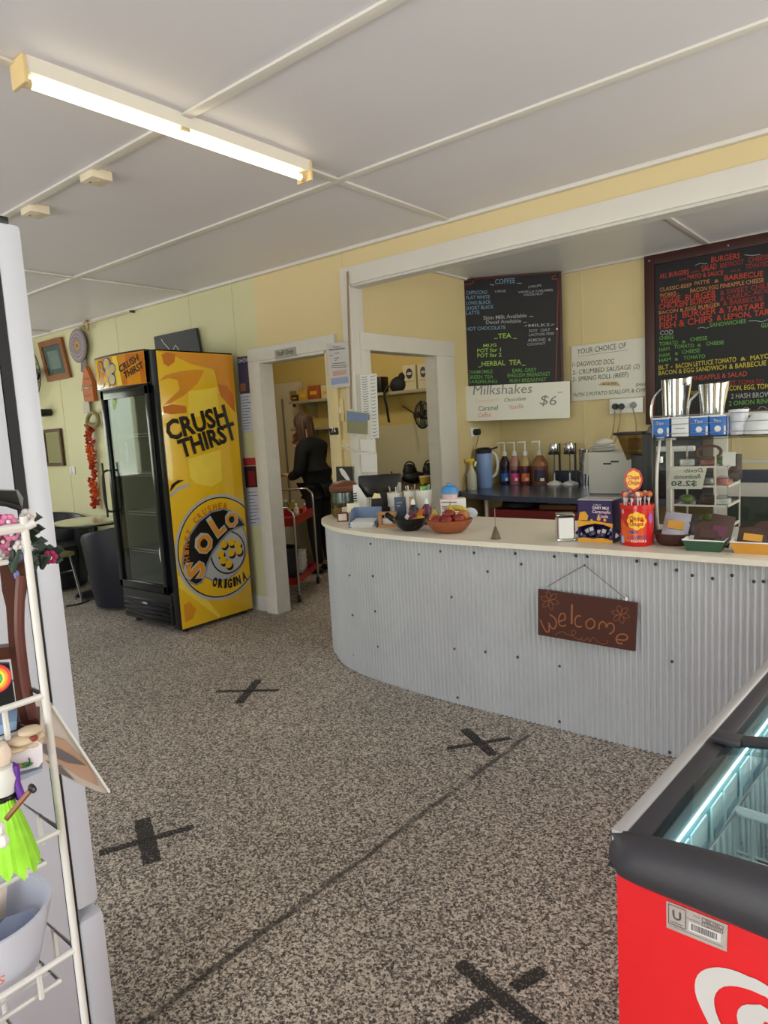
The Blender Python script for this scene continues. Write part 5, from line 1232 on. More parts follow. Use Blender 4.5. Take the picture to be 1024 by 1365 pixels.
ML = [("BURGERS", 515, 262, 718, 232, 38, cR), ("ALL BURGERS", 155, 375, 360, 342, 32, cR), ("with", 375, 338, 430, 328, 16, cDR), ("SALAD", 450, 327, 555, 306, 40, cR), ("BEETROOT", 580, 302, 745, 270, 32, cDR), ("CHEESE", 775, 264, 925, 238, 36, cDR),
("and", 290, 390, 340, 382, 18, cDR), ("MAYO & SAUCE", 350, 380, 600, 347, 30, cR), ("on a", 650, 330, 720, 318, 16, cDR), ("TOASTED", 755, 305, 925, 282, 30, cDR),
("CLASSIC-BEEF", 155, 467, 380, 432, 26, cO), ("PATTIE", 400, 422, 505, 406, 26, cO), ("&", 538, 405, 570, 398, 22, cO), ("BARBECUE", 608, 390, 880, 356, 36, cR),
("WORKS -", 155, 507, 290, 488, 26, cO), ("BACON EGG PINEAPPLE CHEESE", 370, 474, 885, 398, 28, cO), ("VEGGIE", 158, 550, 300, 532, 42, cR), ("BURGER", 335, 532, 552, 500, 44, cR), ("& SWEET CHILLI", 580, 492, 940, 432, 32, cDR),
("CHICKEN BURGER", 150, 592, 552, 536, 38, cR), ("& GARLIC AIOLI", 580, 532, 935, 468, 30, cDR), ("BACON & EGG BURGER", 150, 627, 580, 566, 24, cO), ("& BARBECUE", 600, 566, 882, 528, 34, cDR),
("FISH", 155, 682, 275, 664, 44, cR), ("BURGER", 315, 650, 552, 620, 46, cR), ("& TARTARE", 572, 618, 888, 582, 38, cR), ("FISH & CHIPS", 155, 732, 525, 676, 44, cR), ("& LEMON, TARTARE", 555, 670, 1060, 610, 38, cR),
("SANDWICHES", 505, 716, 760, 686, 28, cG), ("GLUTEN FREE", 865, 718, 1080, 700, 28, cG), ("COD", 157, 772, 250, 764, 32, cW), ("CHEESE", 152, 804, 255, 797, 24, cG), ("TOMATO", 152, 846, 283, 834, 26, cG), ("&", 312, 828, 338, 824, 20, cG), ("CHEESE", 368, 814, 488, 804, 26, cG),
("HAM", 152, 886, 225, 878, 26, cG), ("TOMATO", 255, 866, 395, 856, 26, cG), ("&", 420, 852, 446, 848, 20, cG), ("CHEESE", 480, 844, 605, 834, 26, cG), ("HAM", 152, 926, 225, 918, 24, cG), ("&", 262, 910, 286, 907, 20, cG), ("CHEESE", 312, 902, 437, 890, 26, cG), ("HAM", 152, 962, 235, 950, 26, cG), ("&", 262, 950, 286, 946, 20, cG), ("TOMATO", 322, 944, 475, 930, 26, cG),
("BLT -", 148, 1014, 245, 1002, 30, cY), ("BACON LETTUCE TOMATO", 268, 1004, 692, 956, 32, cY), ("&", 722, 950, 758, 946, 24, cY), ("MAYO", 790, 948, 925, 932, 34, cY), ("BACON & EGG SANDWICH", 148, 1052, 622, 1008, 30, cY), ("& BARBECUE", 642, 1008, 902, 982, 34, cY),
("PINEAPPLE & SALAD", 378, 1090, 768, 1056, 32, cP), ("TOAST TOMATO", 560, 1124, 885, 1108, 28, cDR), ("BACON, EGG, TOMATO", 600, 1162, 1000, 1140, 34, cY), ("2 HASH BROWNS", 655, 1216, 985, 1200, 34, cW), ("2 ONION RINGS", 640, 1266, 960, 1244, 32, cG), ("TOAST", 370, 1190, 420, 1186, 26, cY)]
for tx, x0, y0, x1, y1, h, m_ in ML:
    p0_, p1_ = mq(x0, y0), mq(x1, y1); hh = (mq(x0, y0-h)-p0_).length; b.text(tx, p0_, p1_, m_, N0, h=hh, off=.0008, bold=.012)
for pts in (((405, 282), (440, 268), (470, 272), (490, 268)), ((750, 208), (790, 212), (830, 210), (860, 204)), ((420, 724), (450, 715), (480, 722), (500, 714)), ((780, 672), (830, 670), (870, 676), (914, 662)), ((720, 1300), (760, 1275), (790, 1290), (830, 1300), (870, 1270), (914, 1290))):
    b.ribbon(smooth_path([mq(*p_) for p_ in pts], .008), .004, cW, N0, .0008)
b.build('chalk_lettering', t, smooth=False)
b = MB()
for x, z in ((mx0+.04, mtop-.04), (mx0+.6, mtop-.04), (mx0+1.2, mtop-.04)): b.ell((x, yb-.009, z), (.006, .004, .006), mGrey, 8)
b.build('screws', t)['kind'] = 'stuff'
# coffee board, across the corner
Ca = Vector((-3.14, 5.16, 0)); Cb = Vector((-2.475, 5.585, 0)); cd = (Cb-Ca).normalized(); cn = Vector((cd.y, -cd.x, 0)); cw_ = (Cb-Ca).length
def cq(px, py, off=0.): return hit(px, py, Ca+cn*off, cn)
ctop = 2.63; cbot = cq(700, 512).z-.05
t = thing('coffee_board', 'tall blackboard listing coffee and tea hung across the kitchen corner', 'menu board', ((Ca+Cb)/2)+Vector((0, 0, cbot)))
def cbx(b, u0, u1, z0, z1, d0, d1, m):
    pts = [Ca+cd*u0+cn*d0, Ca+cd*u1+cn*d0, Ca+cd*u1+cn*d1, Ca+cd*u0+cn*d1]; b.prism([Vector((p_.x, p_.y, z0)) for p_ in pts], (0, 0, z1-z0), m)
tl, tr_ = cq(616, 371), cq(748, 361); u0, u1 = (tl-Ca).dot(cd), (tr_-Ca).dot(cd)
bl_, br_ = cq(621, 514), cq(746, 508); ctop = min(2.66, (tl.z+tr_.z)/2+.005)
b = MB(); cbx(b, u0, u1, cbot, ctop, -.014, 0, mBoard); b.build('board_panel', t, smooth=False)
mRedF = M('red_line', (120, 44, 38), .6)
b = MB()
for a_, c_, z0, z1 in ((u0, u0+.022, cbot, ctop), (u1-.022, u1, cbot, ctop), (u0, u1, ctop-.016, ctop)): cbx(b, a_, c_, z0, z1, -.016, .006, M('frame_darkred', (58, 30, 28), .45))
b.build('frame', t, smooth=False)
b = flat(MB())
def c3(x, y): return cq(610+x/6.827, 350+y/6.827)
CL = [("COFFEE", 342, 197, 525, 186, 45, cB), ("CAPPUCCINO", 80, 290, 270, 284, 32, cB), ("FLAT WHITE", 80, 336, 295, 327, 32, cB), ("LONG BLACK", 80, 384, 305, 374, 32, cB), ("SHORT BLACK", 80, 432, 330, 417, 32, cB), ("LATTE", 80, 477, 200, 471, 34, cB), ("LARGE", 342, 272, 440, 268, 20, cW), ("SYRUPS", 645, 234, 765, 216, 20, cW), ("VANILLA CARAMEL", 550, 280, 875, 258, 20, cW), ("HAZELNUT", 605, 305, 780, 292, 20, cW),
("Skim Milk Available", 235, 522, 630, 497, 34, cW), ("Decaf Available", 260, 560, 580, 545, 32, cW), ("HOT CHOCOLATE", 80, 620, 437, 606, 32, cB), ("MILKS", 645, 586, 840, 578, 26, cW), ("SOY  OAT", 650, 634, 845, 622, 24, cW), ("LACTOSE FREE", 650, 670, 880, 655, 22, cW), ("ALMOND  &", 640, 720, 850, 712, 28, cW), ("COCONUT", 635, 757, 800, 745, 22, cW),
("TEA", 370, 692, 490, 684, 44, cLG), ("MUG", 235, 770, 355, 762, 28, cLG), ("POT for 1", 180, 820, 395, 808, 34, cLG), ("POT for 2", 180, 864, 400, 856, 34, cLG), ("HERBAL  TEA", 220, 944, 580, 926, 44, cLG), ("CHAMOMILE", 90, 1014, 320, 1006, 32, cG), ("GREEN TEA", 90, 1060, 325, 1054, 32, cG), ("DARJEELING", 90, 1100, 360, 1094, 28, cG), ("EARL GREY", 500, 1000, 720, 990, 32, cG), ("ENGLISH BREAKFAST", 455, 1046, 845, 1028, 34, cG), ("IRISH BREAKFAST", 475, 1092, 810, 1078, 32, cG)]
for tx, x0, y0, x1, y1, h, m_ in CL:
    p0_, p1_ = c3(x0, y0), c3(x1, y1); b.text(tx, p0_, p1_, m_, cn, h=(c3(x0, y0-h)-p0_).length, off=.0008, bold=.012)
for x0, y0, x1, y1 in ((295, 200, 335, 205), (540, 190, 585, 188), (335, 692, 365, 690), (505, 690, 540, 692), (190, 952, 215, 946), (585, 935, 620, 935), (655, 490, 690, 490), (600, 545, 630, 543), (610, 580, 635, 568), (850, 570, 880, 560)):
    b.ribbon([c3(x0, y0), c3(x1, y1)], .006, cW if y0 < 600 else cLG, cn, .0008)
for pts in (((75, 1090), (72, 700), (62, 400), (65, 210), (110, 200), (145, 180), (130, 155), (95, 160)), ((150, 140), (400, 125), (700, 105), (930, 90)), ((895, 1075), (905, 700), (912, 400), (915, 165), (870, 155), (860, 130), (900, 115))):
    b.ribbon(smooth_path([c3(*p_) for p_ in pts], .02), .010, mRedF, cn, .0009)
b.build('chalk_lettering', t, smooth=False)
p_ = cq(742.5, 438.5, .004); b = MB(); b.ell(p_, (.009, .009, .009), mPaper, 8); b.build('pin', t)
# milkshake sign, same corner, just in front
def sign_board(name, label, quad, m, th, n_, cat='sign'):
    b = MB(); b.prism(quad, n_*-th, m); return tag(b.build(name, smooth=False), label, cat)
mWB = M('whiteboard', (216, 214, 204), .35, var=.02)
Sn = cn; So = Ca+cn*.045
def sq_(px, py): return hit(px, py, So, Sn)
o = sign_board('milkshake_sign', 'wide white board advertising Milkshakes for 6 dollars under the coffee board', [sq_(606, 516), sq_(760, 508), sq_(760, 557), sq_(606, 562)], mWB, .01, Sn)
b = flat(MB())
def s4(x, y): return sq_(600+x/3.657, 450+y/3.657)
iB = M('marker_grey', (120, 122, 126), .6); iK = M('marker_dark', (70, 72, 76), .6); iR = M('marker_red', (206, 122, 104), .6); iO = M('marker_faded', (222, 190, 160), .6)
for tx, x0, y0, x1, y1, h, m_ in (("Milkshakes", 112, 280, 400, 270, 46, iB), ("Strawberry", 125, 318, 240, 310, 18, iO), ("Chocolate", 265, 314, 370, 304, 18, iK), ("Caramel", 140, 358, 235, 352, 24, iK), ("Vanilla", 290, 350, 358, 343, 22, iR), ("Coffee", 138, 389, 200, 385, 22, iR), ("$6", 437, 326, 518, 330, 46, iB)):
    b.text(tx, s4(x0, y0), s4(x1, y1), m_, Sn, h=(s4(x0, y0-h)-s4(x0, y0)).length, off=.0008, shear=.12)
b.ribbon([s4(525, 268), s4(548, 266)], .006, iB, Sn, .0008); b.build('handwriting', o, smooth=False)
yy = KW-.012
o = sign_board('choice_sign', 'white handwritten sign offering your choice of dagwood dog, sausage or spring roll', [kp(762, 462, yy), kp(873, 448, yy), kp(873, 527, yy), kp(762, 535, yy)], mWB, .008, Vector((0, -1, 0)))
b = flat(MB())
def s5(x, y): return kp(600+x/3.657, 450+y/3.657, yy)
for tx, x0, y0, x1, y1, h, m_ in (("YOUR CHOICE OF", 622, 82, 860, 50, 26, iK), ("1- DAGWOOD DOG", 597, 144, 800, 128, 24, iK), ("2- CRUMBED SAUSAGE (2)", 597, 182, 925, 150, 22, iK), ("3- SPRING ROLL (BEEF)", 597, 216, 870, 190, 22, iK), ("SMALL", 905, 240, 970, 234, 16, iK), ("WITH 2 POTATO SCALLOPS & CHIPS", 602, 290, 968, 262, 18, iK)):
    b.text(tx, s5(x0, y0), s5(x1, y1), m_, N0, h=(s5(x0, y0-h)-s5(x0, y0)).length, off=.0008, shear=.12)
b.face([s5(*p_)+Vector((0, -.001, 0)) for p_ in ((722, 232), (745, 216), (815, 214), (832, 236))], M('tape_brown', (190, 166, 124), .6)); b.text('$12.50', s5(745, 232), s5(808, 228), mWoodD, N0, h=.012, off=.002)
for x, y in ((640, 462), (632, 470)): pass
b.ribbon([s5(622, 92), s5(868, 60)], .003, iB, N0, .0008); b.build('handwriting', o, smooth=False)
# power board and cords
a, c = kp(816, 537, KW-.02), kp(856, 547, KW-.02); t = thing('power_board', 'white power board with three plugs mounted below the handwritten choice sign', 'power board', a.lerp(c, .5))
b = MB(); b.box(a.x-.02, c.x+.01, KW-.028, KW, c.z-.015, a.z+.03, mWhite, .006); b.build('housing', t)
for px, py, m_, l_ in ((820, 542, mBlk, None), (828, 542, mBlk, None), (844, 540, M('plug_grey', (130, 134, 140), .4), 'grey plug')):
    q = kp(px, py, KW-.04); b = MB(); b.cyl(q+Vector((0, .02, 0)), q+Vector((0, -.015, 0)), .028, m_, 16, r2=.022); o = b.build('plug', t)
    if l_: o['label'] = l_
    e_ = {820: (815, 585), 828: (822, 583), 844: (848, 578)}[px]; w_ = kp(e_[0], e_[1], KW-.05); b = MB(); b.tube(smooth_path([q+Vector((0, -.01, -.02)), q.lerp(w_, .5)+Vector((.012, -.01, 0)), w_, w_+Vector((-.02, -.05, -.1))], .03), .005, M('cord_tan', (150, 128, 92), .5), 6); b.build('cord', t)
c = at(634, 576, x=XP+.02); t = thing('power_socket', 'white wall socket with a black plug above the blue jug', 'socket', c)
b = MB(); b.box(XP+.0, XP+.012, c.y-.06, c.y+.06, c.z-.04, c.z+.04, mWhite, .005); b.build('plate', t); b = MB(); b.cyl((XP+.01, c.y, c.z), (XP+.06, c.y, c.z), .028, mBlk, 14); b.build('plug', t)
b = MB(); b.tube(smooth_path([(XP+.05, c.y, c.z-.02), (XP+.03, c.y-.03, c.z-.15), (XP+.02, c.y-.12, 1.05), (XP+.02, c.y-.22, .95), (XP+.02, c.y-.24, .5)], .03), .005, M('cord_tan', (150, 128, 92)), 6); b.build('cord', t)
# bench
BZ = .88; mBench = M('blue_marble_laminate', (66, 74, 92), .25, var=.3, scale=25)
t = thing('kitchen_bench', 'dark blue marbled laminate bench along the back of the kitchen', 'bench', (-1.5, 5.1, 0))
fr = [(-3.165, 4.90), (-2.98, 4.74), (-2.75, 4.64), (-2.4, 4.59), (-1.9, 4.56), (.6, 4.56)]
pl = [Vector((x, y, 0)) for x, y in fr]+[Vector((.6, 5.64, 0)), Vector((-3.165, 5.64, 0))]
b = MB(); b.prism([Vector((p_.x, p_.y, BZ-.04)) for p_ in pl], (0, 0, .04), mBench); b.build('benchtop', t, ang=30)
b = MB(); b.box(-2.62, .6, 5.6, 5.64, BZ, BZ+.11, mBench, .003); b.build('splashback', t)
b = MB(); b.box(-3.1, .6, 5.2, 5.6, 0, BZ-.04, M('bench_carcass', (190, 170, 120), .6)); b.build('carcass', t, smooth=False)
t = thing('red_drawer_tray', 'long red tray on legs under the blue bench', 'tray', (-2.4, 4.82, .5))
b = MB(); b.box(-2.77, -1.95, 4.72, 5.05, .66, .76, M('tray_deep_red', (126, 34, 34), .5), .01); b.box(-2.77, -2.75, 4.72, 4.74, 0, .66, mGrey); b.box(-1.97, -1.95, 4.72, 4.74, 0, .66, mGrey); b.box(-2.77, -2.75, 5.03, 5.05, 0, .66, mGrey); b.box(-1.97, -1.95, 5.03, 5.05, 0, .66, mGrey); b.build('tray_body', t)
b = MB(); b.tube([(-2.80, 4.74, .2), (-2.80, 4.74, .84)], .014, mWhite, 8); b.ell((-2.80, 4.74, .845), (.02, .02, .014), mWhite, 10); b.build('corner_post', t)
b = MB(); b.lathe([(0, 0), (.14, 0), (.17, .02), (.16, .05), (0, .055)], (-2.55, 4.88, .761), mBlk, 24); tag(b.build('black_pan'), 'flat black pan lying on the red tray under the bench', 'pan')
b = MB(); b.box(-2.37, -2.08, 4.78, 5.0, .761, .80, M('brown_paper', (120, 88, 60), .8, var=.2), .012, T=TR(-2.22, 4.89, 0) @ RZ(.1) @ TR(2.22, -4.89, 0)); b.box(-2.30, -2.12, 4.8, 4.98, .80, .812, M('brown_paper', (120, 88, 60)), .004); tag(b.build('paper_bags'), 'flat pile of brown paper bags on the red tray under the bench', 'paper bags')
# bench things
p = Vector((-3.115, 5.04, BZ)); t = thing('spray_bottle', 'clear spray bottle with a yellow trigger at the left end of the blue bench', 'bottle', p, facing(p))
b = MB(); b.lathe([(0, 0), (.04, 0), (.042, .01), (.042, .13), (.02, .18), (.016, .2), (0, .2)], (0, 0, 0), M('bottle_milky', (196, 196, 180), .3), 20, cap=False); b.build('bottle', t, world=False)
b = MB(); b.cyl((0, 0, .2), (0, 0, .235), .017, M('trigger_yellow', (222, 186, 50), .4), 12); b.box(-.05, .03, -.012, .012, .235, .265, M('trigger_yellow', (222, 186, 50)), .006); b.build('trigger_head', t, world=False)
b = MB(); b.box(-.04, -.02, -.008, .008, .195, .24, mWhite, .004, T=RY(.3)); b.build('trigger', t, world=False)
p = Vector((-3.075, 5.19, BZ)); t = thing('water_jug', 'tall translucent blue jug with a black lid on the blue bench', 'jug', p, facing(p))
mJB = M('jug_blue', (126, 156, 206), .3, var=.08)
b = MB(); b.lathe([(0, 0), (.06, 0), (.065, .01), (.068, .3), (.066, .305), (0, .305)], (0, 0, 0), mJB, 28, cap=False); b.build('jug_body', t, world=False)
b = MB(); b.lathe([(.07, .3), (.072, .335), (.05, .35), (0, .352)], (0, 0, 0), mBlk, 28); b.prism([(.02, -.02, .33), (.12, -.02, .355), (.12, -.02, .34), (.02, -.02, .315)], (0, .04, 0), mBlk); b.build('lid', t, world=False)
b = MB(); b.tube(smooth_path([(.06, 0, .31), (.10, 0, .28), (.115, 0, .2), (.1, 0, .12), (.062, 0, .09)], .02), .013, M('handle_white', (200, 200, 190), .4), 8); b.build('handle', t, world=False)
for i, (x, col, fill, lab, lb) in enumerate(((-3.045, (52, 40, 52), (40, 30, 44), (50, 110, 200), 'dark syrup pump bottle with a blue label, leftmost of the four'), (-2.945, (176, 130, 120), (150, 104, 100), (216, 60, 120), 'pinkish syrup pump bottle with a pink label'), (-2.84, (186, 160, 110), (104, 50, 44), (226, 110, 50), 'half empty syrup pump bottle with an orange label'), (-2.70, (150, 104, 72), (120, 76, 56), (50, 40, 48), 'wide brown syrup pump bottle with a dark label, rightmost of the four'))):
    p = Vector((x, 5.5, BZ)); t = thing('syrup_bottle', lb, 'syrup bottle', p, facing(p), 'syrup pump bottles on the bench')
    w = .05 if i < 3 else .07
    b = MB(); b.lathe([(0, 0), (w*.95, 0), (w, .012), (w, .165)], (0, 0, 0), M('syrup_fill_%s' % 'abcd'[i], fill, .25), 24, cap=False); b.lathe([(w, .165), (w*.95, .19), (w*.45, .245), (.018, .255), (.018, .27)], (0, 0, 0), M('syrup_%s' % 'abcd'[i], col, .25), 24, cap=False); b.build('bottle', t, world=False)
    b = MB(); b.lathe([(.022, .255), (.022, .285), (.008, .30), (.007, .36), (.008, .375), (0, .376)], (0, 0, 0), mWhite, 14); b.tube([(.01, 0, .372), (-.055, 0, .376), (-.065, 0, .365)], [.009, .006, .005], mWhite, 8); b.build('pump', t, world=False)
    b = MB(); n_ = 8; mm = M('syrup_label_%s' % 'abcd'[i], lab, .4); rows = [[Vector((w*1.012*math.sin(-.75+1.5*k/n_), -w*1.012*math.cos(-.75+1.5*k/n_), z)) for k in range(n_+1)] for z in (.03, .125)]
    b.grid(rows, mm); rows = [[Vector((w*1.016*math.sin(-.75+1.5*k/n_), -w*1.016*math.cos(-.75+1.5*k/n_), z)) for k in range(n_+1)] for z in (.10, .13)]; b.grid(rows, mPur); rows = [[Vector((w*1.018*math.sin(.0+.5*k/n_), -w*1.018*math.cos(.0+.5*k/n_), z)) for k in range(n_+1)] for z in (.035, .06)]; b.grid(rows, mPaper); b.build('label', t, world=False)
mx_lb = ('left milkshake mixer with a white base beside the syrup bottles', 'right milkshake mixer with a white base beside the steel cups')
t = thing('milkshake_mixer', mx_lb[0], 'mixer', (-2.55, 5.47, BZ), facing(Vector((-2.55, 5.47, 0))), 'milkshake mixers')
b = MB(); b.lathe([(0, .27), (.038, .27), (.045, .28), (.045, .335), (.038, .355), (0, .36)], (0, 0, 0), mChrome, 24, cap=False); b.build('motor_head', t, world=False)
b = MB(); b.lathe([(.046, .262), (.05, .266), (.05, .278), (.044, .278), (0, .262)], (0, 0, 0), mBlk, 24); b.build('collar', t, world=False)
b = MB(); b.cyl((.045, .03, .02), (.045, .03, .35), .010, mBlk, 10); b.cyl((.0, .02, .1), (.0, .0, .265), .006, mChrome, 8); b.build('column', t, world=False)
b = MB(); b.lathe([(0, 0), (.065, 0), (.068, .01), (.05, .025), (.02, .035), (0, .04)], (0, 0, 0), mWhite, 24); b.cyl((.0, .0, .03), (0, .0, .10), .012, mChrome, 10); b.build('base', t, world=False)
p2 = Vector((-2.41, 5.47, BZ)); copy_tree(t, label=mx_lb[1], loc=p2, rz=facing(p2))
for x, n_, y, lb in ((-2.26, 6, 5.42, 'taller nested stack of steel milkshake cups'), (-2.20, 6, 5.54, 'rear nested stack of steel milkshake cups')):
    p = Vector((x, y, BZ))
    for k in range(n_):
        q = p+Vector((0, 0, .036*k)); tt = thing('steel_cup', ('lowest' if k == 0 else 'topmost' if k == n_-1 else 'inner')+' steel cup of the '+lb, 'cup', q, 0, 'nested steel cups on the bench')
        b = MB(); b.lathe([(0, .002), (.03, 0), (.044, .12), (.046, .122), (.042, .12), (.028, .006)], (0, 0, 0), mSteel, 24, cap=False); b.build('cup', tt, world=False)
# white appliance, plates, grinder
t = thing('bench_fridge', 'white box shaped appliance with small black vents on the blue bench', 'appliance', (-1.9, 5.0, BZ))
mWhA = M('appliance_white', (196, 194, 186), .4, var=.03)
b = MB(); b.box(-2.0, -1.64, 4.86, 5.18, BZ, 1.185, mWhA, .012); b.build('body', t)
b = MB(); b.prism([(-2.07, 4.95, 1.02), (-2.0, 4.95, 1.0), (-2.0, 4.95, 1.18), (-2.06, 4.95, 1.18)], (0, .12, 0), M('appliance_cream', (206, 200, 184), .4)); b.build('side_hopper', t)
b = MB(); b.tube([(-2.015, 4.94, 1.12), (-2.02, 4.935, 1.09), (-2.012, 4.94, 1.06)], .008, mBlk, 8); b.build('side_handle', t)
for x, z in ((-1.855, 1.10), (-1.80, 1.115)):
    b = MB(); b.box(x-.03, x+.03, 4.855, 4.862, z-.006, z+.006, mBlk, .002); b.build('vent', t)
q = Vector((-1.93, 4.98, 1.186))
tt = thing('white_plate', 'bottom white plate of the low stack on the white appliance', 'plate', q, 0, 'white plates on the appliance')
b = MB(); b.lathe([(0, .003), (.06, 0), (.10, .012), (.098, .015), (.06, .006), (0, .006)], (0, 0, 0), mWhite, 28, cap=False); b.build('plate', tt, world=False)
for k, lb in enumerate(('second white plate from the bottom of the stack on the appliance', 'third white plate of the stack on the appliance', 'topmost white plate of the stack on the appliance')): copy_tree(tt, label=lb, loc=q+Vector((0, 0, .010*(k+1))))
p = Vector((-1.93, 4.99, 1.235)); b = MB(); b.ell(p+Vector((0, 0, .018)), (.07, .05, .028), M('cloth_white', (206, 200, 190), .8, var=.1), 14); tag(b.build('folded_cloth'), 'rounded white cloth on top of the plate stack on the appliance', 'cloth')
t = thing('coffee_grinder', 'black coffee grinder with a clear bean hopper beside the white appliance', 'grinder', (-1.66, 4.8, BZ))
b = MB(); b.box(-1.63, -1.47, 4.70, 4.84, BZ, 1.17, mBlk, .012); b.build('body', t)
b = MB(); b.prism([(-1.74, 4.74, 1.305), (-1.58, 4.74, 1.305), (-1.60, 4.74, 1.17), (-1.67, 4.74, 1.13)], (0, .12, 0), glass_mat('smoky_hopper', (190, 176, 140), .05, .8)); b.build('hopper', t, smooth=False)
b = MB(); b.box(-1.67, -1.60, 4.76, 4.84, 1.2, 1.28, M('coffee_beans', (150, 110, 60), .7, var=.3, scale=70), .01); b.build('beans', t)['kind'] = 'stuff'
b = MB(); b.box(-1.76, -1.56, 4.72, 4.88, 1.305, 1.325, mBlk, .006); b.build('hopper_lid', t)
t = thing('coffee_machine', 'black and chrome coffee machine partly hidden behind the display case end post', 'coffee machine', (-1.35, 4.75, BZ))
b = MB(); b.box(-1.47, -1.16, 4.66, 5.05, BZ, 1.32, mBlk, .012); b.build('body', t); b = MB(); b.box(-1.465, -1.2, 4.62, 4.66, 1.19, 1.225, mTinW, .01); b.build('white_band', t); b = MB(); b.box(-1.46, -1.2, 4.62, 4.7, 1.325, 1.345, mTinW, .006); b.build('top_tray', t)
b = MB(); b.cyl((-1.5, 4.62, 1.14), (-1.42, 4.55, 1.13), .012, mBlk, 8); b.cyl((-1.42, 4.64, 1.12), (-1.42, 4.64, 1.16), .03, mChrome, 16); b.build('group_handle', t)
for k in range(2):
    q = Vector((-1.44+.07*k, 4.72, 1.346)); tt = thing('white_cup', ('left' if k == 0 else 'right')+' white cup upside down on the coffee machine', 'cup', q, 0, 'cups on the coffee machine')
    b = MB(); b.lathe([(.034, 0), (.034, .01), (.026, .055), (0, .058)], (0, 0, 0), mWhite, 20, cap=False); b.build('cup', tt, world=False)
# white framed cupboard seen through the display case
t = thing('white_cupboard', 'white framed cupboard with a dark green lower panel behind the display case', 'cupboard', (-.7, 5.1, 0))
b = MB(); x0, x1 = -1.06, -.2
b.box(x0, x0+.075, 4.5, 4.54, .3, 1.42, mTrimW, .004); b.box(x1-.07, x1, 4.5, 4.54, .3, 1.42, mTrimW, .004)
for z0, z1 in ((1.12, 1.14), (.92, 1.0)): b.box(x0+.075, x1-.07, 4.5, 4.54, z0, z1, mTrimW, .004)
b.box(x0, x1, 4.5, 4.54, 1.40, 1.42, mTrimW); b.build('frame', t)
b = MB(); b.box(x0+.07, x1-.07, 4.52, 4.53, .3, .92, M('dark_green_panel', (44, 58, 50), .5)); b.build('lower_panel', t)
# ================================================================ STORE ROOM
def sp(px, py, y=5.6): return hit(px, py, (0, y, 0), (0, 1, 0))
mLeaf = M('door_leaf_cream', (196, 184, 160), .45, var=.05, scale=6)
t = thing('store_cabinet', 'tall cream cabinet door with a long vertical grip inside the store room', 'cabinet', (-6.0, 5.6, 0))
b = MB(); b.box(-6.72, -5.70, 5.56, 5.63, .03, 2.03, mLeaf, .006); b.build('panel', t)
b = MB(); a, c = sp(376, 532, 5.55), sp(387, 670, 5.55); b.tube([a, c], .012, M('grip_grey', (120, 112, 100), .4), 8); b.build('grip', t)
b = MB(); q = sp(391, 527, 5.555); b.box(q.x-.05, q.x+.05, 5.545, 5.56, q.z-.05, q.z+.05, M('note_olive', (150, 132, 80), .6)); b.build('note', t)
b = MB(); q = sp(392, 539, 5.55); b.box(q.x-.02, q.x+.02, 5.545, 5.56, q.z-.03, q.z+.03, mBlk, .004); b.build('magnet', t)
b = MB(); q = sp(357, 530, 5.54); b.ell(q, (.03, .02, .05), mBlk, 8); b.build('hinge', t)
mShelf = M('store_shelf', (160, 150, 124), .5)
for z, x0, x1, lb in ((1.80, -5.66, -3.32, 'long upper shelf high on the store room wall'), (1.50, -5.66, -4.9, 'lower short shelf behind the person in the store room')):
    t = thing('wall_shelf', lb, 'shelf', ((x0+x1)/2, 5.5, z-.03)); b = MB(); b.box(x0, x1, 5.36, 5.645, z-.03, z, mShelf, .003); b.build('board', t)
    for x in (x0+.15, x1-.12): b = MB(); b.prism([(x, 5.645, z-.03), (x, 5.645, z-.2), (x, 5.45, z-.03)], (.015, 0, 0), mShelf); b.build('bracket', t)
bx = [(-5.60, .10, .07, (60, 44, 30), 'dark small box at the left end of the upper store shelf'), (-5.47, .13, .11, (190, 150, 60), 'yellow box on the upper store shelf'), (-5.30, .17, .15, (150, 76, 40), 'brown orange box on the upper store shelf'), (-5.12, .13, .14, (200, 190, 150), 'cream box on the upper store shelf'), (-4.97, .13, .15, (160, 44, 34), 'red box on the upper store shelf')]
for x, w, h, c_, lb in bx:
    q = Vector((x, 5.48, 1.80)); t = thing('stored_box', lb, 'box', q, 0, 'boxes on the upper store shelf'); b = MB(); b.box(-w/2, w/2, -.08, .08, 0, h, M('sb%d' % int(x*-100), c_, .6, var=.15), .003); b.build('carton', t, world=False); b = MB(); b.box(-w*.3, w*.3, -.082, -.08, h*.35, h*.6, mYw); b.build('label', t, world=False)
mCart = M('carton_white', (200, 190, 156), .6)
for px0, px1, lb in ((538.5, 555.5, 'left white carton with a dark round emblem on the store shelf'), (558, 573, 'right white carton with a dark round emblem on the store shelf')):
    a, c = sp(px0, 526, 5.4), sp(px1, 524, 5.4); w = c.x-a.x; q = Vector(((a.x+c.x)/2, 5.42, 1.80)); t = thing('emblem_carton', lb, 'carton', q, 0, 'white cartons on the store shelf')
    b = MB(); b.box(-w/2, w/2, -.02, .2, 0, .235, mCart, .003); b.build('carton', t, world=False)
    b = flat(MB()); b.disc((-.0, -.021, .155), (w*.26, 0, 0), (0, 0, .05), mBlk, 20); b.disc((0, -.0215, .155), (w*.2, 0, 0), (0, 0, .014), mGrey, 16); b.text('FRESH FOODS', (-w*.36, -.021, .075), (w*.36, -.021, .075), mInkD, N0, off=.001); b.build('print', t, world=False, smooth=False)
a = sp(507, 527, 5.45); b = MB(); b.box(a.x-.05, a.x+.06, 5.4, 5.52, 1.80, 1.96, mBlk, .006); tag(b.build('speaker_box'), 'black speaker box at the left of the store shelf seen through the inner doorway', 'speaker')
a = sp(527, 520, 5.38); t = thing('black_bag', 'slumped black bag with a strap hanging off the store shelf', 'bag', (a.x, 5.42, 1.8))
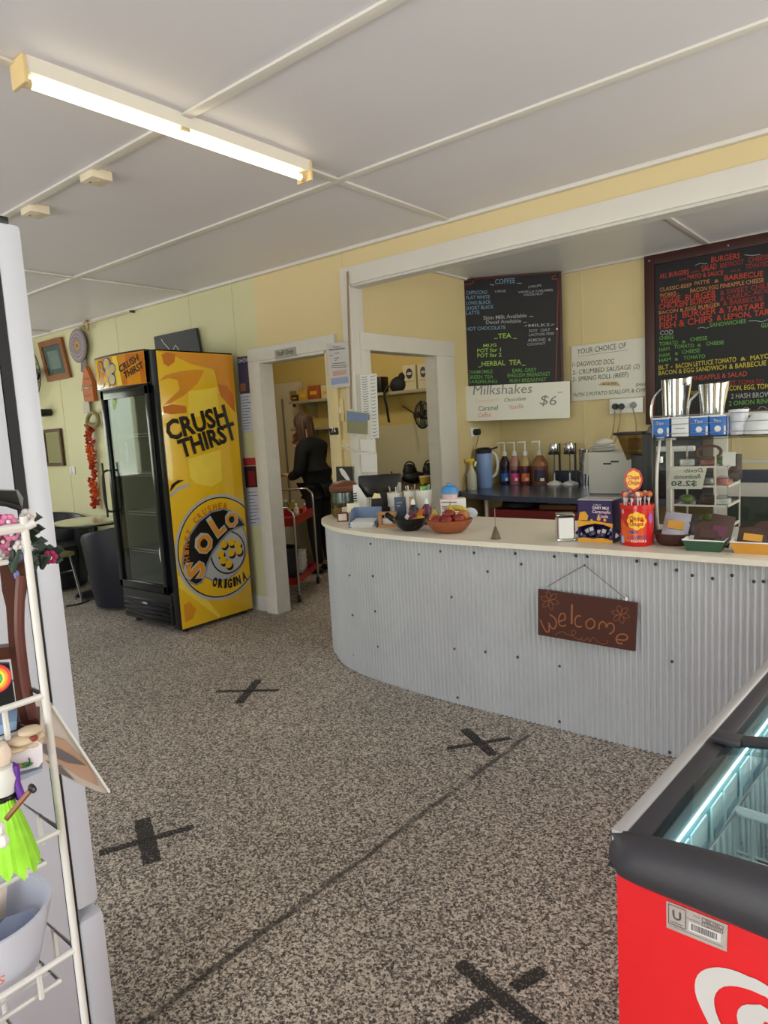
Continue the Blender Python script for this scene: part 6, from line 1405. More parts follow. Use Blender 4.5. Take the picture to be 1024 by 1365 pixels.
b = MB(); b.ell((a.x+.02, 5.42, 1.86), (.11, .05, .085), M('bag_black', (20, 20, 22), .7), 14); b.ell((a.x+.07, 5.42, 1.93), (.05, .04, .05), M('bag_black', (20, 20, 22)), 12); b.build('bag_body', t)
b = MB(); b.tube(smooth_path([(a.x-.06, 5.36, 1.86), (a.x-.10, 5.33, 1.78), (a.x-.08, 5.33, 1.65), (a.x-.06, 5.33, 1.5)], .03), .014, M('bag_black', (20, 20, 22)), 6); b.build('strap', t)
b = MB(); b.tube(smooth_path([(-4.25, 5.6, 1.66), (-4.1, 5.6, 1.58), (-3.95, 5.6, 1.6), (-3.7, 5.58, 1.52)], .04), .006, mBlk, 5); tag(b.build('hanging_cable'), 'thin black cable drooping below the store shelf', 'cable')
# fan
c = sp(563, 553, 5.1); t = thing('pedestal_fan', 'dark wire fan standing on the store room bench at the doorway edge', 'fan', (c.x, 5.15, .9))
b = MB(); rr = .085
for k in range(12): a_ = PI*k/12; b.tube(arc(c, Vector((math.cos(a_)*.0+rr*math.cos(a_), rr*math.sin(a_)*.4, 0)), (0, 0, .125), 0, 2*PI, 20)[:-1], .0035, mBlk, 4, closed=True)
b.build('cage', t); b = MB(); b.ell(c+Vector((0, .03, 0)), (.05, .05, .05), mBlk, 12); b.build('motor', t)
b = MB()
for k in range(4): a_ = PI/2*k; u = Vector((math.cos(a_), 0, math.sin(a_))); v = Vector((-math.sin(a_), .3, math.cos(a_))); b.face([c+u*.01-v*.02, c+u*.10-v*.03, c+u*.10+v*.03, c+u*.01+v*.02], M('fan_blade', (70, 72, 70), .3))
b.build('blades', t); b = MB(); b.tube([(c.x+.02, 5.2, .9), (c.x+.02, 5.2, c.z-.03)], .014, mChrome, 8); b.build('pole', t); b = MB(); b.lathe([(.10, 0), (.09, .015), (.02, .03), (0, .03)], (c.x+.02, 5.2, .9), mBlk, 24); b.build('base', t)
# store bench with clutter
t = thing('store_bench', 'brown topped work bench with clutter in the store room', 'bench', (-4.1, 5.35, 0))
b = MB(); b.box(-4.62, -3.34, 5.12, 5.63, .86, .90, M('bench_brown', (92, 72, 52), .5, var=.1), .004); b.build('top', t)
for x in (-4.60, -3.42):
    for y in (5.15, 5.56): b = MB(); b.box(x, x+.05, y, y+.05, 0, .86, M('bench_leg', (110, 96, 74), .5)); b.build('leg', t)
b = MB(); b.box(-4.6, -3.4, 5.2, 5.6, .3, .33, M('bench_leg', (110, 96, 74))); b.build('lower_shelf', t)
cl = [((-4.45, 5.3), 'pan', 'black frying pan at the left of the store bench clutter', (24, 24, 26)), ((-4.17, 5.26), 'pot', 'dark saucepan with a long handle on the store bench', (40, 40, 44)), ((-3.95, 5.32), 'heap', 'bundle of black cloth heaped on the store bench', (22, 22, 26)), ((-3.76, 5.25), 'tub', 'yellow tub among the clutter on the store bench', (206, 170, 50)), ((-3.62, 5.4), 'heap', 'tall dark bag at the right end of the store bench', (30, 34, 36)), ((-4.05, 5.2), 'tub', 'red and cream tub in front of the black cloth on the store bench', (170, 70, 50)), ((-4.3, 5.2), 'tray', 'flat steel tray at the front of the store bench', (130, 126, 110)), ((-3.85, 5.48), 'heap', 'black backpack behind the yellow tub on the store bench', (26, 24, 30))]
for (x, y), kd, lb, c_ in cl:
    m_ = M('clutter_%d_%d' % (c_[0], c_[1]), c_, .5, var=.2); q = Vector((x, y, .90)); t = thing({'pan': 'frying_pan', 'pot': 'saucepan', 'heap': 'cloth_bag', 'tub': 'plastic_tub', 'tray': 'steel_tray'}[kd], lb, {'pan': 'pan', 'pot': 'saucepan', 'heap': 'bag', 'tub': 'tub', 'tray': 'tray'}[kd], q, x*7)
    b = MB()
    if kd == 'pan': b.lathe([(0, .004), (.1, 0), (.13, .04), (.126, .042), (.098, .008), (0, .01)], (0, 0, 0), m_, 24, cap=False); b.build('pan', t, world=False); b = MB(); b.tube([(.12, 0, .035), (.28, 0, .07)], .01, m_, 8); b.build('handle', t, world=False)
    elif kd == 'pot': b.lathe([(0, .0), (.08, 0), (.085, .09), (.082, .09), (.077, .006), (0, .006)], (0, 0, 0), m_, 24, cap=False); b.build('pot', t, world=False); b = MB(); b.tube([(.08, 0, .075), (.24, 0, .10)], .009, m_, 8); b.build('handle', t, world=False)
    elif kd == 'heap':
        rr = random.Random(int(-x*100))
        b.ell((0, 0, .06), (.12, .09, .06), m_, 12); b.ell((.03, .01, .12), (.07, .06, .07), m_, 12); b.build('bag_body', t, world=False); b = MB(); b.tube(arc((.03, 0, .16), (.05, 0, 0), (0, .01, .05), 0, PI, 10), .007, m_, 6); b.build('strap', t, world=False)
    elif kd == 'tub': b.lathe([(0, 0), (.045, 0), (.055, .07), (.052, .07), (.043, .006), (0, .006)], (0, 0, 0), m_, 20, cap=False); b.build('tub', t, world=False); b = MB(); b.lathe([(.057, .068), (.057, .078), (0, .08)], (0, 0, 0), mLab, 20); b.build('lid', t, world=False)
    else: b.box(-.14, .14, -.09, .09, 0, .012, m_, .004); b.build('tray', t, world=False)
# trolley -------------------------------------------------------------
A = Vector((-4.235, 3.975, 0)); dv = Vector((-.36, .60, 0)).normalized(); wv = Vector((-.60, -.36, 0)).normalized(); LW, WW = .70, .38
t = thing('serving_trolley', 'chrome framed two tier trolley with red trays just inside the staff doorway', 'trolley', A+dv*LW/2+wv*WW/2)
mTR = M('trolley_red', (150, 26, 30), .35); mCh2 = M('trolley_chrome', (170, 168, 166), .2, metal=.9)
crn = [A, A+wv*WW, A+dv*LW+wv*WW, A+dv*LW]
for z0, z1, nm_ in ((.15, .21, 'lower_tray'), (.66, .735, 'upper_tray')):
    b = MB(); cc2 = sum(crn, Vector())/4
    lo = [c_.lerp(cc2, .03)+Vector((0, 0, z0)) for c_ in crn]; hi = [c_.lerp(cc2, .03)+Vector((0, 0, z1)) for c_ in crn]; hi2 = [c_.lerp(cc2, .07)+Vector((0, 0, z1)) for c_ in crn]; lo2 = [c_.lerp(cc2, .07)+Vector((0, 0, z0+.008)) for c_ in crn]
    b.grid([lo, hi, hi2, lo2], mTR, cv=True); b.face(lo, mTR); b.face(lo2, mTR); b.build(nm_, t, smooth=False)
for (p0_, p1_, zt, nm_) in ((crn[0], crn[1], .82, 'front_loop'), (crn[3], crn[2], .92, 'rear_loop')):
    b = MB(); w_ = (p1_-p0_).normalized()
    pts = [p0_+Vector((0, 0, .07)), p0_+Vector((0, 0, zt-.08)), p0_+Vector((0, 0, zt-.04))+w_*.008, p0_+Vector((0, 0, zt))+w_*.05, p1_+Vector((0, 0, zt))-w_*.05, p1_+Vector((0, 0, zt-.04))-w_*.008, p1_+Vector((0, 0, zt-.08)), p1_+Vector((0, 0, .07))]
    b.tube(pts, .0115, mCh2, 10); b.build(nm_, t)
for c_ in crn:
    b = MB(); q = c_+Vector((0, 0, .035)); b.cyl(q-wv*.012, q+wv*.012, .035, mBlk, 20); b.build('castor', t); 
    b = MB(); b.cyl(q-wv*.016, q+wv*.016, .014, mCh2, 12); b.tube([q+Vector((0, 0, .02))-wv*.016, q+Vector((0, 0, .045))], .006, mCh2, 6); b.build('castor_fork', t)
def tp(u, v, z): return A+dv*(u*LW)+wv*(v*WW)+Vector((0, 0, z))
q = tp(.28, .5, .162); t = thing('black_tub', 'tall black tub on the lower tray of the red trolley', 'tub', q); b = MB(); b.lathe([(0, 0), (.12, 0), (.15, .27), (.16, .275), (.16, .29), (.145, .29), (.115, .01)], q, mBlk, 28, cap=False); b.build('tub', t)
q = tp(.72, .45, .162); 
for k in range(4):
    tt = thing('white_container', ('lowest', 'second lowest', 'second highest', 'topmost')[k]+' white plastic container stacked on the lower trolley tray', 'container', q+Vector((0, 0, .05*k)), math.atan2(dv.y, dv.x), 'stacked white containers'); b = MB(); b.box(-.09, .09, -.1, .1, 0, .045, M('container_white', (196, 196, 190), .4), .01); b.build('box', tt, world=False); b = MB(); b.box(-.095, .095, -.105, .105, .042, .049, M('container_lid', (206, 206, 204), .4), .003); b.build('lid', tt, world=False)
for u, v, h, r, c_, lb in ((.55, .2, .10, .022, (196, 190, 180), 'pale bottle nearest the middle of the upper trolley tray'), (.72, .3, .12, .025, (206, 200, 190), 'white bottle at the back of the upper trolley tray'), (.86, .15, .11, .02, (190, 60, 60), 'small red bottle at the rear corner of the upper trolley tray')):
    q = tp(u, v, .669); t = thing('small_bottle', lb, 'bottle', q, 0, 'bottles on the trolley'); b = MB(); b.lathe([(0, 0), (r, 0), (r, h*.7), (r*.4, h*.85), (r*.4, h), (0, h)], q, M('sbt_%d_%d' % (c_[0], c_[1]), c_, .4), 16); b.build('bottle', t); b = MB(); b.cyl(q+Vector((0, 0, h)), q+Vector((0, 0, h+.015)), r*.5, mWhite, 10); b.build('cap', t)
q = tp(.2, .35, .669); t = thing('paper_tray', 'white dish on the front of the upper trolley tray', 'dish', q, math.atan2(dv.y, dv.x)); b = MB(); b.box(-.1, .1, -.12, .06, 0, .04, mTinW, .008); b.build('dish', t, world=False)
for (u, c_, lb) in ((.42, (44, 110, 130), 'teal bottle standing behind the trolley under its upper tray'), (.6, (130, 140, 120), 'grey green bottle beside the teal bottle behind the trolley'), (.85, (196, 190, 40), 'bright yellow bottle behind the rear of the trolley')): pass
# shelf of cleaning bottles behind the trolley
t = thing('low_shelf_unit', 'pale low cabinet behind the trolley in the store room', 'cabinet', (-5.5, 4.95, 0)); b = MB(); b.box(-5.62, -5.22, 4.85, 5.2, 0, .54, M('low_cabinet', (150, 146, 134), .5), .006); b.build('cabinet_body', t)
b = MB(); b.box(-5.6, -5.24, 4.842, 4.85, .05, .5, M('low_cabinet_door', (160, 156, 144), .5), .003); b.build('door', t)
for x, c_, lb in ((-5.5, (34, 74, 110), 'blue bottle on the low store cabinet'), (-5.38, (110, 120, 100), 'grey green bottle on the low store cabinet'), (-5.27, (186, 176, 40), 'yellow bottle at the right end of the low store cabinet')):
    q = Vector((x, 4.95, .54)); t = thing('cleaning_bottle', lb, 'bottle', q, 0, 'cleaning bottles'); b = MB(); b.lathe([(0, 0), (.045, 0), (.047, .13), (.02, .17), (.016, .19), (0, .19)], q, M('clb_%d' % c_[0], c_, .4), 18, cap=False); b.build('bottle', t); b = MB(); b.cyl(q+Vector((0, 0, .19)), q+Vector((0, 0, .215)), .018, mWhite, 10); b.build('cap', t)
# ================================================================ PERSON
def skin(name, verts, edges, radii, m, parent, sub=2, loc=None):
    me = bpy.data.meshes.new(name); me.from_pydata([tuple(v) for v in verts], edges, []); o = bpy.data.objects.new(name, me); COL.objects.link(o)
    md = o.modifiers.new('skin', 'SKIN'); md.use_smooth_shade = True
    for i, r in enumerate(radii):
        r = (r, r) if not isinstance(r, tuple) else r; me.skin_vertices[0].data[i].radius = r
    me.skin_vertices[0].data[0].use_root = True
    s_ = o.modifiers.new('sub', 'SUBSURF'); s_.levels = sub; s_.render_levels = sub
    dg = bpy.context.evaluated_depsgraph_get(); dg.update(); m2 = bpy.data.meshes.new_from_object(o.evaluated_get(dg)); bpy.data.objects.remove(o)
    m2.name = name; m2.materials.clear(); m2.materials.append(m)
    for p_ in m2.polygons: p_.use_smooth = True; p_.material_index = 0
    o = bpy.data.objects.new(name, m2); COL.objects.link(o); o.parent = parent; return o
mSkin = M('skin_tone', (206, 160, 128), .5, var=.05, bump=.1); mHair = M('brown_hair', (78, 56, 44), .6, var=.4, scale=60, bump=.5, bscale=90); mCloth = M('black_cloth', (16, 17, 20), .85, var=.3, scale=10); mTrou = M('dark_trousers', (20, 20, 26), .85, var=.2); mShoe = M('black_shoe', (16, 16, 18), .4)
PP = Vector((-4.93, 5.0, 0)); prz = PI/2+.25          # local -y forward ... turned so that she looks left
t = thing('person', 'person with brown hair in black clothes standing bowed in the store room', 'person', PP, 1.72)
# local frame: +y is forward
V = [(0, 0, .92), (0, .01, 1.05), (0, .03, 1.22), (0, .05, 1.33), (0, .09, 1.40), (0, .12, 1.45), (0, .15, 1.52),   # 0-6 pelvis..head
     (.095, 0, .86), (.10, .03, .48), (.10, -.01, .09), (.10, .12, .04),            # 7-10 right leg
     (-.095, 0, .86), (-.10, .02, .48), (-.10, -.02, .09), (-.10, .11, .04),       # 11-14
     (.165, .05, 1.31), (.22, .10, 1.07), (.13, .27, 1.17), (.05, .31, 1.33),        # 15-18 right arm up to face
     (-.165, .05, 1.31), (-.23, .06, 1.05), (-.15, .24, 1.00), (-.09, .31, 1.02),
     (0, .17, 1.58)]
E_ = [(0, 1), (1, 2), (2, 3), (3, 4), (4, 5), (5, 6), (6, 23), (0, 7), (7, 8), (8, 9), (9, 10), (0, 11), (11, 12), (12, 13), (13, 14), (3, 15), (15, 16), (16, 17), (17, 18), (3, 19), (19, 20), (20, 21), (21, 22)]
Rr = [(.135, .10), (.115, .09), (.13, .095), (.10, .075), (.045, .05), (.05, .055), (.075, .085), (.08, .08), (.055, .055), (.038, .038), (.035, .03), (.08, .08), (.055, .055), (.038, .038), (.035, .03), (.05, .05), (.04, .04), (.028, .028), (.022, .03), (.05, .05), (.04, .04), (.028, .028), (.022, .03), (.06, .07)]
body = skin('body', V, E_, [tuple(x*(.78 if i in (0, 1, 2, 3, 7, 8, 11, 12, 15, 16, 19, 20) else 1) for x in r_) for i, r_ in enumerate(Rr)], mSkin, t)
# garments follow the same joints, slightly wider
gi = [0, 1, 2, 3, 4, 15, 16, 17, 19, 20, 21]; mp_ = {g: i for i, g in enumerate(gi)}
gv = [V[g] for g in gi]; ge = [(mp_[a], mp_[c]) for a, c in E_ if a in mp_ and c in mp_]; gr_ = [tuple(x+(.05 if g == 3 else .010 if g == 4 else .02) for x in Rr[g]) for g in gi]
gv.append((0, 0, .80)); ge.append((0, len(gv)-1)); gr_.append((.15, .12))
skin('jacket', gv, ge, gr_, mCloth, t)
gi = [0, 7, 8, 9, 11, 12, 13]; mp_ = {g: i for i, g in enumerate(gi)}
skin('trousers', [V[g] for g in gi], [(mp_[a], mp_[c]) for a, c in E_ if a in mp_ and c in mp_], [tuple(x+.014 for x in Rr[g]) for g in gi], mTrou, t)
for sx in (1, -1):
    b = MB(); b.ell((.10*sx, .06, .04), (.045, .13, .04), mShoe, 14); b.build('shoe', t, world=False)
hd = Vector((0, .155, 1.535))
b = MB(); b.ell(hd+Vector((0, .085, -.02)), (.012, .02, .022), mSkin, 10); b.build('nose', body, world=False)
for sx in (1, -1):
    b = MB(); b.ell(hd+Vector((.032*sx, .072, .012)), (.012, .008, .007), mPaper, 8); b.ell(hd+Vector((.032*sx, .079, .012)), (.005, .004, .005), mBlk, 6); b.build('eye', body, world=False)
    b = MB(); b.ell(hd+Vector((.078*sx, .0, -.005)), (.01, .02, .03), mSkin, 8); b.build('ear', body, world=False)
b = MB(); b.ell(hd+Vector((0, .075, -.055)), (.024, .01, .007), M('lips', (170, 100, 92), .4), 8); b.build('mouth', body, world=False)
b = MB(); b.ell(hd+Vector((0, -.02, .025)), (.095, .10, .10), mHair, 20); rr = random.Random(9)
for k in range(46):
    a = rr.uniform(PI*.93, PI*2.07); r = .085+.012*rr.random(); x, y = r*math.cos(a), r*math.sin(a)*1.05
    b.tube(smooth_path([hd+Vector((x*.7, y*.7, .09)), hd+Vector((x*1.05, y*1.05, .02)), hd+Vector((x*1.1, y*1.1-.01, -.08)), hd+Vector((x*1.0, y*.95-.02, -.16-.05*rr.random()))], .04), [.02, .018, .016, .014, .012, .01, .008, .006, .005, .004][:0] or .014, mHair, 6)
b.build('hair', t, world=False)
def hand(wr, dirv, up, side, nm_='hand'):
    """palm plus five bent fingers; built as part of the bare skin"""
    wr = Vector(wr); d = Vector(dirv).normalized(); u = Vector(up).normalized(); s_ = d.cross(u).normalized()*side
    b = MB(); Mx = Matrix(((s_.x, d.x, u.x, 0), (s_.y, d.y, u.y, 0), (s_.z, d.z, u.z, 0), (0, 0, 0, 1)))
    b.ell(wr+d*.045, (.04, .05, .016), mSkin, 12, T=Mx)
    for k, (ox, ln) in enumerate(((-.027, .060), (-.009, .072), (.010, .068), (.027, .052))):
        p0_ = wr+d*.085+s_*ox; b.tube([p0_-d*.02, p0_, p0_+d*ln*.45-u*.006, p0_+d*ln*.75-u*.02, p0_+d*ln*.85-u*.035], [.009, .009, .0085, .008, .006], mSkin, 8)
    p0_ = wr+d*.02-s_*.03; b.tube([p0_, p0_+d*.025-s_*.02-u*.005, p0_+d*.05-s_*.028-u*.012, p0_+d*.065-s_*.026-u*.02], [.012, .011, .0095, .007], mSkin, 8)
    return b.build(nm_, body, world=False)
hand((.05, .31, 1.34), (-.25, -.35, .9), (.2, .95, .2), 1); hand((-.09, .31, 1.02), (.5, .8, .1), (0, -.1, 1), -1)
# ================================================================ WHITE FRIDGE (left)
mFr = M('fridge_white', (196, 198, 210), .35, var=.02); mFrD = M('fridge_door_white', (200, 202, 214), .3, var=.02); mGask = M('gasket_black', (20, 18, 24), .6)
FX, FY0, FY1 = -1.30, -.12, .605       # seen from its side: the doors face the far wall
t = thing('white_fridge', 'tall white upright fridge with a black door gasket at the left edge', 'fridge', (-1.66, .25, 0))
b = MB(); b.box(FX-.70, FX, FY0, FY1-.064, .03, 1.852, mFr, .008); b.build('cabinet', t)
b = MB(); b.box(FX-.69, FX-.001, FY1-.064, FY1-.046, .05, 1.85, mGask); b.build('gasket', t)
b = MB(); b.box(FX-.70, FX, FY1-.0465, FY1, .528, 1.85, mFrD, .010); b.build('upper_door', t)
b = MB(); b.box(FX-.70, FX+.006, FY1-.0465, FY1+.004, .05, .508, mFrD, .012); b.build('lower_door', t)
b = MB(); b.box(FX-.08, FX-.01, FY1-.07, FY1-.015, 1.850, 1.864, mBlk, .004); b.build('hinge_cover', t)
# ================================================================ WIRE RACK (left foreground)
RX0, RX1, RY0, RY1 = -1.27, -.95, -.25, .40
mRk = M('rack_white', (216, 214, 212), .3)
t = thing('wire_display_rack', 'white wire display rack with stacked shelves in front of the white fridge', 'rack', (-1.2, .1, 0))
for x in (RX0, RX1):
    for y in (RY0, RY1):
        b = MB(); b.tube([(x, y, 0), (x, y, 1.36)], .0052, mRk, 12); b.build('post', t)
shz = [1.345, 1.075, .875, .69, .40]
for i, z in enumerate(shz):
    b = MB(); r_ = .0065 if i == 0 else .0045
    top = z+.035 if i else z
    b.tube([(RX0, RY0, top), (RX1, RY0, top), (RX1, RY1, top), (RX0, RY1, top)], r_, mRk, 8, closed=True)
    b.tube([(RX0, RY0, z-.012 if i else z-.045), (RX1-.02, RY0, z-.012 if i else z-.045), (RX1-.02, RY1-.02, z-.012 if i else z-.045), (RX0, RY1-.02, z-.012 if i else z-.045)], .004, mRk, 6, closed=True)
    for k in range(12):
        x = RX0+(RX1-.02-RX0)*k/11; b.tube([(x, RY0, z-.012 if i else z-.045), (x, RY1-.02, z-.012 if i else z-.045)], .002, mRk, 4)
    for x, y in ((RX1-.01, RY1-.05), (RX1-.07, RY1), (RX0+.1, RY1), (RX1-.005, .12), (RX1-.005, -.1)): b.tube([(x, y, top), (x, y, z-.012 if i else z-.045)], .004, mRk, 6)
    b.build('shelf', t)
for z in (.885, .70):
    b = MB(); b.box(RX1+.0, RX1+.003, RY0, RY1-.12, z-.028, z+.018, mPaper); b.build('price_strip', t)
b = MB(); b.tube([(RX1, RY1, 1.345), (RX1+.004, RY1+.012, 1.35)], .006, mRk, 10); b.build('corner_cap', t)
# things on the rack
mFl = [M('petal_pink', (206, 120, 160), .6, var=.2), M('petal_deep', (170, 40, 96), .6), M('petal_white', (220, 214, 216), .6), M('leaf_dark', (60, 76, 66), .6), M('petal_blue', (90, 110, 160), .6)]
VN = Vector((-.91, .415, 0)); RU = Vector((.415, .91, 0)); NR = -VN
def RK(px, py, y): return hit(px, py, Vector((-1.0, .36, 0))+VN*(y-.31), VN)
t = thing('zebra_bag', 'grey and black striped bag on the topmost rack level against the white fridge', 'bag', RK(14, 672, .3))
q = [RK(-25, 655, .3), RK(22, 656, .3), RK(30, 668, .3), RK(29, 678, .3), RK(-25, 668, .3)]
b = MB(); b.prism(q, VN*.06, M('zebra_grey', (130, 134, 134), .6, var=.25, scale=30)); b.build('bag_body', t)
b = flat(MB())
for k in range(7): b.ribbon([q[0].lerp(q[4], k/7)+NR*.001, q[1].lerp(q[3], k/7)+NR*.001], .0035, mBlk, NR, .001)
b.build('stripes', t, smooth=False); b = MB(); b.tube([RK(-20, 668, .3), RK(10, 672, .29), RK(28, 678, .29)], .004, mBlk, 6); b.build('handle', t)
rr = random.Random(21)
def bouquet(label, px, py, y, n, spread, col):
    c = RK(px, py, y); t = thing('artificial_flowers', label, 'flowers', c-Vector((0, 0, spread*.9)), 0, 'artificial flowers on the rack')
    for k in range(n):
        q = c+RU*rr.uniform(-spread, spread)*.8+VN*rr.uniform(-.02, .02)+Vector((0, 0, rr.uniform(-spread*.5, spread*.5))); b = MB(); m_ = mFl[col[k % len(col)]]
        for j in range(6): a = 2*PI*j/6; b.ell(q+RU*.006*math.cos(a)+Vector((0, 0, .006*math.sin(a))), (.005, .005, .005), m_, 7)
        b.ell(q+NR*.006, (.003, .003, .003), mFl[2], 6); b.build('blossom', t)
    b = MB()
    for k in range(18): q = c+RU*rr.uniform(-spread, spread)*.8+VN*.01+Vector((0, 0, rr.uniform(-spread*.5, spread*.4))); b.face([q, q+RU*.012+Vector((0, 0, .006)), q+RU*.02+Vector((0, 0, -.002)), q+RU*.01+Vector((0, 0, -.007))], mFl[3])
    for k in range(4): b.tube([c+Vector((rr.uniform(-.03, .03), 0, 0)), c-Vector((0, 0, spread*.9))], .003, mFl[3], 5)
    b.build('leaves', t)
bouquet('pink and deep red artificial flowers standing at the top of the rack', 8, 704, .30, 8, .035, (0, 1, 2, 0))
bouquet('pink white and blue artificial flowers just below the top rail of the rack', 14, 732, .30, 11, .035, (0, 2, 4, 1, 2))
bouquet('small red and white artificial flowers behind the right post of the rack', 54, 740, .36, 4, .022, (1, 2, 3))
# brown wooden stand
yS = .31; mDk = M('mahogany', (72, 34, 28), .35, var=.25, scale=14)
t = thing('wooden_frame_stand', 'dark mahogany wooden frame with a curved side leaning on the rack', 'wooden frame', RK(30, 960, yS))
def WD(x, y): return RK(x/3.79, 640+y/3.79, yS)
b = MB(); b.prism([WD(*p_) for p_ in ((10, 560), (-10, 375), (60, 370), (115, 420), (135, 480), (135, 560), (115, 680), (118, 850), (150, 1050), (196, 1225), (110, 1228), (85, 1150), (58, 930), (45, 850), (30, 640))], VN*.025, mDk); b.build('curved_side', t)
b = MB(); b.tube(smooth_path([WD(*p_) for p_ in ((108, 480), (100, 600), (98, 760), (112, 900), (135, 1060), (170, 1200))], .02), .007, M('mahogany_light', (104, 62, 58), .3, var=.15), 8); b.build('raised_edge', t)
b = MB(); b.prism([WD(*p_) for p_ in ((-60, 855), (85, 838), (92, 900), (-60, 915))], VN*.02, mDk); b.build('cross_bar', t)
b = MB(); b.prism([WD(*p_) for p_ in ((-60, 1235), (200, 1215), (204, 1262), (-60, 1330))], VN*.06, mDk); b.build('foot', t)
b = MB(); b.prism([WD(*p_) for p_ in ((-60, 930), (45, 930), (80, 1150), (-60, 1175))], VN*.01, mBlk); b.build('back_panel', t)
b = MB(); b.ell(WD(84, 478), (.004, .004, .007), M('blue_spot', (120, 130, 190), .4), 8); b.build('blue_tag', t)
t = thing('rainbow_toy', 'small rainbow coloured round toy in front of the dark wooden frame', 'toy', RK(3, 905, .27)); 
for k, c_ in enumerate(((220, 60, 60), (236, 150, 50), (236, 220, 70), (80, 180, 90), (60, 110, 210))): b = MB(); c = RK(-7, 905, .27); b.tube(arc(c, RU*(.018-.0035*k), (0, 0, .018-.0035*k), -1.4, 1.6, 14), .002, M('rainbow_%d' % k, c_, .5), 6); b.build('colour_band', t)
b = MB(); b.prism([RK(*p_, .28) for p_ in ((-14, 985), (22, 972), (22, 960), (-14, 972))], VN*.05, M('book_blue', (140, 170, 206), .5)); tag(b.build('blue_book'), 'pale blue book lying at the foot of the dark wooden frame', 'book')
# beige ornament and printed card box
t = thing('shell_ornament', 'beige carved shell ornament lying on the white card box', 'ornament', RK(38, 985, .27)); b = MB(); mSh = M('shell_beige', (206, 186, 160), .6, var=.2, scale=30)
for px, py, rx, rz in ((40, 974, .016, .006), (46, 982, .013, .006), (32, 985, .02, .007), (44, 990, .013, .006), (20, 996, .02, .005)): b.ell(RK(px, py, .27), (rx, rx, rz), mSh, 12)
b.build('shell', t); b = MB(); b.ell(RK(45, 984, .258), (.006, .006, .004), M('shell_red', (140, 60, 50), .5), 8); b.build('red_spot', t)
t = thing('printed_card_box', 'white rounded card box printed with two green birds on the rack', 'box', RK(25, 1025, .26)); q = [RK(*p_, .26) for p_ in ((-20, 1008), (10, 998), (50, 988), (56, 992), (57, 1015), (52, 1022), (-20, 1040))]
b = MB(); b.prism(q, VN*.07, M('card_pinkwhite', (222, 214, 224), .5)); b.build('box_body', t)
b = flat(MB()); mGB = M('bird_green', (70, 130, 80), .5)
for px, py in ((18, 1022), (33, 1020)): b.disc(RK(px, py, .258), RU*.010, (0, 0, .004), mGB, 12)
for x0 in (12, 38): b.ribbon(smooth_path([RK(x0, 1010, .258), RK(x0+2, 1016, .258), RK(x0-3, 1022, .258)], .004), .002, iK, NR)
b.disc(RK(23, 1022, .257), RU*.006, (0, 0, .003), M('bird_orange', (220, 130, 60), .5), 10); b.build('bird_print', t, smooth=False)
b = MB(); b.prism([RK(*p_, .27) for p_ in ((-20, 1050), (56, 1024), (57, 1028), (-20, 1062))], VN*.08, M('card_paleblue', (186, 200, 224), .5)); tag(b.build('pale_blue_envelope'), 'pale blue envelope under the printed card box', 'envelope')
# hula doll
yD = .25; t = thing('hula_doll', 'doll with a bright lime grass skirt and purple hair holding a paddle', 'doll', RK(15, 1140, yD))
c0, c1 = RK(4, 1062, yD), RK(14, 1138, yD); b = MB(); n = 36; rows = []
for s_ in (0, .3, .65, 1.):
    row = []; rr_ = .016+.034*s_**.9; cz = c0.lerp(c1, s_)
    for k in range(n): a = 2*PI*k/n; r2 = rr_*(1+.06*(k % 2))*(1); row.append(Vector((cz.x+r2*math.cos(a), cz.y+r2*math.sin(a)*.6, cz.z-(.008*(k % 3) if s_ == 1 else 0))))
    rows.append(row)
b.grid(rows, M('lime_raffia', (150, 216, 50), .6, var=.25, scale=60), cv=True); b.build('grass_skirt', t)
b = MB(); b.lathe([(.0165, 0), (.0175, .003), (.0165, .006)], c0-Vector((0, 0, .002)), mBlk, 20); b.build('belt', t)
b = MB(); b.lathe([(.017, 0), (.022, .02), (.016, .035), (0, .04)], c0+Vector((0, 0, .006)), mPaper, 16, cap=False); b.build('torso', t)
b = MB(); b.lathe([(0, -.005), (.014, 0), (.017, .012), (.012, .026), (0, .03)], c0+Vector((0, 0, .046)), mLab, 14, cap=False); b.build('head', t)
b = MB(); q = RK(22, 1040, yD)
for k in range(7): b.tube([q+Vector((-.012+.003*k, 0, .022)), q+Vector((-.008+.003*k, -.003, 0)), q+Vector((-.003+.003*k, 0, -.022-.004*(k % 2)))], .004, M('purple_hair', (96, 40, 150), .6), 5)
b.build('purple_hair', t)
b = MB(); b.tube([RK(8, 1092, yD-.05), RK(40, 1054, yD-.05)], .0035, mWood, 6); b.ell(RK(43, 1051, yD-.05), (.009, .004, .006), mBlk, 8); b.build('paddle', t)
for px, py in ((-2, 1105), (3, 1120)): b = MB(); b.ell(RK(px, py, yD-.06), (.010, .008, .010), mPaper, 8); b.build('pompom', t)
b = MB(); b.cyl(c1-Vector((0, 0, .012)), c1+Vector((0, 0, .03)), .010, mLab, 8); b.build('legs', t)
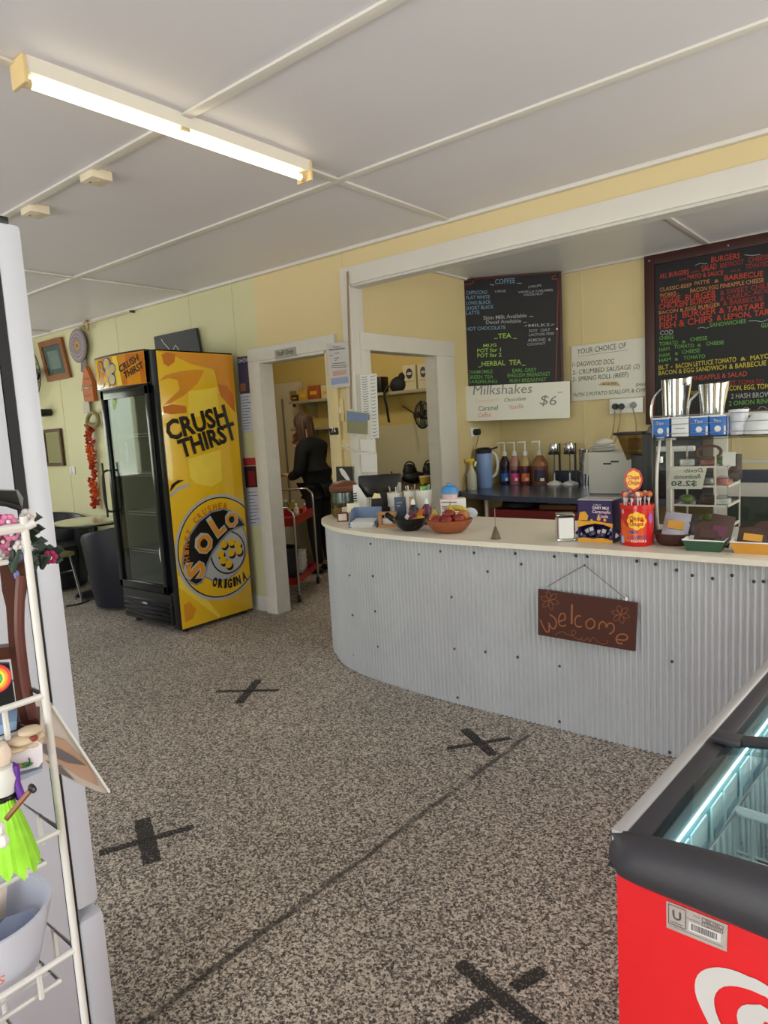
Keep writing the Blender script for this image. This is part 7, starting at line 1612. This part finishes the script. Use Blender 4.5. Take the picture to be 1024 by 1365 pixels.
# white tub with purple pack
yT = .31; TC = at(-14, 1300, z=.70); c = Vector((TC.x, TC.y, .70)); t = thing('white_storage_tub', 'white oval tub with pink script on the lower rack level', 'tub', c)
b = MB(); n = 40; rows = []
for (r, z) in ((.001, 0), (.10, 0), (.135, .10), (.14, .12), (.132, .12), (.127, .10), (.093, .006), (.001, .006)):
    rows.append([Vector((TC.x+r*.62*math.cos(2*PI*k/n), TC.y+r*.66*math.sin(2*PI*k/n), .70+z*.8)) for k in range(n)])
b.grid(rows, M('tub_bluewhite', (206, 210, 226), .35), cv=True); b.build('tub', t)
b = flat(MB()); 
for k, ch in enumerate('Sweets'):
    a0 = -1.05+.17*k; 
    def tq(a): return Vector((TC.x+.121*.62*math.cos(a), TC.y+.121*.66*math.sin(a), .70+.035))
    nn_ = Vector((math.cos(a0+.07), math.sin(a0+.07), 0)); b.text(ch, tq(a0)+nn_*.004, tq(a0+.13)+nn_*.004, iR, nn_, h=.018, off=.002, shear=.2)
b.build('script', t, smooth=False)
for k, (x, y, z, c_, lb) in enumerate(((TC.x-.02, TC.y-.02, .775, (130, 110, 170), 'purple packet standing in the white tub'), (TC.x+.02, TC.y+.03, .765, (150, 160, 186), 'blue grey packet standing in the white tub'), (TC.x-.03, TC.y+.01, .80, (206, 190, 176), 'clear bag of brown sweets in the white tub'))):
    packet(lb, (x, y, z-.06), (.05), .07, M('tubpk_%d' % k, c_, .3, var=.15), mPk[4], (-.2, .1*k, 1.3), 'packets in the white tub')
# slanted print
yP = .44; q = [RK(*p_, yP) for p_ in ((45, 917), (70, 941), (146, 1056), (137, 1057), (100, 1043), (57, 1019))]
t = thing('timber_print', 'tilted rectangular print of grey and brown timber hanging on the side of the rack', 'print', q[4])
b = MB(); b.prism(q, VN*.01, M('print_pale', (190, 176, 168), .5, var=.12, scale=10)); b.build('print_panel', t)
b = flat(MB()); o_ = NR*.001
for pts, m_ in ((((57, 975), (85, 985), (115, 1015), (132, 1048), (105, 1035), (60, 1005)), M('timber_tan', (176, 140, 118), .6, var=.2, scale=30)), (((56, 990), (75, 995), (98, 1008), (115, 1020), (90, 1016), (58, 1003)), M('timber_grey', (104, 92, 96), .6)), (((60, 1012), (80, 1020), (100, 1040), (75, 1028)), M('timber_grey', (104, 92, 96), .6))):
    b.face([RK(*p_, yP)+o_*(1 if m_.name == 'timber_tan' else 2) for p_ in pts], m_)
b.build('timber_picture', t, smooth=False); b = MB(); b.tube([RK(70, 941, yP-.004), RK(146, 1056, yP-.004)], .002, mPaper, 6); b.build('white_edge', t)
# ================================================================ ICE CREAM FREEZER (right foreground)
fa = -.062; O = Vector((-.372, .975, 0)); FM = Matrix.Translation(O) @ RZ(fa)
t = thing('ice_cream_freezer', 'red chest freezer for ice cream with black rim and glass lids', 'freezer', O+Vector((.33, .6, 0)), fa)
FWd, FLn = .68, 1.42
def FT(b, name, parent=t, **k):
    b.bm.transform(FM); return b.build(name, parent, **k)
mFRed = M('freezer_red', (222, 24, 34), .3, var=.02, coat=.2); mRim = M('freezer_rim', (54, 52, 58), .42, var=.06, scale=20, bump=.05, bscale=400); mRail = M('rail_aluminium', (190, 188, 190), .35, metal=.5); mIn = M('freezer_liner', (206, 222, 224), .4)
b = MB(); b.box(0, FWd, 0, .03, .09, .755, mFRed, .012); FT(b, 'end_panel')
b = MB(); b.box(0, .02, .03, FLn, .09, .755, mFRed, .004); b.box(FWd-.02, FWd, .03, FLn, .09, .755, mFRed, .004); b.box(0, FWd, FLn-.02, FLn, .09, .745, mFRed); b.box(0.01, FWd-.01, .02, FLn, .06, .10, mRim); FT(b, 'side_panels')
b = MB()
b.box(.02, .045, .03, FLn-.02, .3, .775, mIn); b.box(FWd-.045, FWd-.02, .03, FLn-.02, .3, .775, mIn); b.box(.02, FWd-.02, .03, .05, .3, .77, mIn); b.box(.02, FWd-.02, FLn-.05, FLn-.02, .3, .775, mIn); b.box(.02, FWd-.02, .03, FLn-.02, .28, .31, mIn); FT(b, 'liner')
for x in (.06, FWd-.06):
    for y in (.08, FLn-.08): b = MB(); b.cyl((x, y, 0), (x, y, .07), .025, mRim, 12); FT(b, 'castor')
# moulded end cap: loft across the width
def cap(y0, sgn, name):
    rows = []; n = 26
    for k in range(n+1):
        s_ = k/n; x = -.012+(FWd+.024)*s_; ar = 1-(2*s_-1)**2; zt = .798+.034*ar**.8
        e = max(0, 1-min(s_, 1-s_)*FWd/.05); inn = .035*(1-math.sqrt(max(0, 1-e*e)))
        yo = inn-.0
        prof = [(-.0, .746), (-.020+yo, .748), (-.028+yo, .757), (-.028+yo, .766+.6*(zt-.798)), (-.018+yo, zt-.016), (-.004+yo*.5, zt-.003), (.016, zt), (.024, zt-.004), (.026, zt-.02), (.02, .745)]
        rows.append([Vector((x, y0+sgn*y, z)) for y, z in prof])
    b = MB(); b.grid(rows, mRim, cv=True)
    for r in (rows[0], rows[-1]): b.face(r, mRim)
    return FT(b, name, ang=50)
cap(.0, 1, 'end_cap'); cap(FLn, -1, 'end_cap')
b = MB(); 
for x0 in (-.010, FWd-.012): b.box(x0, x0+.022, .012, FLn-.02, .75, .803, mRail, .004)
FT(b, 'side_rails')
b = MB(); b.box(.010, .046, .02, FLn-.02, .776, .800, mRim, .003); b.box(FWd-.046, FWd-.010, .02, FLn-.02, .776, .800, mRim, .003); FT(b, 'inner_rim')
def lid(y0, y1, dz, name, bump_):
    b = MB(); n = 20; r0_ = []; r1_ = []
    for k in range(n+1):
        s_ = k/n; x = .044+(FWd-.088)*s_; z = .796+dz+.034*(1-(2*s_-1)**2)**.8; r0_.append(Vector((x, y0, z))); r1_.append(Vector((x, y1, z)))
    b.grid([r0_, r1_], glass_mat('lid_glass', (222, 232, 232), .02, 1.)); o = FT(b, name)
    b = MB(); e0 = [p_+Vector((0, 0, -.004)) for p_ in r1_]; rows = [[p_+Vector((0, dy, z)) for p_ in r1_] for dy, z in ((-.012, -.006), (-.012, .008), (.014, .008), (.014, -.006))]; b.grid(rows, mRim, cu=True)
    b.box(.02, .075, y1-.022, y1+.022, .798+dz, .812+dz, mRim, .006); b.bm.transform(FM); b.build('lid_frame', o)
    return o
lid(.02, .42, .004, 'glass_lid', 1); lid(.38, FLn-.04, -.006, 'glass_lid', 1)
# light strip and baskets
mLed = M('led_strip', (235, 255, 255), .3, emit=(206, 248, 255), estr=9.)
b = MB(); b.box(.045, .0475, .05, FLn-.05, .742, .776, M('inner_frame_grey', (120, 128, 130), .5)); FT(b, 'inner_frame')
b = MB(); b.box(.0475, .050, .08, FLn-.1, .738, .7415, mLed); FT(b, 'led_strip')
mTick = M('ticket_holder', (222, 246, 250), .25, var=.1, scale=30); mWr = M('basket_wire', (226, 238, 240), .35)
for k in range(7):
    y0 = .10+.18*k; b = MB(); b.box(.056, .060, y0, y0+.065, .655, .735, mTick, .002); b.box(.056, .060, y0+.075, y0+.155, .655, .735, mTick, .002); o = FT(b, 'price_holder')
    b = MB(); b.box(.0605, .062, y0+.01, y0+.06, .66, .69, mIn if False else M('ticket_print', (150, 176, 190), .4)); b.box(.0605, .062, y0+.085, y0+.15, .66, .69, M('ticket_print', (150, 176, 190))); b.bm.transform(FM); b.build('price_ticket', o)
def basket(x0, x1, y0, y1):
    b = MB(); r = .0034
    z1, z0 = .715, .44
    b.tube([(x0, y0, z1), (x1, y0, z1), (x1, y1, z1), (x0, y1, z1)], .0055, mWr, 6, closed=True)
    n = 8
    for k in range(n+1):
        x = x0+(x1-x0)*k/n; b.tube([(x, y0, z1), (x, y0+.01, z0), (x, y1-.01, z0), (x, y1, z1)], r, mWr, 5)
    for k in range(1, 7):
        y = y0+(y1-y0)*k/7; b.tube([(x0, y, z1), (x0+.008, y, z0), (x1-.008, y, z0), (x1, y, z1)], r, mWr, 5)
    for z in (.53, .63): b.tube([(x0, y0, z), (x1, y0, z), (x1, y1, z), (x0, y1, z)], r*.8, mWr, 5, closed=True)
    b.bm.transform(FM); o = b.build('wire_basket', t)
    return o
ic = [((222, 190, 60), 'yellow'), ((60, 140, 90), 'green'), ((190, 60, 70), 'red'), ((230, 226, 214), 'white'), ((110, 72, 52), 'brown'), ((70, 120, 190), 'blue')]
bi = 0
for j in range(5):
    for i in range(2):
        x0 = .085+.265*i; y0 = .09+.25*j; basket(x0, x0+.245, y0, y0+.235)
        for q_ in range(5):
            c_, nm_ = ic[(bi+q_) % 6]; px_ = x0+.05+.045*q_*.9; py_ = y0+.06+.11*(q_ % 2)
            w_ = FM @ Vector((px_, py_, .45))
            pk = packet('%s wrapped ice cream, number' % nm_, w_, .05, .13, M('ice_%s' % nm_, c_, .35, var=.2, scale=40), mPk[4], (-.25, .15*(q_-2), fa+.5*(q_ % 3)), 'ice creams in the freezer baskets', 'wrapped_ice_cream', 'ice cream')
            pk['label'] = '%s wrapped ice cream in the %s freezer basket, %s row from near end' % (nm_, ('left', 'right')[i], ('first', 'second', 'third', 'fourth', 'fifth')[j])
        bi += 2
# label and emblem on the end panel
def fe(px, py, off=.0): 
    n_ = FM.to_3x3() @ Vector((0, -1, 0)); return hit(px, py, O+n_*off, n_)
fn = (FM.to_3x3() @ Vector((0, -1, 0)))
def fl(x, y): return fe(780+x/2.705, 860+y/2.705, .002)
q = [fl(293, 922), fl(515, 1010), fl(511, 1106), fl(294, 1018)]
b = MB(); b.prism(q, fn*-.0012, M('label_silver', (186, 176, 172), .35, metal=.2)); lb_ = b.build('asset_label', t, smooth=False)
b = flat(MB()); mPk1 = M('label_ink', (90, 76, 78), .5)
def lf(u, v): return q[3].lerp(q[2], u).lerp(q[0].lerp(q[1], u), v)
def lbox(u0, v0, u1, v1, w_=.0012):
    P4 = [lf(u0, v0), lf(u1, v0), lf(u1, v1), lf(u0, v1), lf(u0, v0)]
    for k in range(4): b.ribbon([P4[k], P4[k+1]], w_, mPk1, fn, .0005)
lbox(.04, .22, .33, .93); b.text('U', lf(.11, .45), lf(.26, .45), mPk1, fn, off=.0006, bold=.03); b.text('Unilever', lf(.08, .28), lf(.29, .28), mPk1, fn, off=.0006)
b.text('Model', lf(.46, .83), lf(.56, .83), mPk1, fn, off=.0006); lbox(.6, .78, .93, .9, .0008); b.text('SER 5481', lf(.65, .80), lf(.88, .80), mPk1, fn, off=.0006)
b.text('Asset Number', lf(.34, .66), lf(.58, .66), mPk1, fn, off=.0006); lbox(.6, .62, .93, .74, .0008); b.text('9160125044', lf(.63, .64), lf(.9, .64), mPk1, fn, off=.0006)
b.face([lf(.38, .24)+fn*.0004, lf(.9, .24)+fn*.0004, lf(.9, .58)+fn*.0004, lf(.38, .58)+fn*.0004], M('label_white', (214, 210, 210), .4))
rr = random.Random(1); u = .42
while u < .84: w_ = rr.choice((.006, .010, .014)); b.face([lf(u, .3)+fn*.0008, lf(u+w_, .3)+fn*.0008, lf(u+w_, .54)+fn*.0008, lf(u, .54)+fn*.0008], mPk1); u += w_+rr.choice((.006, .01))
b.text('THIS CABINET REMAINS THE PROPERTY OF UNILEVER AUSTRALIA', lf(.04, .13), lf(.94, .12), mPk1, fn, off=.0006); b.text('DO NOT REMOVE', lf(.04, .04), lf(.2, .04), mPk1, fn, off=.0006)
b.build('label_print', lb_, smooth=False)
b = flat(MB()); mHW = M('emblem_white', (206, 202, 202), .35)
def fh(x, y): return fe(920+x/7.375, 1180+y/7.375, .0)
# left half of the heart swirl from the photograph, mirrored about the panel's middle
ex = (FM.to_3x3() @ Vector((1, 0, 0)))
outer = [(450, 1960), (330, 1700), (205, 1400), (120, 1220), (65, 1090), (50, 980), (70, 890), (130, 830), (230, 802), (330, 805), (450, 835), (600, 900), (767, 985)]
inner_ = [(700, 1960), (560, 1760), (420, 1560), (310, 1365), (255, 1230), (240, 1130), (255, 1060), (310, 1000), (400, 982), (500, 995), (620, 1032), (700, 1070), (767, 1105)]
def mid(pts): return [fh(*p_) for p_ in pts]
def local(p_): return (FM.inverted() @ p_)
lo_, li_ = [local(p_) for p_ in mid(outer)], [local(p_) for p_ in mid(inner_)]
xc = .30
tip = Vector((xc, 0, min(p_.z for p_ in lo_)-.04))
def halfband(o_, i_, mir):
    A_ = smooth_path([Vector((p_.x, 0, p_.z)) for p_ in o_]+[Vector((xc, 0, o_[-1].z-.03))], .01); B_ = smooth_path([Vector((p_.x, 0, p_.z)) for p_ in i_]+[Vector((xc, 0, i_[-1].z-.035))], .01)
    n_ = 40
    def rs(L): return [L[min(len(L)-1, int(k*(len(L)-1)/n_))] for k in range(n_+1)]
    A_, B_ = rs(A_), rs(B_)
    if mir: A_ = [Vector((2*xc-p_.x, 0, p_.z)) for p_ in A_]; B_ = [Vector((2*xc-p_.x, 0, p_.z)) for p_ in B_]
    off = Vector((0, -.0016, 0)); b.grid([[FM @ (p_+off) for p_ in A_], [FM @ (p_+off) for p_ in B_]], mHW)
halfband(lo_, li_, False); halfband(lo_, li_, True)
o2 = [(640, 1700), (520, 1500), (480, 1365), (462, 1280), (480, 1210), (530, 1170), (600, 1163), (690, 1180), (767, 1210)]; i2 = [(760, 1640), (720, 1540), (700, 1460), (695, 1420), (705, 1390), (720, 1365), (735, 1356), (750, 1350), (767, 1345)]
halfband([local(p_) for p_ in mid(o2)], [local(p_) for p_ in mid(i2)], False); halfband([local(p_) for p_ in mid(o2)], [local(p_) for p_ in mid(i2)], True)
b.build('heart_emblem', t, smooth=False)
# ================================================================ FLOOR TAPE
mTape = M('worn_black_tape', (50, 47, 45), .75, var=.35, scale=40)
nt = mTape.node_tree; n2 = nt.nodes.new('ShaderNodeTexNoise'); n2.inputs['Scale'].default_value = 130; n2.inputs['Detail'].default_value = 3; mr = nt.nodes.new('ShaderNodeMapRange'); mr.inputs[1].default_value = .40; mr.inputs[2].default_value = .5; mr.inputs[3].default_value = .35; mr.inputs[4].default_value = 1.
tcn = nt.nodes.new('ShaderNodeTexCoord'); nt.links.new(tcn.outputs['Object'], n2.inputs['Vector']); nt.links.new(n2.outputs['Fac'], mr.inputs[0]); nt.links.new(mr.outputs[0], nt.nodes['Principled BSDF'].inputs['Alpha'])
def cross(label, segs):
    c = at(*[sum(v)/len(v) for v in zip(*[p_ for s_ in segs for p_ in s_[:2]])], z=.001); t = thing('tape_cross', label, 'tape mark', c, 0, 'tape crosses on the floor')
    for k, (p0_, p1_, w_) in enumerate(segs):
        a, c_ = at(*p0_, z=0), at(*p1_, z=0); d = (c_-a).normalized(); n_ = Vector((-d.y, d.x, 0)); N = 16; L = []; R = []
        rr = random.Random(len(label)+k)
        for i in range(N+1):
            p_ = a.lerp(c_, i/N); j = w_/2*(1+rr.uniform(-.12, .12)); L.append(p_-n_*j+Vector((0, 0, .0012+.0006*k))); R.append(p_+n_*j+Vector((0, 0, .0012+.0006*k)))
        b = MB(); b.grid([L, R], mTape); b.build('tape_strip', t, smooth=False)
cross('black tape cross on the floor farthest from the camera, in front of the drinks fridge', (((288, 922), (372, 920), .035), ((345, 906), (318, 938), .05)))
cross('black tape cross on the floor in front of the corrugated counter', (((596, 998), (681, 984), .03), ((619, 972), (658, 1007), .05)))
cross('black tape cross on the floor beside the white fridge', (((132, 1138), (258, 1102), .035), ((189, 1092), (203, 1150), .06)))
cross('black tape cross on the floor nearest the ice cream freezer', (((612, 1284), (720, 1372), .04), ((725, 1294), (684, 1318), .036), ((655, 1335), (600, 1368), .036)))
